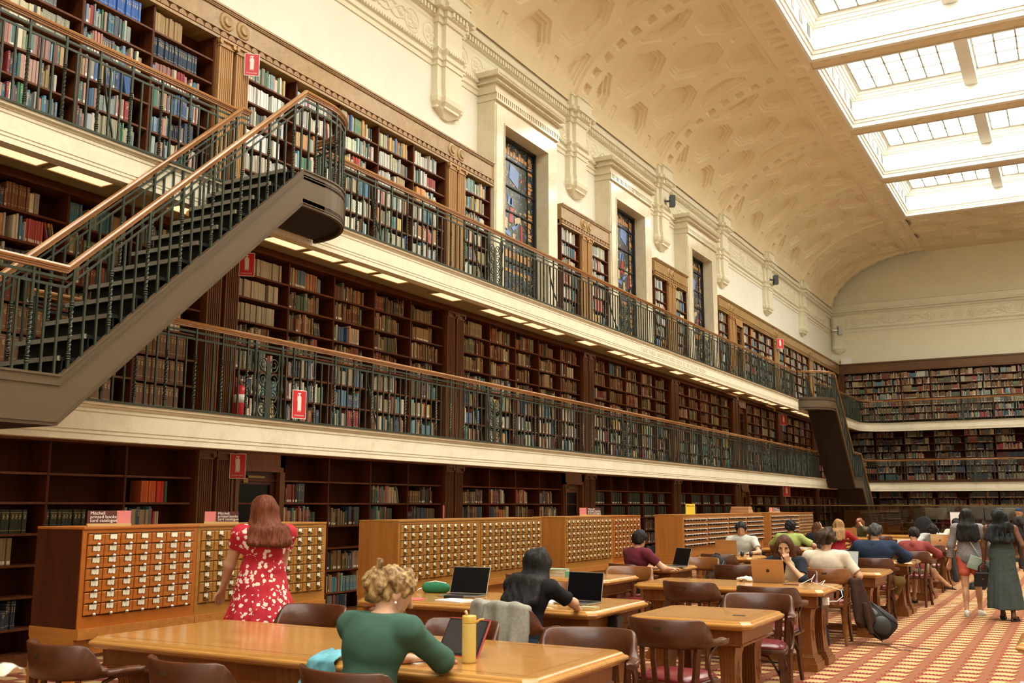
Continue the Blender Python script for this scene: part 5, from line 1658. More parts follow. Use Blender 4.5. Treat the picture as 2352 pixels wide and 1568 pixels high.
def person(label, loc, rz=0, pose='sit', lean=.12, head=(0,0), scale=1.0, h=.009, skin='light', sh=.175, hands=None, elb=None, legs=None, bare_arm=1.0, shirt=None, sleeve=.35,
           bottom=None, hair=None, face=False, bottoms_len=1.0, torso_w=1.0, name='person', shoes=None, extra=None, handpose=None, neckline=None, hide_legs=False, foot_dir=None, twist=0, hipz=None):
    t = thing('person', label, 'person', loc, rz, None, (scale,)*3)
    HZ = (.555 if pose == 'sit' else .90) if hipz is None else hipz
    hip = V3(0, 0, HZ)
    sp = V3(math.sin(twist)*.0, math.sin(lean), math.cos(lean)); back = V3(0, math.cos(lean), -math.sin(lean))
    tw = V3(math.cos(twist), math.sin(twist), 0)
    waist = hip+sp*.17; chest = hip+sp*.36+back*.0; neck = hip+sp*.490
    if lean > .3: chest = chest-back*.02; neck = neck-back*.0+V3(0, .01, -.01)
    SL, SR = chest+sp*.085-tw*sh, chest+sp*.085+tw*sh
    hf = V3(math.sin(head[0])*math.cos(head[1]), math.cos(head[0])*math.cos(head[1]), math.sin(head[1])); hu = frame(hf)[:, 2]
    hl = lean*.5+(-head[1])*.35
    HC = neck+V3(0, math.sin(hl)*.14+.012, math.cos(hl)*.138)
    hr = frame(hf)
    J = dict(sp=sp, back=back, hip=hip, neck=neck, chest=chest, HC=HC, hf=hf, hu=hu, SL=SL, SR=SR, waist=waist, t=t, hr=hr)
    S = SK[skin]
    arms = {}
    F = Field(h)
    ta = .038*torso_w
    for sd, Sx in ((-1, SL), (1, SR)):
        W = V3(hands[0 if sd < 0 else 1]) if hands else V3(sd*.2, .3, .78)
        pole = V3(elb[0 if sd < 0 else 1]) if elb else V3(sd*.5, -.4, -1)
        E, W = ik(Sx, W, .275, .245, pole); arms[sd] = (Sx, E, W)
        F.cap(Sx, E, ta*1.12, ta*.92); F.cap(E, W, ta*.93, .0235)
        hp = (handpose or {}).get(sd, None)
        if hp is None: d = nrm(W-E); hp = (d+V3(0,0,-.1), (0,0,-1), .35)
        side = -1 if sd > 0 else 1
        hand(F, W, hp[0], hp[1], (hp[3] if len(hp) > 3 else side), hp[2])
    J['arms'] = arms
    # head
    F.ell(HC+hu*.022-hf*.008, (.074, .092, .088), hr, .02); F.ell(HC-hu*.045+hf*.022, (.055, .062, .062), hr, .03); F.ell(HC-hu*.083+hf*.045, (.026, .026, .022), hr, .02)
    F.cap(HC-hu*.06-hf*.018, neck-V3(0,0,.03), .050, .056, .03)
    for sd in (-1, 1): F.ell(HC+hr[:, 0]*sd*.076-hu*.012-hf*.006, (.010, .020, .031), hr, .006)
    F.cap(HC+hf*.082+hu*.008, HC+hf*.104-hu*.030, .009, .013, .008)
    if face:
        for sd in (-1, 1):
            F.ell(HC+hf*.074+hr[:, 0]*sd*.030+hu*.022, (.022, .012, .008), hr, .01)
            F.ell(HC+hf*.060+hr[:, 0]*sd*.042-hu*.028, (.020, .016, .018), hr, .02)
        F.ell(HC+hf*.082-hu*.062, (.022, .010, .009), hr, .008)
    F.ell(chest, (sh*.92, .095, .16), np.stack([tw, back, sp], 1)); F.ell(hip+sp*.12, (.125, .085, .14))
    F.cap(SL, SR, .05); F.cap(SL+sp*.005, neck-sp*.03, .036, .044, .05); F.cap(SR+sp*.005, neck-sp*.03, .036, .044, .05)
    Lg = {}
    for sd in (-1, 1):
        if pose == 'sit':
            i = 0 if sd < 0 else 1
            K = V3(sd*.12, .43, .53) if not legs else V3(legs[i][0]); A = V3(sd*.12, .40, .085) if not legs else V3(legs[i][1])
        else:
            i = 0 if sd < 0 else 1
            K = V3(sd*.085, .02, .49) if not legs else V3(legs[i][0]); A = V3(sd*.085, -.01, .08) if not legs else V3(legs[i][1])
        H = hip+V3(sd*.088, 0, -.01); fd = V3(0, 1, 0) if foot_dir is None else V3(foot_dir[0 if sd < 0 else 1])
        Lg[sd] = (H, K, A, fd)
        if not hide_legs:
            F.cap(H, K, .078, .052); F.cap(K, A, .050, .033)
            F.ell(K*.62+A*.38+V3(0, -.018, 0), (.045, .05, .10), None, .03)
            F.cap(A+V3(0,0,-.02), A+fd*.13+V3(0,0,-.055), .034, .024)
    J['legs'] = Lg
    F.mesh('body', S, t)
    # garments
    def torso(G, k=None):
        B = np.stack([tw, back, sp], 1)
        G.ell(chest+sp*.01, (sh*.98*torso_w**.5, .112*torso_w, .165), B, .05); G.ell(waist, (.145*torso_w, .110*torso_w, .13), B, .06); G.ell(hip+sp*.05, (.165*torso_w, .125*torso_w, .13), B, .06)
        G.cap(SL, SR, .060, None, .05); G.cap(SL+sp*.01, neck-sp*.03, .045, .050, .05); G.cap(SR+sp*.01, neck-sp*.03, .045, .050, .05); G.ell((SL+SR)/2+sp*.02, (sh*.8, .075, .055), B, .05); G.ell(chest-back*.03+sp*.02, (sh*.8, .09, .14), B, .05)
    if shirt:
        G = Field(h, .035); torso(G)
        ls = sleeve
        for sd in (-1, 1):
            Sx, E, W = arms[sd]; r0 = ta*1.12+.016
            if ls <= 1: Q = Sx+(E-Sx)*ls; G.cap(Sx, Q, r0+.004, r0-.002)
            else:
                Q = E+(W-E)*(ls-1); G.cap(Sx, E, r0+.002, r0-.006); G.cap(E, Q, r0-.006, r0-.016)
            d = nrm(Q-(Sx if ls <= 1 else E)); 
            # clean cuff: cut the rounded end
            def mk(Q=Q, d=d):
                return lambda X, Y, Z: np.maximum(np.sqrt((X-Q[0])**2+(Y-Q[1])**2+(Z-Q[2])**2)-.075, -((X-Q[0])*d[0]+(Y-Q[1])*d[1]+(Z-Q[2])*d[2]))
            G.sub(mk())
        G.cut(neck+sp*.045, nrm(sp*1.0-back*.35)); G.sub((lambda a, u: (lambda X, Y, Z: (lambda tt: np.sqrt((X-a[0]-tt*u[0])**2+(Y-a[1]-tt*u[1])**2+(Z-a[2]-tt*u[2])**2)-.0595)((X-a[0])*u[0]+(Y-a[1])*u[1]+(Z-a[2])*u[2])))(neck, nrm(HC-neck))) if False else G.sub(collar(neck, HC, hf))
        for q in shirt.get('prims', []): q(G, J)
        w1 = rnoise(hash(label) % 999, 26, .0035, (1, 1, 1.0)); w2 = rnoise(3+len(label), 60, .0016, (.7, .7, 1.3))
        G.noise = lambda X, Y, Z: w1(X, Y, Z)+w2(X, Y, Z)
        if shirt.get('hem') is not None: G.cut((0, 0, shirt['hem']), (0, 0, -1))
        G.mesh('shirt', shirt['mat'], t)
    if bottom:
        G = Field(h, .035)
        G.ell(hip+V3(0,0,.01), (.17*torso_w, .125*torso_w, .12), None, .05)
        for sd in (-1, 1):
            H, K, A, fd = Lg[sd]
            e = bottoms_len
            if e <= 1: Q = H+(K-H)*e; G.cap(H, Q, .096, .088 if e < .9 else .068)
            else: Q = K+(A-K)*(e-1); G.cap(H, K, .092, .066); G.cap(K, Q, .066, .058)
        w1 = rnoise(17, 30, .004); G.noise = w1
        if pose != 'sit': G.cut((0, 0, HZ+.12), (0, 0, 1))
        G.mesh('trousers' if bottoms_len > .8 else 'shorts', bottom, t)
    if shoes:
        for sd in (-1, 1):
            H, K, A, fd = Lg[sd]; G = Field(min(h, .007), .02); fd = nrm(fd)
            G.ell(A+V3(0,0,-.03)-fd*.005, (.042, .048, .05)); G.cap(A+fd*.02+V3(0,0,-.045), A+fd*.15+V3(0,0,-.058), .040, .030)
            G.cut((0, 0, A[2]-.078), (0, 0, -1))
            o = G.mesh('shoe', shoes, t)
            s_ = MB(); rt = nrm(np.cross(fd, (0,0,1))); pts = [A+fd*a+rt*b_ for a, b_ in ((-.05,-.025),(-.06,0),(-.05,.025),(.03,.04),(.12,.042),(.17,.025),(.185,0),(.17,-.025),(.12,-.042),(.03,-.04))]
            s_.loft([[(p[0], p[1], A[2]-.085) for p in pts], [(p[0], p[1], A[2]-.062) for p in pts]]); s_.build('sole', M['sole'], o)
    if hair: hair(J, t, h)
    if face: face_parts(J, t, face)
    if extra: extra(J, t, h)
    return t, J
def face_parts(J, t, opt):
    HC, hf, hu, hr = J['HC'], J['hf'], J['hu'], J['hr']; r = hr[:, 0]
    def bit(nm, c, rad, mat):
        G = Field(.003, .004); G.ell(c, rad, hr); G.mesh(nm, mat, t)
    for s in (-1, 1):
        bit('eye', HC+hf*.083+r*s*.031+hu*.008, (.013, .006, .0045), M['eye']); bit('eyebrow', HC+hf*.088+r*s*.031+hu*.026, (.018, .005, .0035), opt.get('brow', HB))
    if not opt.get('mask'): bit('mouth', HC+hf*.091-hu*.061, (.020, .006, .0055), M['lip'])
def hair_short(mat, top=.012, back=.0, curly=0, seed=1, down=-.02):
    def f(J, t, h):
        HC, hf, hu, hr = J['HC'], J['hf'], J['hu'], J['hr']
        G = Field(min(h, .007), .02); G.ell(HC+hu*(.030+top*.3)-hf*.012, (.083+top, .098+top, .085+top), hr); G.ell(HC-hf*.045-hu*.01, (.072+top*.8, .055+top, .065+back), hr)
        n1 = rnoise(seed, 120 if curly < .01 else 95, .0035+curly, (1,1,.6), 7); n2 = rnoise(seed+5, 45, .004+curly*.6)
        G.noise = lambda X, Y, Z: n1(X,Y,Z)+n2(X,Y,Z)
        # face opening
        c = HC+hf*.112-hu*.052
        G.sub(lambda X, Y, Z: np.sqrt(((X-c[0])/1.0)**2+((Y-c[1]))**2+((Z-c[2])/1.25)**2)-.098)
        G.cut(HC-hu*(.055-down)-hf*.05, -hu+hf*.35)
        G.mesh('hair', mat, t)
    return f
def hair_long(mat, L=.32, w=.085, seed=2, wave=0.0, fringe=True, fwd=0.0, vol=.012):
    def f(J, t, h):
        HC, hf, hu, hr = J['HC'], J['hf'], J['hu'], J['hr']; r = hr[:, 0]
        G = Field(min(h, .008), .03); G.ell(HC+hu*.028-hf*.012, (.084+vol, .098+vol, .088+vol), hr)
        bk = V3(-J['hf'][0]*.3, -J['hf'][1]*.3, 0)
        for s in (-1, -.6, -.2, .2, .6, 1):
            a = HC-hf*(.05 if abs(s) < .7 else .012)+r*s*.066+hu*.0; m = HC-hf*(.085 if abs(s) < .7 else .035)+r*s*.078+V3(0,0,-.12)
            nb = J['neck']-J['back']*(.125 if abs(s) < .7 else .11)+r*s*w-J['sp']*.02
            if (nb-m)@J['sp'] > -.02: nb = nb-J['sp']*.04
            G.cap(a, m, .045, .042); 
            if L > .2:
                b_ = nb-J['sp']*(L-.22)*(1.0 if abs(s) < .7 else .86)-J['back']*.035+r*s*w*.3
                G.cap(m, nb, .044, .042); G.cap(nb, b_, .042, .034)
            else: G.cap(m, m+V3(0, -.02, -(L-.12)), .042, .030)
        n1 = rnoise(seed, 150, .003, (1,1,.12), 8); n2 = rnoise(seed+4, 55, .004+wave, (1,1,.45), 6); n3 = rnoise(seed+9, 38, wave*.8, (.6,.6,1), 5)
        G.noise = lambda X, Y, Z: n1(X,Y,Z)+n2(X,Y,Z)+n3(X,Y,Z)
        c = HC+hf*.118-hu*.045
        G.sub(lambda X, Y, Z: np.sqrt((X-c[0])**2+(Y-c[1])**2+((Z-c[2])/1.5)**2)-(.098 if not fringe else .088))
        G.mesh('hair', mat, t)
    return f
def skirt(zt, zh, r0, r1, A=.012, n=11, cy=0.0, flat=1.12, pw=.8, slit=None):
    def q(G, J):
        hx, hy = J['hip'][0], J['hip'][1]
        def fn(X, Y, Z):
            t = np.clip((zt-Z)/(zt-zh), 0, 1); r = r0+(r1-r0)*t**pw; az = np.arctan2(Y-hy-cy*t, X-hx)
            rr = np.sqrt((X-hx)**2+((Y-hy-cy*t)*flat)**2)
            d = (rr-r-A*t*(np.cos(az*n+2*Z)+.5*np.cos(az*(n*2+3)-3*Z)))*.85
            return np.maximum(np.maximum(d, Z-zt), zh-Z)
        G.fn(fn, (hx-r1-.05, hy-r1-.05, zh), (hx+r1+.05, hy+r1+.05, zt), .03)
    return q
def floral():
    m, nt, b = newmat('red floral dress'); v = mapped(nt, (1, 1, 1))
    nd = N(nt, 'ShaderNodeTexNoise'); nd.inputs['Scale'].default_value = 26; nt.links.new(v, nd.inputs['Vector'])
    ad = N(nt, 'ShaderNodeMixRGB'); ad.blend_type = 'ADD'; ad.inputs[0].default_value = .035; nt.links.new(v, ad.inputs[1]); nt.links.new(nd.outputs['Color'], ad.inputs[2])
    vo = N(nt, 'ShaderNodeTexVoronoi'); vo.inputs['Scale'].default_value = 26; nt.links.new(ad.outputs[0], vo.inputs['Vector'])
    v2 = N(nt, 'ShaderNodeTexNoise'); v2.inputs['Scale'].default_value = 9; nt.links.new(v, v2.inputs['Vector'])
    m1 = N(nt, 'ShaderNodeMath', operation='LESS_THAN'); m1.inputs[1].default_value = .42; nt.links.new(vo.outputs['Distance'], m1.inputs[0])
    m2 = N(nt, 'ShaderNodeMath', operation='GREATER_THAN'); m2.inputs[1].default_value = .46; nt.links.new(v2.outputs[0], m2.inputs[0])
    m3 = N(nt, 'ShaderNodeMath', operation='MULTIPLY'); nt.links.new(m1.outputs[0], m3.inputs[0]); nt.links.new(m2.outputs[0], m3.inputs[1])
    mx = N(nt, 'ShaderNodeMix', data_type='RGBA'); nt.links.new(m3.outputs[0], mx.inputs[0]); mx.inputs[6].default_value = (.42, .006, .022, 1); mx.inputs[7].default_value = (.74, .66, .55, 1)
    nt.links.new(mx.outputs[2], b.inputs['Base Color']); b.inputs['Roughness'].default_value = .8; return m
def checked():
    m, nt, b = newmat('small checked cotton'); v = mapped(nt, (1,1,1))
    ch = N(nt, 'ShaderNodeTexChecker'); ch.inputs['Scale'].default_value = 110; ch.inputs[1].default_value = (.36,.33,.33,1); ch.inputs[2].default_value = (.045,.04,.05,1); nt.links.new(v, ch.inputs[0])
    nt.links.new(ch.outputs[0], b.inputs['Base Color']); b.inputs['Roughness'].default_value = .85; return m
C = {k: clothmat(k, c) for k, c in dict(green_knit=(.05,.115,.085), black_tee=(.012,.012,.014), maroon_polo=(.12,.018,.030), pale_grey=(.50,.52,.47), cream_vest=(.62,.50,.33), ink_sleeve=(.014,.02,.03),
     white_tee=(.70,.62,.50), navy=(.020,.034,.070), olive=(.16,.11,.035), dusky_red=(.26,.055,.050), grey_hood=(.42,.43,.42), offwhite=(.58,.54,.44), lime=(.34,.42,.13), dark_jacket=(.02,.02,.022),
     red_coat=(.30,.015,.022), olive_top=(.10,.10,.05), coral=(.62,.13,.09), slate_dress=(.055,.075,.072), charcoal=(.035,.035,.04), khaki=(.30,.24,.14)).items()}
HBr = hairmat('auburn hair', (.07,.018,.010), (.22,.065,.028)); HCu = hairmat('dark curly hair', (.020,.011,.006), (.075,.042,.022), .9, (60,60,60)); HBl = hairmat('blonde brown curls', (.10,.045,.022), (.50,.34,.15), .5, (70, 70, 45))
HBd = hairmat('chestnut bob', (.04,.014,.007), (.13,.052,.024)); HLo = hairmat('long blonde hair', (.22,.11,.045), (.45,.27,.12)); HRd = hairmat('red brown hair', (.12,.035,.012), (.28,.10,.04)); HWv = hairmat('wavy black hair', (.004,.005,.006), (.03,.034,.036))
# 1 --- reader in green
def green_hair(J, t, h):
    HC, hf, hu, hr = J['HC'], J['hf'], J['hu'], J['hr']; r = hr[:, 0]
    G = Field(.0055, .02); G.ell(HC+hu*.038-hf*.01, (.092, .106, .088), hr); G.ell(HC-hf*.07-hu*.005, (.070, .06, .07), hr); G.ell(HC-hf*.115-r*.02+hu*.012, (.062, .050, .060), hr); G.ell(HC-hf*.085-r*.045-hu*.045, (.040, .038, .045), hr)
    for i in range(9):
        rr = random.Random(i+3); a = rr.uniform(0, 6.28); p = HC+hu*(.05+.05*math.sin(a))-hf*rr.uniform(-.05, .14)+r*math.cos(a)*.08
        G.ell(p, (rr.uniform(.014, .022),)*3)
    n1 = rnoise(3, 190, .0045, (1,1,.8), 9); n2 = rnoise(5, 75, .0055); G.noise = lambda X, Y, Z: n1(X,Y,Z)+n2(X,Y,Z)
    c = HC+hf*.12-hu*.062
    G.sub(lambda X, Y, Z: np.sqrt((X-c[0])**2+(Y-c[1])**2+((Z-c[2])/1.2)**2)-.102)
    G.mesh('hair', HBl, t)
    for q in range(2):
        m = MB(); a = HC+r*(.079-.01*(q % 2))-hu*(.05+.01*q)+hf*(.045-.03*q); m.tube([a, a+V3(.012, .01, -.03), a+V3(.004, .0, -.06), a+V3(.014, .01, -.085)], .0016, 5); m.build('loose_curl', HBl, t)
def green_extra(J, t, h):
    S, E, W = J['arms'][1]; d = nrm(W-E); o = nrm(V3(E-(S+W)/2))
    G = Field(.005, .01); G.ell(E+o*.012+d*.01, (.040, .040, .048), frame(d)); G.noise = rnoise(4, 300, .0015); G.mesh('elbow_patch', clothmat('speckled grey patch', (.24,.20,.15), .35, 260), t)
    G = Field(.003, .004); G.ell(J['HC']+J['hr'][:, 0]*.083-J['hu']*.045, (.007,)*3); G.mesh('earring', M['whitep'], t)
person('person in a dark green sweater with curly pinned-up hair, bent over a tablet', (-2.94, 3.78, 0), R(-6), lean=.36, head=(.55, -.42), h=.008, skin='fair', sh=.178, torso_w=1.06,
       hands=[(-.12, .50, .785), (.06, .56, .79)], elb=[(-1, -.2, -.6), (1.2, -.1, -.8)], shirt=dict(mat=C['green_knit'], hem=.50), sleeve=1.45, bottom=M['denim'], hair=green_hair, extra=green_extra, handpose={-1: ((.5, 1, -.05), (0,0,-1), .5), 1: ((-.6, .9, -.05), (0,0,-1), .6)})
# 2 --- long haired reader in black
person('person in a black T-shirt with long straight black hair, writing behind the nearest table', (-3.60, 6.52, 0), R(-6), lean=.34, head=(.05, -.5), h=.0085, skin='light', sh=.172, scale=.97,
       hands=[(-.14, .50, .79), (.14, .58, .79)], elb=[(-1.2, 0, -.7), (1.5, .1, -.5)], shirt=dict(mat=C['black_tee'], hem=.50), sleeve=.72, bottom=M['denim'], hair=hair_long(HB, .40, .10, 4, .003, False, 0, .016), handpose={1: ((-.7, .8, -.1), (0,0,-1), .6)})
# 3 --- maroon polo
person('man in a maroon polo shirt with slick black hair, typing at a laptop', (-4.90, 11.74, 0), R(-32), lean=.18, head=(-.35, -.18), h=.010, skin='light', sh=.205, scale=.96, torso_w=1.12,
       hands=[(-.05, .44, .80), (.20, .46, .80)], elb=[(-1, -.3, -.6), (1.3, -.4, -.7)], shirt=dict(mat=C['maroon_polo'], hem=.50, prims=[lambda G, J: G.cap(J['neck']+V3(0,-.02,-.01), J['neck']+V3(0,.01,.0), .064, .060)]), sleeve=.62, bottom=C['charcoal'], hair=hair_short(HB, .010, 0, 0, 3), handpose={1: ((-.2, 1, 0), (0,0,-1), .45), -1: ((.2, 1, 0), (0,0,-1), .45)})
# 4 --- pale grey tee, faces us
def glasses(J, t, h):
    HC, hf, hu, r = J['HC'], J['hf'], J['hu'], J['hr'][:, 0]; m = MB()
    for s in (-1, 1):
        c = HC+hf*.098+r*s*.032+hu*.006; m.tube([c+r*.022*math.cos(a*PI/6)+hu*.018*math.sin(a*PI/6) for a in range(12)], .0016, 5, closed=True); m.tube([c+r*s*.022, HC+r*s*.076+hu*.006+hf*.02, HC+r*s*.078-hf*.01], .0014, 4)
    m.build('glasses', M['black'], t)
person('man in a pale grey T-shirt and glasses behind a gold laptop, facing the camera', (-4.93, 16.52, 0), PI+.12, lean=.10, head=(-.12, -.32), h=.010, skin='light', sh=.195, scale=.98, hands=[(-.17, .42, .80), (.16, .40, .80)],
       elb=[(-1, -.3, -.6), (1, -.3, -.6)], shirt=dict(mat=C['pale_grey'], hem=.50), sleeve=.66, bottom=C['charcoal'], hair=hair_short(HB, .012, 0, .001, 5, -.03), face=dict(), extra=glasses)
# 5 --- woman in the cream vest
def vest(J, t, h):
    G = Field(h, .035); sp = J['neck']-J['hip']; sp = sp/np.linalg.norm(sp)
    G.ell(J['chest']+sp*.01, (.180, .132, .19)); G.ell(J['waist'], (.162, .132, .16)); G.ell(J['hip']+V3(0,0,.06), (.175, .145, .13)); G.cap(J['SL']*.72+J['SR']*.28, J['SR']*.72+J['SL']*.28, .072)
    n = J['neck']; G.cut(n+V3(0, .0, .015), (0, -.15, 1)); f = J['chest']+V3(0, .16, .14)
    G.sub(lambda X, Y, Z: np.maximum(np.abs(X-f[0])-.032*np.clip((Z-(f[2]-.20))/.2, 0, 1.3), -(Y-f[1]+.12)))
    G.noise = rnoise(8, 30, .003); G.mesh('vest', C['cream_vest'], t)
    m = MB(); m.box(.07, .10, .118, .124, J['chest'][2]+.02, J['chest'][2]+.045); m.build('badge', solid('pale blue badge', (.25,.45,.50)), t)
person('woman in a cream vest over dark sleeves, fist against her mouth, behind the tan laptop', (-2.85, 11.22, 0), PI+.06, lean=.26, head=(-.08, -.30), h=.0075, skin='light', sh=.165, scale=.95, hands=[(-.06, .27, .985), (.16, .42, .79)],
       elb=[(-.7, .9, -1.2), (1, -.2, -.7)], shirt=dict(mat=C['ink_sleeve'], hem=.50), sleeve=1.12, bottom=C['black_tee'], hair=hair_long(HBd, .17, .088, 6, .002, True, .0, .012), face=dict(brow=HBd), extra=vest, handpose={-1: ((.25, .25, 1), (.3, -1, .1), 1.35, 1), 1: ((-.5, .8, 0), (0,0,-1), .5)})
# 6 --- white T-shirt
person('reader in a cream white T-shirt with curly dark hair, back to the camera', (-2.64, 12.14, 0), R(2), lean=.08, head=(.15, -.30), h=.009, skin='light', sh=.205, scale=.96, torso_w=1.12, hands=[(-.20, .36, .80), (.30, .22, .60)],
       elb=[(-1, -.2, -.6), (1.4, -.8, -.2)], shirt=dict(mat=C['white_tee'], hem=.50), sleeve=.80, bottom=C['black_tee'], hair=hair_short(HCu, .034, .02, .011, 9, .0))
# 7 --- navy jacket
def hood(mat, r=.10):
    def f(J, t, h):
        G = Field(h, .04); n = J['neck']; G.cap(n+V3(-.075, -.02, -.01), n+V3(0, -.10, -.03), .045, .055); G.cap(n+V3(.075, -.02, -.01), n+V3(0, -.10, -.03), .045, .055); G.ell(n+V3(0, -.095, -.085), (.095, .05, .075)); G.noise = rnoise(2, 34, .005); G.mesh('hood', mat, t)
    return f
person('broad man in a navy hooded jacket with greying hair, back to the camera', (-2.55, 14.76, 0), R(0), lean=.24, head=(.05, -.38), h=.011, skin='tan', sh=.225, torso_w=1.45, hands=[(-.28, .52, .79), (.26, .50, .79)],
       elb=[(-1.5, .1, -.6), (1.5, .1, -.6)], shirt=dict(mat=C['navy'], hem=.49), sleeve=1.85, bottom=C['olive'], bottoms_len=1.85, legs=[((-.14, .42, .52), (-.14, .38, .085)), ((.27, .34, .50), (.06, .46, .085))], shoes=M['blackf'], hair=hair_short(hairmat('greying hair', (.01,.01,.011), (.10,.095,.09)), .012, 0, .003, 12), extra=hood(C['navy']))
# 8 --- dusky red jacket
def sandals(J, t, h):
    for sd in (-1, 1):
        H, K, A, fd = J['legs'][sd]; fd = nrm(fd); rt = nrm(np.cross(fd, (0,0,1))); up = nrm(np.cross(rt, fd)); m = MB(); pts = [(-.05,-.025),(-.06,0),(-.05,.025),(.03,.04),(.12,.042),(.17,.02),(.17,-.02),(.12,-.042),(.03,-.04)]
        m.loft([[A+fd*a+rt*b_+up*-.085 for a, b_ in pts], [A+fd*a+rt*b_+up*-.066 for a, b_ in pts]])
        for q in (.0, .09): m.tube([A+fd*q-rt*.042+up*-.07, A+fd*q-rt*.03+up*-.022, A+fd*q+rt*.03+up*-.022, A+fd*q+rt*.042+up*-.07], .008, 6)
        m.build('sandal', M['blackf'], t)
def kid_extra(J, t, h): hood(C['dusky_red'])(J, t, h); sandals(J, t, h)
person('reader in a dusky red hooded jacket and sandals, one leg crossed, back to the camera', (-2.38, 17.22, 0), R(-2), lean=.26, head=(.1, -.5), h=.011, skin='tan', sh=.19, scale=.93, torso_w=1.25, hands=[(-.24, .55, .79), (.26, .50, .79)], elb=[(-1.5, 0, -.6), (1.5, 0, -.6)],
       shirt=dict(mat=C['dusky_red'], hem=.47), sleeve=1.8, bottom=C['khaki'], bottoms_len=.85, legs=[((-.06, .42, .52), (-.08, .28, .09)), ((.14, .46, .60), (.42, .52, .33))], foot_dir=[(0, 1, 0), (.8, .6, -.1)], hair=hair_short(HB, .012, 0, .002, 14), extra=kid_extra)
# 9 --- grey hoodie head down
def phones(J, t, h):
    HC, hf, hu, r = J['HC'], J['hf'], J['hu'], J['hr'][:, 0]; m = MB()
    m.tube([HC+r*.105*math.cos(a*PI/12)+hu*(.02+.115*math.sin(a*PI/12)) for a in range(13)], .009, 6)
    for s in (-1, 1): m.obox(HC+r*s*.10+hu*.0, r*.014, hf*.032, hu*.040)
    m.build('headphones', M['black'], t)
person('reader in grey hooded top and headphones, head bowed beside a silver laptop', (-2.60, 22.02, 0), PI, lean=.62, head=(0, -1.0), h=.013, skin='light', sh=.20, torso_w=1.2, hands=[(-.05, .62, .79), (.10, .60, .80)], elb=[(-1.6, .4, -.6), (1.6, .4, -.6)],
       shirt=dict(mat=C['grey_hood'], hem=.48), sleeve=1.8, bottom=C['charcoal'], hair=hair_short(HB, .018, 0, .003, 15, .03), extra=phones)
# 10 --- masked reader
def mask(J, t, h):
    G = Field(.005, .01); G.ell(J['HC']+J['hf']*.055-J['hu']*.045, (.058, .052, .046), J['hr']); G.mesh('face_mask', M['blackf'], t); hood(C['offwhite'])(J, t, h)
person('reader in an off-white hooded top and black face mask, facing the camera', (-2.46, 24.7, 0), PI+.08, lean=.22, head=(.10, -.25), h=.013, skin='light', sh=.195, scale=.97, torso_w=1.2, hands=[(-.2, .5, .79), (.2, .5, .79)], elb=[(-1.4, 0, -.6), (1.4, 0, -.6)],
       shirt=dict(mat=C['offwhite'], hem=.48), sleeve=1.8, bottom=C['charcoal'], hair=hair_short(HB, .02, .01, .004, 16, -.02), face=dict(mask=1), extra=mask)
# 11 --- green tee
person('man in a light green T-shirt with thick black hair, back to the camera', (-4.66, 18.44, 0), R(-6), lean=.22, head=(-.5, -.15), h=.011, skin='tan', sh=.20, torso_w=1.2, scale=.98, hands=[(-.30, .40, .79), (.34, .42, .79)], elb=[(-1.5, -.3, -.6), (1.5, -.3, -.6)],
       shirt=dict(mat=C['lime'], hem=.5), sleeve=.8, bottom=C['charcoal'], hair=hair_short(HB, .020, 0, .005, 18, .0))
# 12-14 --- women further on
person('person in a dark jacket, hand on the side of the dark-haired head', (-4.86, 21.5, 0), R(0), lean=.28, head=(-.2, -.35), h=.013, skin='light', sh=.175, scale=.93, hands=[(-.2, .45, .79), (.10, .16, 1.16)], elb=[(-1, 0, -.6), (1.0, .7, -1)], shirt=dict(mat=C['dark_jacket'], hem=.48), sleeve=1.7, bottom=C['charcoal'], hair=hair_long(HBd, .16, .08, 21, .002), handpose={1: ((-.2, .3, 1), (-1, 0, 0), .25)})
person('woman in a red coat with long blonde hair, back to the camera', (-4.42, 21.52, 0), R(0), lean=.24, head=(-.3, -.2), h=.012, skin='fair', sh=.17, scale=.98, hands=[(-.15, .45, .79), (.2, .45, .79)], elb=[(-1, 0, -.6), (1.4, 0, -.6)], shirt=dict(mat=C['red_coat'], hem=.40), sleeve=1.8, bottom=C['charcoal'], hair=hair_long(HLo, .40, .10, 22, .003, False))
person('woman in an olive top holding her forehead, facing the camera across the last tables', (-4.98, 27.2, 0), PI, lean=.26, head=(0, -.5), h=.013, skin='fair', sh=.175, scale=.95, hands=[(-.02, .27, 1.15), (.2, .45, .79)], elb=[(-.8, .9, -1), (1, 0, -.6)], shirt=dict(mat=C['olive_top'], hem=.48), sleeve=1.8, bottom=C['charcoal'], hair=hair_long(HRd, .15, .09, 23, .004), face=dict(brow=HRd), handpose={-1: ((.4, -.1, 1), (0, -1, 0), .3, 1)})
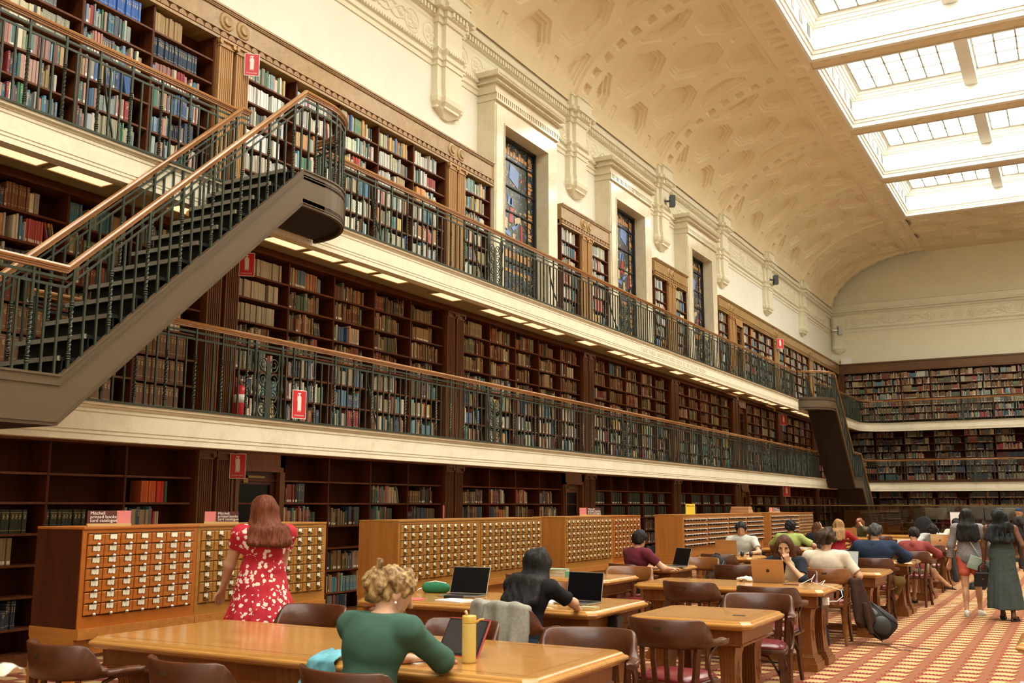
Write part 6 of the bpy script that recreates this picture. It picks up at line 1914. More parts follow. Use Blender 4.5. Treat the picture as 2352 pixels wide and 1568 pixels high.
# 15 --- standing woman in shorts
def w1x(J, t, h):
    m = MB(); SL = J['SL']; hp = J['hip']
    m.tube([SL+V3(.06, .02, .055), SL+V3(.085, -.085, .04), V3(0, -.150, 1.20), V3(.10, -.160, 1.0), V3(.165, -.13, .90)], .008, 4, sq=True, ry=.004); m.build('bag_strap', solid('sage strap', (.28,.34,.28), .5), t)
person('person walking away in a checked shirt and coral shorts with long black hair', (-1.45, 15.95, 0), R(4), pose='stand', lean=.03, head=(.1, .0), h=.009, skin='light', sh=.18, scale=.91, torso_w=1.15, hipz=.90, hands=[(-.30, .06, .80), (.27, .10, .86)], elb=[(-1, -1, 0), (1, -1, 0)],
       legs=[((-.085, -.01, .48), (-.09, -.06, .085)), ((.10, .05, .49), (.10, .10, .085))], foot_dir=[(-.05, 1, .0), (.35, .94, 0)], shirt=dict(mat=checked(), hem=.80, prims=[lambda G, J: G.ell(J['hip']+V3(0,0,.0), (.19, .15, .14))]), sleeve=1.8, bottom=C['coral'], bottoms_len=.52, shoes=M['whitep'], hair=hair_long(HB, .42, .11, 31, .004, False, 0, .014), extra=w1x)
# 16 --- standing woman in the long dress
def w2x(J, t, h): sandals(J, t, h)
def lowback(G, J): 
    c = J['neck']; G.cut((0, -.06, 1.30), (0, -.55, .85)); G.cut((0, 0, 1.345), (0, 0, 1))
person('person walking away in a long dark grey sleeveless dress with wavy black hair', (-1.0, 15.58, 0), R(-4), pose='stand', lean=.02, head=(-.15, .02), h=.009, skin='deep', sh=.185, scale=.915, torso_w=1.12, hands=[(-.27, .05, .83), (.30, .0, .86)], elb=[(-1, -1, 0), (1, -1, 0)],
       legs=[((-.09, .05, .49), (-.06, .10, .085)), ((.09, -.02, .49), (.11, -.14, .085))], foot_dir=[(-.2, 1, 0), (.25, .97, 0)], shirt=dict(mat=C['slate_dress'], hem=.16, prims=[skirt(1.02, .17, .155, .25, .014, 7), lowback]), sleeve=.02, hair=hair_long(HWv, .42, .13, 32, .012, False, 0, .022), extra=w2x)
# 17 --- red floral dress
person('woman in a red and white floral dress with auburn hair, standing at the card cabinets', (-5.56, 5.93, 0), R(58), pose='stand', lean=-.02, head=(.15, .0), h=.0085, skin='fair', sh=.185, scale=.985, torso_w=1.22, hands=[(-.24, .30, .89), (.10, .30, .96)], elb=[(-.7, -1.2, -.2), (.8, -1.2, 0)],
       shirt=dict(mat=floral(), hem=.29, prims=[skirt(1.02, .30, .155, .38, .020, 10, -.02)]), sleeve=.42, hair=hair_long(HBr, .31, .105, 33, .003, False, 0, .010), shoes=M['blackf'])
# 18 --- man with cap
def cap_(J, t, h):
    G = Field(.007, .01); HC, hf, hu, hr = J['HC'], J['hf'], J['hu'], J['hr']; G.ell(HC+hu*.045-hf*.008, (.086, .102, .078), hr); G.cut(HC+hu*.038, -hu); G.ell(HC+hf*.115+hu*.045, (.062, .055, .010), hr); G.mesh('cap', C['navy'], t)
person('man in a navy cap and dark T-shirt standing at the far right', (-1.38, 28.0, 0), R(-78), pose='stand', lean=.03, head=(0, -.1), h=.012, skin='tan', sh=.21, scale=.90, torso_w=1.2, hands=[(-.12, .36, 1.06), (.14, .36, 1.08)], elb=[(-1, -1, -.6), (1, -1, -.6)], shirt=dict(mat=C['charcoal'], hem=.84), sleeve=.7, bottom=C['charcoal'], bottoms_len=1.9, shoes=M['blackf'], face=dict(), extra=cap_)
# ================================================================ THINGS ON AND AROUND THE TABLES
def laptop(x, y, rz, label, body, w=.33, d=.22, ang=105, open_dark=True, logo=False, screen='screen'):
    """hinge at the back edge; keyboard towards -y (local), lid leans back from there"""
    t = thing('laptop', label, 'laptop', (x, y, TH), rz)
    mb = MB(); mb.box(-w/2, w/2, -d, 0, .002, .014); mb.build('base', body, t, bevel=.003)
    mb = MB(); mb.box(-w/2+.02, w/2-.02, -d*.58, -.02, .0142, .0150); mb.build('keyboard', M['black'], t)
    mb = MB(); mb.box(-.05, .05, -d+.01, -d*.62, .0142, .0146); mb.build('trackpad', body, t)
    a = R(ang-90); L = d*.98; up = Vector((0, math.sin(a), math.cos(a))); nn = Vector((0, math.cos(a), -math.sin(a)))
    c = Vector((0, .0, .014))+up*L/2
    o = MB().obox(c+nn*.003, (w/2, 0, 0), up*L/2, nn*.003).build('lid', body, t, bevel=.002)
    MB().obox(c-nn*.0008, (w/2-.006, 0, 0), up*(L/2-.007), nn*.0006).build('display', M[screen], o)
    if logo:
        p = c+nn*.0068
        mb = MB(); u = up*.020; rr = Vector((.018, 0, 0))
        pts = [p+rr*math.cos(a_)*(1 if not (.0 < a_ < .5) else .72)+u*math.sin(a_)*(1-.12*(abs(math.sin(a_)) > .95)) for a_ in [k*PI/10 for k in range(20)]]
        mb.face(pts); mb.face([p+u*1.15+rr*.0, p+u*1.6+rr*.35, p+u*1.25+rr*.4]); mb.build('emblem', M['black'], o, fix=False)
    return t
laptop(-4.80, 7.72, R(8), 'black laptop standing open beside the green pencil case', M['alu'], .36, .25, 112, screen='screen')
laptop(-3.62, 7.62, R(-4), 'black laptop standing open to the right of the reader in black', M['alu'], .33, .24, 103)
laptop(-4.62, 12.66, R(-35), 'open laptop the man in the maroon polo shirt types on', M['alu'], .34, .24, 108)
laptop(-4.97, 15.78, PI+R(6), 'gold laptop in front of the man in the pale grey T-shirt', M['goldalu'], .34, .24, 104, logo=False)
laptop(-2.87, 10.50, PI+R(4), 'tan gold laptop with a dark emblem, in front of the woman in the cream vest', M['goldalu'], .33, .24, 108, logo=True)
laptop(-2.62, 12.98, R(-12), 'laptop with a lit pale screen behind the reader in the white T-shirt', M['alu'], .33, .23, 102, screen='lit')if False else None
M['lit'] = solid('lit laptop screen', (.42, .46, .46), .3); M['lit'].node_tree.nodes['Principled BSDF'].inputs['Emission Color'].default_value = (.6,.66,.68,1); M['lit'].node_tree.nodes['Principled BSDF'].inputs['Emission Strength'].default_value = .12
laptop(-2.60, 13.02, R(-14), 'laptop with a lit pale page beside the reader in the white T-shirt', M['black'], .33, .23, 102, screen='lit')
laptop(-2.42, 21.12, PI+R(4), 'silver laptop in front of the grey hooded reader with headphones', M['goldalu'], .33, .24, 106, logo=True)
laptop(-2.62, 18.30, R(8), 'laptop with a pale screen left of the reader in the dusky red jacket', M['alu'], .30, .21, 102, screen='lit')
laptop(-5.1, 26.35, PI, 'brown laptop before the woman holding her forehead', M['goldalu'], .33, .23, 104)
# tablet leaning in a case
t = thing('tablet', 'dark tablet propped up in a red case in front of the reader in green', 'tablet', (-2.94, 4.62, TH), R(-8))
up = Vector((0, math.sin(R(32)), math.cos(R(32)))); nn = Vector((0, math.cos(R(32)), -math.sin(R(32))))
MB().obox(Vector((0, 0, .003))+up*.105+nn*.004, (.143, 0, 0), up*.108, nn*.005).build('case', solid('coral red case', (.45,.03,.05), .5), t, bevel=.004)
MB().obox(Vector((0, 0, .003))+up*.105-nn*.002, (.138, 0, 0), up*.103, nn*.0016).build('tablet_body', M['black'], t, bevel=.003)
MB().obox(Vector((0, 0, .003))+up*.105-nn*.0045, (.128, 0, 0), up*.092, nn*.0006).build('display', solid('greyish page on dark screen', (.035,.035,.038), .25), t)
MB().obox(Vector((0, .13, .05)), (.05, 0, 0), (0, .09, .0), (0, .0, .003)).build('stand', M['black'], t) if False else None
# bottle
t = thing('water_bottle', 'pale yellow water bottle with strap and flip spout on the nearest table', 'bottle', (-2.765, 4.462, TH), R(20))
yel = solid('pale yellow enamel', (.62, .47, .13), .35); yel2 = solid('yellow lid', (.62, .42, .085), .4)
MB().lathe([(0, 0), (.030, 0), (.0345, .004), (.0355, .012), (.0355, .190), (.0350, .194), (0, .194)], seg=28).build('body', yel, t)
MB().lathe([(0, .195), (.0355, .195), (.0360, .199), (.0360, .228), (.034, .233), (0, .234)], seg=28).build('lid', yel2, t)
MB().tube([(-.012, 0, .23), (-.014, 0, .244), (-.022, 0, .256)], [.008, .008, .0075], 8).build('spout', solid('clear yellow spout', (.55,.42,.16), .3), t)
MB().tube([(.034, 0, .200), (.042, -.002, .203), (.056, -.004, .214), (.078, -.006, .218)], [.0065, .006, .005, .004], 8).build('strap', yel2, t)
# blue cloth hanging off the front edge
def cloth_patch(nx, ny, fn, name, mat, label, cat, thick=.003, group=None):
    P = np.array([[fn(i/(nx-1), j/(ny-1)) for j in range(ny)] for i in range(nx)]); mb = MB()
    vs = [tuple(p) for r_ in P for p in r_]; fs = [(i*ny+j, (i+1)*ny+j, (i+1)*ny+j+1, i*ny+j+1) for i in range(nx-1) for j in range(ny-1)]
    mb.add(vs, fs, True); o = mb.build(name, mat, fix=False); m = o.modifiers.new('solid', 'SOLIDIFY'); m.thickness = thick; s_ = o.modifiers.new('sub', 'SUBSURF'); s_.levels = s_.render_levels = 1
    tag(o, label, cat, group); return o
rc = random.Random(5); wob = [[rc.uniform(-1, 1) for _ in range(24)] for _ in range(24)]
def blue(u, v):
    a = -3.54+.16*u; n_ = wob[int(u*23)][int(v*23)]
    if v < .45: return (a+.05*v, 4.30-.33*v/1.0+.004*n_, TH+.008+.010*abs(n_)*(1-v)+.035*abs(math.sin(u*9+v*5))*(.45-v)+.01)
    w = (v-.45)/.55; return (a+.02-.10*w*(1-u)+.02*w+.012*n_, 4.135-.02*w+.02*math.sin(u*14+2*w)*w-.01, TH+.012-.15*w*(1-.25*u))
cloth_patch(24, 24, blue, 'cloth', clothmat('light blue cloth', (.16,.44,.54), .55, 9), 'crumpled light blue cloth hanging off the nearest table left of the green sweater', 'cloth')
# crumpled paper at the bottom left corner, held near the viewer
def crum(u, v):
    n_ = wob[int(u*9)][int(v*9)]; return (-2.26+.15*u+.006*n_, 1.45+.06*v, 1.150+.045*u-.05*abs(v-.5)+.008*n_+.015*math.sin(u*3))
def pmat():
    m, nt, b = newmat('paper with pink print'); v = mapped(nt, (1,1,1)); n_ = noise(nt, v, 18, 2)
    nt.links.new(ramp(nt, n_, [(.3, (.66,.60,.48)), (.60, (.70,.64,.52)), (.66, (.62,.22,.20))]), b.inputs['Base Color']); b.inputs['Roughness'].default_value = .8; return m
cloth_patch(12, 10, crum, 'paper_sheet', pmat(), 'curled sheet of paper poking in at the bottom left corner', 'paper', .002)
# jacket over the chair back
def jacket_over(loc, rz, mat, label, drop=.34, w=.23, sleeve=True, nm='jacket'):
    t = thing(nm, label, 'jacket', loc, rz)
    F = Field(.009, .03)
    for i in range(15):
        a = -1+i/7; x = w*math.sin(a*1.15)/math.sin(1.15); y = -.235+.13*(1-math.cos(a*1.1))
        F.cap((x, y-.030, .862-.02*abs(a)**3), (x*1.06, y-.075-.02*math.cos(i*2.1), .852-drop-(.05 if i % 2 else 0)), .024, .024)
        F.cap((x, y+.030, .852-.02*abs(a)**3), (x, y+.045, .852-drop*.45), .020, .016); F.cap((x, y-.02, .862-.02*abs(a)**3), (x, y+.03, .862-.02*abs(a)**3), .019)
    if sleeve:
        F.cap((w*.98, -.17, .80), (w*1.02, -.22, .80-drop*.9), .036, .030)
    n1 = rnoise(6, 42, .007, (1.5,1.5,.5)); F.noise = n1
    F.mesh('jacket_cloth', mat, t); return t
jacket_over((-3.58, 6.40, 0), R(-10), clothmat('grey melange fleece', (.33,.32,.27), .75, 60), 'grey jacket draped over the chair back of the reader in black', .36)
jacket_over((-2.62, 12.10, 0), R(4), clothmat('dark brown suede', (.045,.020,.012), .6, 14), 'dark brown jacket hanging on the chair of the reader in the white T-shirt', .10) if False else None
t = thing('jacket', 'dark brown jacket hanging from the chair arm of the reader in the white T-shirt', 'jacket', (-2.30, 12.0, 0), 0)
F = Field(.009, .03)
for i in range(5): F.cap((-.03+.015*i, -.02+.03*i, .70), (.02+.035*i, -.09+.05*i, .26-.03*(i % 2)), .030, .036)
F.cap((-.05, .0, .70), (.0, .12, .69), .03, .03); F.cap((.10, -.05, .45), (.16, -.10, .16), .03, .022)
F.noise = rnoise(8, 36, .008, (1.4,1.4,.5)); F.mesh('jacket_cloth', clothmat('dark brown suede', (.045,.020,.012), .6, 14), t)
# backpacks
def backpack(loc, rot, label, s=1.0, h=.010, panel=True):
    t = thing('backpack', label, 'backpack', loc, rot[2]); t.rotation_euler = rot; t.scale = (s, s, s)
    F = Field(h, .05); F.ell((0, 0, .24), (.155, .095, .24)); F.ell((0, -.05, .17), (.135, .09, .15)); F.ell((0, 0, .10), (.155, .10, .11)); F.cut((0, 0, .005), (0, 0, -1)); F.noise = rnoise(4, 24, .006); F.mesh('bag_body', M['blackf'], t)
    F = Field(.008, .02); F.ell((0, -.115, .15), (.105, .040, .11)); F.mesh('front_pocket', solid('charcoal nylon', (.02,.024,.024), .5), t)
    if panel: F = Field(.007, .015); F.ell((-.055, -.098, .31), (.035, .022, .07)); F.ell((.055, -.098, .31), (.035, .022, .07)); F.mesh('reflective_panel', solid('grey panel', (.12,.15,.15), .4), t)
    for sx in (-1, 1):
        MB().tube([(sx*.07, .08, .42), (sx*.09, .14, .36), (sx*.10, .13, .2), (sx*.13, .06, .05)], .018, 6, ry=.006).build('shoulder_strap', M['blackf'], t)
        MB().tube([(sx*.12, -.02, .40), (sx*.125, -.115, .33), (sx*.12, -.13, .15), (sx*.13, -.09, .03)], .009, 5, ry=.004).build('side_strap', M['black'], t)
    MB().tube([(-.04, .05, .455), (-.03, .045, .49), (.03, .045, .49), (.04, .05, .455)], .008, 6).build('top_handle', M['black'], t)
    return t
backpack((-1.97, 12.25, .11), (R(-6), R(-48), R(14)), 'black and grey backpack lying on the carpet beside the white T-shirt reader', .98, .009)
t = thing('bag_strap', 'loose black strap ends of the backpack lying on the carpet', 'strap', (-1.90, 12.05, .0)); 
MB().tube([(-.12, .02, .02), (-.02, -.10, .008), (.06, -.20, .006), (.18, -.24, .006)], .009, 5, ry=.003).build('webbing', M['black'], t); MB().tube([(-.02, .08, .02), (.12, .06, .008), (.26, .02, .006), (.36, .0, .006)], .009, 5, ry=.003).build('webbing', M['black'], t)
backpack((-2.96, 12.3, .0), (R(-6), 0, R(20)), 'black bag standing under the chair of the white T-shirt reader', .72, .012, False)
backpack((-2.62, 11.6, .0), (R(4), 0, R(-10)), 'small black bag on the carpet behind the tan laptop table', .62, .012, False)
backpack((-4.70, 14.42, .32), (R(2), 0, R(-6)), 'black backpack hung on the chair before the man in pale grey', 1.08, .010, False)
t = thing('jacket', 'black jacket hanging on the chair at the silver laptop table', 'jacket', (-2.12, 20.1, 0), 0)
F = Field(.014, .03)
for i in range(4): F.cap((.0, -.1+.06*i, .68), (.05, -.12+.07*i, .22), .04, .045)
F.noise = rnoise(2, 30, .008); F.mesh('jacket_cloth', M['blackf'], t)
backpack((-1.95, 20.9, .0), (0, R(70), R(10)), 'black bag lying on the carpet left of the walking women', .7, .014, False)
# handbags of the two women
t = thing('shoulder_bag', 'sage green shoulder bag at the hip of the woman in coral shorts', 'handbag', (-1.32, 15.74, .70), R(8)); t.rotation_euler = (0, R(20), R(8))
F = Field(.007, .012); F.fn(lambda X, Y, Z: np.maximum(np.maximum(np.abs(X)-(.135+.12*(.1-Z)*.4), np.abs(Z-.03)-.085), np.abs(Y)-(.045-.18*np.clip(Z, 0, .12)))-.006, (-.16, -.06, -.08), (.16, .06, .14)); F.noise = rnoise(1, 20, .003)
F.mesh('bag_body', solid('sage leather', (.20,.25,.20), .45), t); MB().tube([(-.13, 0, .10), (0, -.012, .118), (.13, 0, .10)], .004, 5).build('zip', M['brass'], t)
t = thing('handbag', 'black handbag carried by the woman in the long dark dress', 'handbag', (-1.255, 15.63, .44), R(-10))
F = Field(.007, .012); F.fn(lambda X, Y, Z: np.maximum(np.maximum(np.abs(X)-(.125-.16*np.clip(Z, 0, .2)), np.abs(Z-.09)-.09), np.abs(Y)-.055)-.006, (-.15, -.08, -.02), (.15, .08, .2)); F.mesh('bag_body', solid('black leather', (.010,.010,.010), .35), t)
for sy in (-.03, .03): MB().tube([(-.07, sy, .17), (-.055, sy*.6, .27), (0, sy*.2, .325), (.055, sy*.6, .27), (.07, sy, .17)], .006, 6).build('handle', M['black'], t)
MB().lathe([(0, -.064), (.010, -.064), (.010, -.060), (0, -.060)], (0, 0, .10), 10, False, 'y').build('clasp', M['brass'], t)
# small things on the tables
def flat(name, x, y, rz, w, d, hgt, mat, label, cat, z=TH+.0005, group=None):
    o = MB().box(-w/2, w/2, -d/2, d/2, 0, hgt).build(name, mat, None, (x, y, z)); o.rotation_euler = (0,0,rz); return tag(o, label, cat, group)
rp = M['paper']
flat('notebook', -4.60, 7.22, R(-14), .30, .21, .008, rp, 'open white notebook in front of the left black laptop', 'notebook')
flat('pen', -4.55, 7.24, R(20), .14, .007, .007, M['card'], 'pale pen lying across the open notebook', 'pen', TH+.009)
flat('folder', -5.02, 7.14, R(10), .24, .18, .006, solid('red edged folder', (.55,.13,.12), .5), 'red edged papers at the left end beyond the curly hair', 'folder')
flat('phone', -3.40, 7.26, R(-8), .15, .075, .009, solid('pale green phone case', (.45,.46,.26), .4), 'pale green phone near the front edge before the right black laptop', 'phone')
flat('highlighter', -3.67, 7.16, R(50), .075, .016, .016, solid('cream marker', (.62,.55,.30), .4), 'short cream marker beside the writing hand', 'pen')
flat('notebook', -3.98, 7.50, R(-6), .42, .28, .012, rp, 'open white notebook under the hands of the reader in black', 'notebook')
flat('notebook', -3.07, 4.40, R(-12), .26, .20, .006, rp, 'white sheet under the arm of the reader in green', 'paper')
flat('sunglasses_case', -4.72, 7.36, R(4), .16, .055, .028, M['black'], 'flat black case lying before the left black laptop', 'case')
t = thing('pencil_case', 'green zipped pencil case with a white edge, left of the black laptop', 'pencil case', (-5.18, 7.78, TH), R(10))
F = Field(.006, .03); F.ell((0, 0, .05), (.125, .045, .052)); F.cap((-.09, 0, .045), (.09, 0, .045), .040, .040); F.cut((0,0,.002), (0,0,-1)); F.noise = rnoise(3, 40, .003); F.mesh('case_body', clothmat('green canvas', (.035,.20,.10), .8, 14), t)
MB().tube([(-.125, 0, .04), (-.10, -.012, .085), (0, -.014, .104), (.10, -.012, .09), (.125, 0, .05)], .006, 6).build('zip', M['whitep'], t); MB().tube([(-.125, 0, .04), (-.16, -.02, .03), (-.18, -.03, .012)], .006, 6).build('zip_pull', M['whitep'], t)
for i, (w, d, hh, c, dx) in enumerate(((.20, .14, .038, (.60,.52,.36), 0), (.19, .14, .030, (.62,.55,.40), .004), (.21, .15, .012, (.35,.48,.38), -.005))):
    z = TH+.001+[0, .039, .0695][i]; t = thing('paperback', ['thick', 'middle', 'thin green-edged'][i]+' paperback in the pile on the small table by the cabinets', 'book', (-5.19+dx, 10.28, z), R([-8, -4, 6][i]))
    MB().box(-w/2+.003, w/2-.003, -d/2+.003, d/2-.003, .002, hh-.002).build('pages', solid('page edges', (.58,.52,.38), .8) if i == 0 else bpy.data.materials['page edges'], t)
    MB().box(-w/2, w/2, -d/2, d/2, 0, .002).box(-w/2, w/2, -d/2, d/2, hh-.002, hh).box(w/2-.003, w/2, -d/2, d/2, 0, hh).build('cover', solid('cover %d' % i, c, .45), t)
flat('paperback', -5.02, 10.22, R(30), .11, .035, .06, solid('green white cover', (.10,.30,.18), .4), 'small green and white book leaning by the paperback pile', 'book')
cr = random.Random(3)
t = thing('crumpled_tissue', 'crumpled white tissue left of the tan laptop', 'tissue', (-3.13, 10.55, TH+.001), 0)
F = Field(.006, .012)
for i in range(9): F.ell((cr.uniform(-.07, .07), cr.uniform(-.03, .03), cr.uniform(.012, .035)), (cr.uniform(.02, .05), cr.uniform(.012, .03), cr.uniform(.010, .022)))
F.cut((0,0,0), (0,0,-1)); F.noise = rnoise(9, 90, .006); F.mesh('tissue_folds', M['paper'], t)
flat('phone', -2.60, 10.33, R(6), .15, .07, .010, solid('brown phone wallet', (.14,.055,.03), .5), 'brown phone between the tan laptop and the white cable', 'phone')
t = thing('charger_cable', 'white charging cable and plug looping over the table end', 'cable', (0,0,0))
MB().tube([(-2.70, 10.42, TH+.004), (-2.52, 10.36, TH+.004), (-2.42, 10.44, TH+.06), (-2.40, 10.5, TH+.10), (-2.43, 10.46, TH+.03), (-2.36, 10.42, TH+.01), (-2.28, 10.40, TH+.05), (-2.30, 10.32, TH+.01), (-2.18, 10.22, TH+.002), (-2.08, 10.16, TH-.02), (-2.055, 10.10, TH-.07), (-2.10, 10.06, TH-.115), (-2.17, 10.05, TH-.12)], .0035, 6).build('cable', M['whitep'], t)
MB().box(-2.235, -2.175, 10.02, 10.08, TH-.155, TH-.085).build('plug', M['whitep'], t, bevel=.006)
def power_box(x, y, rz, label):
    t = thing('power_box', label, 'power box', (x, y, TH-.19), rz); MB().box(-.09, .04, -.06, .06, 0, .115).build('box', M['black'], t, bevel=.004)
    MB().box(.04, .044, -.05, .05, .01, .105).build('face_plate', solid('dark outlet plate', (.03,.032,.03), .35), t)
power_box(-3.28, 7.48, 0, 'black power outlet box under the edge of the two-laptop table')
power_box(-2.28, 10.05, 0, 'black outlet under the table end behind the white plug')
power_box(-2.24, 15.6, 0, 'black outlet with cables under the navy jacket table end')
for (x, y) in ((-2.22, 7.30), ): 
    o = MB().box(-.045, .045, -.02, .02, 0, .002).build('power_plate', M['black'], None, (x, y, TH+.0008)); tag(o, 'small black plate on the empty square table', 'outlet')
t = thing('headphones', 'black headphones on the table right of the gold laptop', 'headphones', (-4.62, 15.68, TH+.001), 0)
MB().tube([(.07*math.cos(a*PI/8), .07*math.sin(a*PI/8), .03) for a in range(9)], .008, 6).build('headband', M['black'], t)
for s_ in (-1, 1): MB().lathe([(0, -.02), (.036, -.02), (.040, 0), (.036, .02), (0, .02)], (s_*.07, 0, .035), 14, True, 'x').build('ear_cup', M['black'], t)
flat('phone', -5.22, 15.55, R(4), .15, .07, .008, M['brass'], 'flat dark object at the left end of the gold laptop table', 'phone')
for i, (x, y) in enumerate(((-2.45, 18.1), (-2.5, 20.75), (-3.4, 20.9), (-4.6, 19.2), (-4.9, 22.2), (-3.3, 26.1))):
    flat('paper_sheet', x, y, R(12*i), .30, .21, .004, rp, ['white papers right of the dusky red jacket', 'white papers in front of the silver laptop', 'loose white papers on the silver laptop table, left part', 'white page beside the hand of the man in light green', 'white papers in front of the two long haired women', 'white papers on the last long table'][i], 'paper')
t = thing('power_cable', 'black power cables trailing over the end of the navy jacket table', 'cable', (0,0,0))
MB().tube([(-2.6, 15.9, TH+.006), (-2.3, 15.85, TH+.006), (-2.14, 15.75, TH-.0), (-2.10, 15.66, TH-.10), (-2.08, 15.58, TH-.18), (-2.16, 15.5, TH-.13)], .007, 6).build('cable', M['black'], t)
# ---------------- signs
def text(body, size, mat, parent, loc, rot, ext=.0006, align='LEFT', name='lettering', sx=1.0):
    c = bpy.data.curves.new(name, 'FONT'); c.body = body; c.size = size; c.extrude = ext; c.align_x = align; c.space_line = .82; c.materials.append(mat)
    tmp = bpy.data.objects.new(name, c); me = bpy.data.meshes.new_from_object(tmp); bpy.data.objects.remove(tmp)
    o = bpy.data.objects.new(name, me); COL.objects.link(o); o.parent = parent; o.location = loc; o.rotation_euler = rot; o.scale = (sx, 1, 1); return o
M['maroonc'] = solid('dark maroon board', (.085,.018,.018), .5); M['pinkc'] = solid('salmon pink board', (.62,.20,.20), .5); M['ply'] = solid('plywood base', (.55,.38,.16), .5)
def cat_sign(x, y, rz, label, flip=False, s=1.0, txt=True):
    """faces +x when rz = 0"""
    t = thing('catalogue_sign', label, 'sign', (x, y, CTOP), rz, 'catalogue signs standing on the card cabinets'); t.scale = (s, s, s)
    MB().box(-.03, .03, -.16, .16, 0, .02).build('stand', M['ply'], t)
    a, b_ = (-.16, .055) if not flip else (-.055, .16)
    MB().box(-.003, .003, a, b_, .02, .118).build('maroon_board', M['maroonc'], t)
    MB().box(-.003, .003, b_ if not flip else -.16, .16 if not flip else a, .02, .118).build('pink_board', M['pinkc'], t)
    if txt: text('Mitchell\nprinted books\ncard catalogue', .034, M['paper'], t, (.0045, a+.02, .088), (PI/2, 0, PI/2))
cat_sign(-6.60, 5.32, R(-28), 'maroon and pink sign reading Mitchell printed books card catalogue, on the nearest cabinet')
cat_sign(-6.60, 6.50, R(-52), 'pink and maroon card catalogue sign just left of the auburn hair', flip=True, s=.9)
cat_sign(-6.62, 14.2, R(-48), 'pink and maroon card catalogue sign behind the man in the maroon polo', flip=True, s=1.05)
cat_sign(-6.6, 24.9, R(-40), 'small pink and maroon sign on the farthest cabinet row', flip=True, s=.95)
o = MB().box(-.003, .003, -.14, .14, 0, .16).build('pink_card', M['pinkc'], None, (-6.6, 10.05, CTOP)); o.rotation_euler = (0,0,R(36)); tag(o, 'thin pink card seen edge-on on the cabinet behind the curly hair', 'sign')
t = thing('yellow_notice', 'yellow notice standing on the cabinet row with black pulls', 'sign', (-6.6, 18.75, 1.375), R(-45)); MB().box(-.004, .004, -.10, .10, 0, .20).build('yellow_sheet', solid('yellow sheet', (.70,.52,.04), .5), t); text('Please note', .036, M['black'], t, (.006, -.085, .15), (PI/2, 0, PI/2))
for i in range(4):
    flat('book', -6.62, 22.2, R(80+3*i), .24, .45-.02*i, .035, solid('tan stack %d' % i, ((.42,.22,.09), (.50,.28,.13), (.36,.17,.08), (.46,.26,.12))[i], .6), 'tan book, %s from the bottom of the pile on the black-handled cabinets' % ordn(i+1), 'book', 1.376+.036*i)
M['wh'] = solid('white sign print', (.75,.75,.70), .5)
def ext_sign(x, y, z, rz, label, w=.19, h=.30, txt=True):
    t = thing('fire_extinguisher_sign', label, 'sign', (x, y, z), rz, 'fire extinguisher signs')
    MB().box(-.002, .002, -w/2, w/2, 0, h).build('backing', M['wh'], t); MB().box(-.0035, .0035, -w/2+.008, w/2-.008, .008, h-.008).build('panel', M['red'], t)
    for s in (1, -1):
        mb = MB(); X = s*.0045
        def P(y_, z_): return (X, y_*w, z_*h)
        mb.face([P(-.13, .30), P(.13, .30), P(.13, .74), P(.08, .80), P(-.08, .80), P(-.13, .74)]); mb.face([P(-.035, .80), P(.035, .80), P(.035, .86), P(-.035, .86)]); mb.face([P(-.12, .86), P(.10, .86), P(.10, .90), P(-.12, .90)]); mb.face([P(-.17, .62), P(-.15, .62), P(-.12, .86), P(-.14, .87)])
        mb.build('extinguisher_symbol', M['wh'], t, fix=False)
    if txt:
        text('FIRE', .030, M['wh'], t, (.0045, 0, .055*h/.3+.018), (PI/2, 0, PI/2), align='CENTER', sx=1); text('EXTINGUISHER', .021, M['wh'], t, (.0045, 0, .03), (PI/2, 0, PI/2), align='CENTER', sx=.95)
ext_sign(-8.84, 8.86, 6.98, R(-48), 'red fire extinguisher sign projecting beside the upper fluted pilasters')
ext_sign(-8.84, 8.93, 4.36, R(-48), 'red fire extinguisher sign half hidden behind the near stair string')
ext_sign(-8.84, 8.93, 1.86, R(-48), 'shaded red fire extinguisher sign beside the ground floor door')
ext_sign(-7.72, 8.72, 2.52, R(-10), 'red fire extinguisher sign at the foot of the lower gallery railing', .20, .33)
ext_sign(-8.80, 34.9, 7.0, R(-40), 'red fire extinguisher sign high on the far upper bookcases', .28, .36)
ext_sign(-8.80, 34.9, 4.3, R(-40), 'red fire extinguisher sign on the far lower gallery pilaster', .28, .36)
ext_sign(-8.80, 34.9, 1.85, R(-40), 'dim red fire extinguisher sign under the far lower gallery', .28, .36)
def extinguisher(x, y, z, label, s=1.0):
    t = thing('fire_extinguisher', label, 'fire extinguisher', (x, y, z), 0, 'red fire extinguishers'); t.scale = (s, s, s)
    MB().lathe([(0, 0), (.070, 0), (.078, .02), (.078, .40), (.06, .45), (.026, .475), (0, .476)], seg=20).build('cylinder', M['red'], t)
    MB().lathe([(.0785, .26), (.0790, .26), (.0790, .36), (.0785, .36)], seg=20).build('label_band', M['wh'], t)
    MB().lathe([(0, .47), (.02, .47), (.02, .52), (.03, .53), (.03, .55), (0, .55)], seg=10).build('valve', M['steel'], t)
    MB().tube([(0, 0, .54), (.06, .05, .57), (.10, .08, .56)], .009, 6).build('lever', M['steel'], t); MB().tube([(0, .0, .52), (.05, .06, .50), (.07, .08, .40), (.06, .075, .2)], .010, 6).build('hose', M['black'], t)
extinguisher(-8.82, 8.90, D1+.02, 'red fire extinguisher on the lower gallery beside the fluted pilasters')
extinguisher(-8.6, 35.5, D2+.02, 'small red fire extinguisher far along the upper gallery', .9)
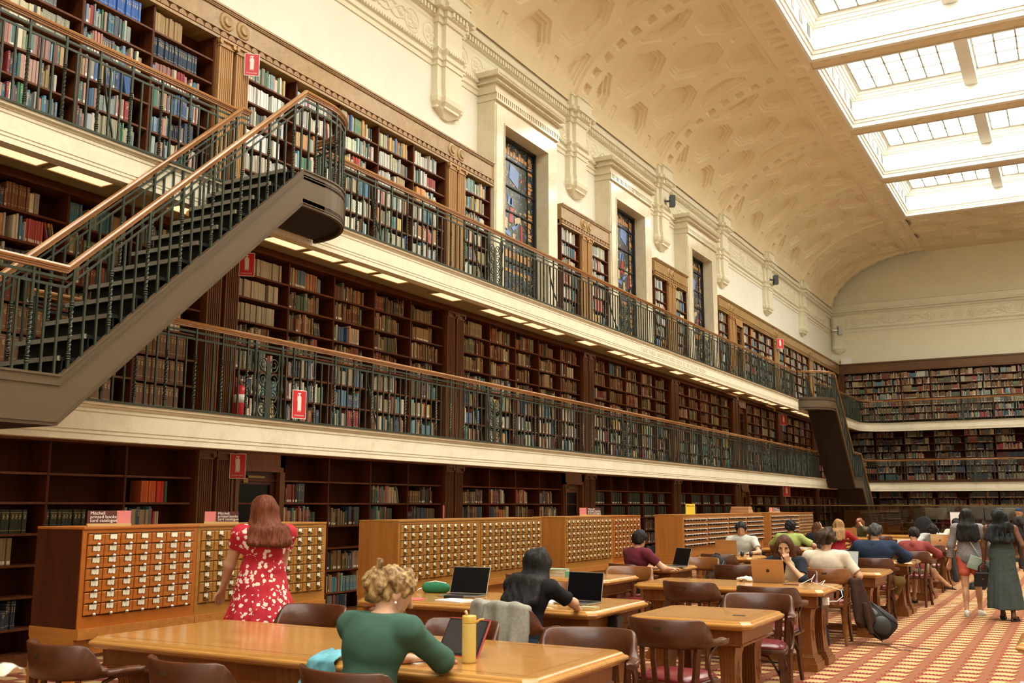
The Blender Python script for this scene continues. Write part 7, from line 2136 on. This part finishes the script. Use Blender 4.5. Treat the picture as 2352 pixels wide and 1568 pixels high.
# engraved line on the upper gallery fascia
text('THESE  THREE  WINDOWS  WERE  GIVEN  BY  SIR  WILLIAM  DIXSON', .135, solid('engraved letters', (.42,.36,.22), .6), None, (GX+.0005, 19.35, D2-.235), (PI/2, 0, PI/2), ext=.0008, name='fascia_lettering')
o = COL.objects[-1] if False else bpy.data.objects['fascia_lettering']; tag(o, 'carved line of capitals on the pale fascia under the stained windows', 'lettering')
# yellow cut-out behind the stair rail
t = thing('cutout_sign', 'yellow and brown cut-out board on the stair landing at the far left', 'sign', (-7.55, 4.42, 2.88), R(-30))
F = Field(.008, .02); F.fn(lambda X, Y, Z: np.maximum(np.minimum(np.maximum(np.abs(Y)-.11, np.abs(Z-.24)-.24), np.sqrt(((Y-.15)/.10)**2+((Z-.15)/.20)**2)*.1-.1), np.abs(X)-.006), (-.01, -.14, -.02), (.01, .26, .5))
def ymat():
    m, nt, b = newmat('yellow brown print'); v = mapped(nt, (1, 3, 9)); n_ = noise(nt, v, 1.4, 2); nt.links.new(ramp(nt, n_, [(.42, (.70,.50,.06)), (.52, (.68,.45,.05)), (.58, (.25,.09,.02))]), b.inputs['Base Color']); return m
F.mesh('board', ymat(), t)
# ceiling pipes with sprinklers under the galleries
M['pipe'] = solid('cream pipe', (.50,.36,.18), .45)
for i, (y, D, lab) in enumerate(((8.25, D2, 'cream sprinkler pipe under the upper gallery by the near stair'), (29.2, D2, 'cream elbow pipe under the upper gallery past the farthest window'), (30.4, D1, 'cream pipe with an elbow under the lower gallery'), (33.4, D2, 'cream pipe under the upper gallery near the far stair'))):
    t = thing('sprinkler_pipe', lab, 'pipe', (-8.75, y, D-.19)); MB().tube([(0, -.9, 0), (0, .05, 0), (.0, .12, -.02), (0, .13, -.12)] if i else [(.25, -.6, 0), (.1, .0, 0), (.0, .12, -.02), (-.12, .16, -.0)], .035, 12).build('pipe', M['pipe'], t)
    MB().lathe([(0, -.03), (.045, -.03), (.045, .03), (0, .03)], (0, .0, 0), 12, False, 'y').build('coupling', M['pipe'], t)
# wall loudspeakers
def speaker(x, y, z, label, mat, s=1.0):
    t = thing('loudspeaker', label, 'loudspeaker', (x, y, z), R(30), 'wall loudspeakers'); t.scale = (s,)*3
    MB().prism([(0, -.10), (.14, -.08), (.14, .08), (0, .10)], -.15, .15, 'z').build('cabinet', mat, t); MB().box(-.2, 0, -.02, .02, -.02, .02).build('bracket', mat, t); MB().box(.142, .148, -.07, .07, -.13, .13).build('grille', M['black'] if mat is M['black'] else M['alu'], t)
spk = M['black']
speaker(-9.0, L0+DP*2, 9.62, 'black loudspeaker on the second corbel past the first stained window', spk, 1.0)
speaker(-9.0, L0+DP*4, 9.55, 'black loudspeaker on the corbel above the far upper bookcases', spk, 1.1)
speaker(-8.95, 45.85, 9.35, 'grey loudspeaker in the far corner below the cornice', M['alu'], 1.3)
flat('wall_box', -8.65, 45.95, 0, .45, .2, .28, M['whitep'], 'small white box on the wood ledge in the far corner', 'box', 7.79)
# glass screen and the enquiry desk beyond
t = thing('glass_screen', 'long dark glass screen with a bronze top rail across the hall', 'screen', (0, 31.5, 0))
def glassm():
    m, nt, b = newmat('smoky glass'); nt.nodes.remove(b); g = N(nt, 'ShaderNodeBsdfGlossy'); g.inputs['Roughness'].default_value = .03; tr = N(nt, 'ShaderNodeBsdfTransparent'); tr.inputs[0].default_value = (.62,.60,.54,1)
    mx = N(nt, 'ShaderNodeMixShader'); mx.inputs[0].default_value = .10; nt.links.new(tr.outputs[0], mx.inputs[1]); nt.links.new(g.outputs[0], mx.inputs[2]); nt.links.new(mx.outputs[0], nt.nodes['Material Output'].inputs[0]); return m
gm = glassm()
for i in range(8): MB().box(-9+i*2.2+.01, -9+(i+1)*2.2-.01, -.006, .006, .1, 1.53).build('glass_pane', gm, t)
MB().box(-9.0, 8.6, -.03, .03, 1.53, 1.56).build('top_rail', M['brass'], t); MB().box(-9.0, 8.6, -.04, .04, 0, .1).build('bottom_rail', M['iron'], t)
for i, x in enumerate((-2.0, .2, 2.4)):
    lab = ['left', 'middle', 'right'][i]
    t = thing('enquiry_desk', 'long service desk beyond the glass screen, %s section' % lab, 'desk', (x*1.5-1, 33.6, 0)); MB().box(-1.6, 1.6, -.4, .4, .98, 1.02).build('desktop', M['cased'], t); MB().box(-1.55, 1.55, -.38, -.34, .1, .98).build('front_panel', M['cased'], t)
    for s_ in (-1, 1): MB().box(s_*1.5-.04, s_*1.5+.04, -.35, .35, 0, .98).build('side_panel', M['cased'], t)
def monitor(x, y, z, label, dark=True, rz=0):
    t = thing('computer_monitor', label, 'monitor', (x, y, z), rz, 'computer monitors on the far desks'); MB().box(-.31, .31, -.02, .02, .10, .46).build('panel', M['alu'] if not dark else M['black'], t, bevel=.005); MB().box(-.02, .02, -.01, .02, 0, .14).box(-.12, .12, -.08, .08, 0, .01).build('stand', M['alu'], t)
    MB().box(-.29, .29, -.023, -.02, .12, .44).build('display', M['alu'] if not dark else M['screen'], t)
for i, (x, dk) in enumerate(((-4.6, True), (-3.9, False), (-2.6, True), (-1.9, False), (-.6, False))):
    monitor(x, 33.5, 1.02, ['dark computer monitor, leftmost on the far service desk', 'grey computer monitor, second from left on the far service desk', 'dark computer monitor behind the masked reader', 'grey computer monitor just right of the masked reader', 'grey monitor between the two walking women'][i], dk)
t = thing('office_chair', 'dark high backed office chair by the far service desk', 'office chair', (-3.9, 30.6, 0)); F = Field(.02, .04); F.ell((0, 0, .95), (.26, .06, .30)); F.mesh('chair_back', M['blackf'], t); F = Field(.02, .04); F.ell((0, -.22, .5), (.25, .25, .06)); F.mesh('seat', M['blackf'], t); MB().lathe([(0, 0), (.28, 0), (.28, .03), (.03, .06), (.03, .5), (0, .5)], (0,-.2,0), 10).build('base', M['black'], t)
t = thing('white_notice', 'white sheet notice standing on the far desk', 'sign', (-3.1, 30.9, 1.0)); MB().box(-.13, .13, -.003, .003, 0, .36).build('sheet', M['paper'], t); MB().box(-.13, .13, -.05, .05, -.01, 0).build('foot', M['whitep'], t)
build_books()
# ================================================================ render settings, world
w = bpy.data.worlds.new('World'); SC.world = w; w.use_nodes = True
w.node_tree.nodes['Background'].inputs[0].default_value = (1, .9, .7, 1); w.node_tree.nodes['Background'].inputs[1].default_value = .02
SC.view_settings.view_transform = 'Standard'; SC.view_settings.look = 'None'; SC.view_settings.gamma = 1
SC.view_settings.use_curve_mapping = False; SC.view_settings.exposure = 0
cy = SC.cycles
cy.use_denoising = True; cy.max_bounces = 7; cy.diffuse_bounces = 4; cy.glossy_bounces = 3; cy.transmission_bounces = 4
cy.use_adaptive_sampling = True; cy.adaptive_threshold = .08; cy.caustics_reflective = False; cy.caustics_refractive = False
cy.sample_clamp_indirect = 6; cy.use_light_tree = False
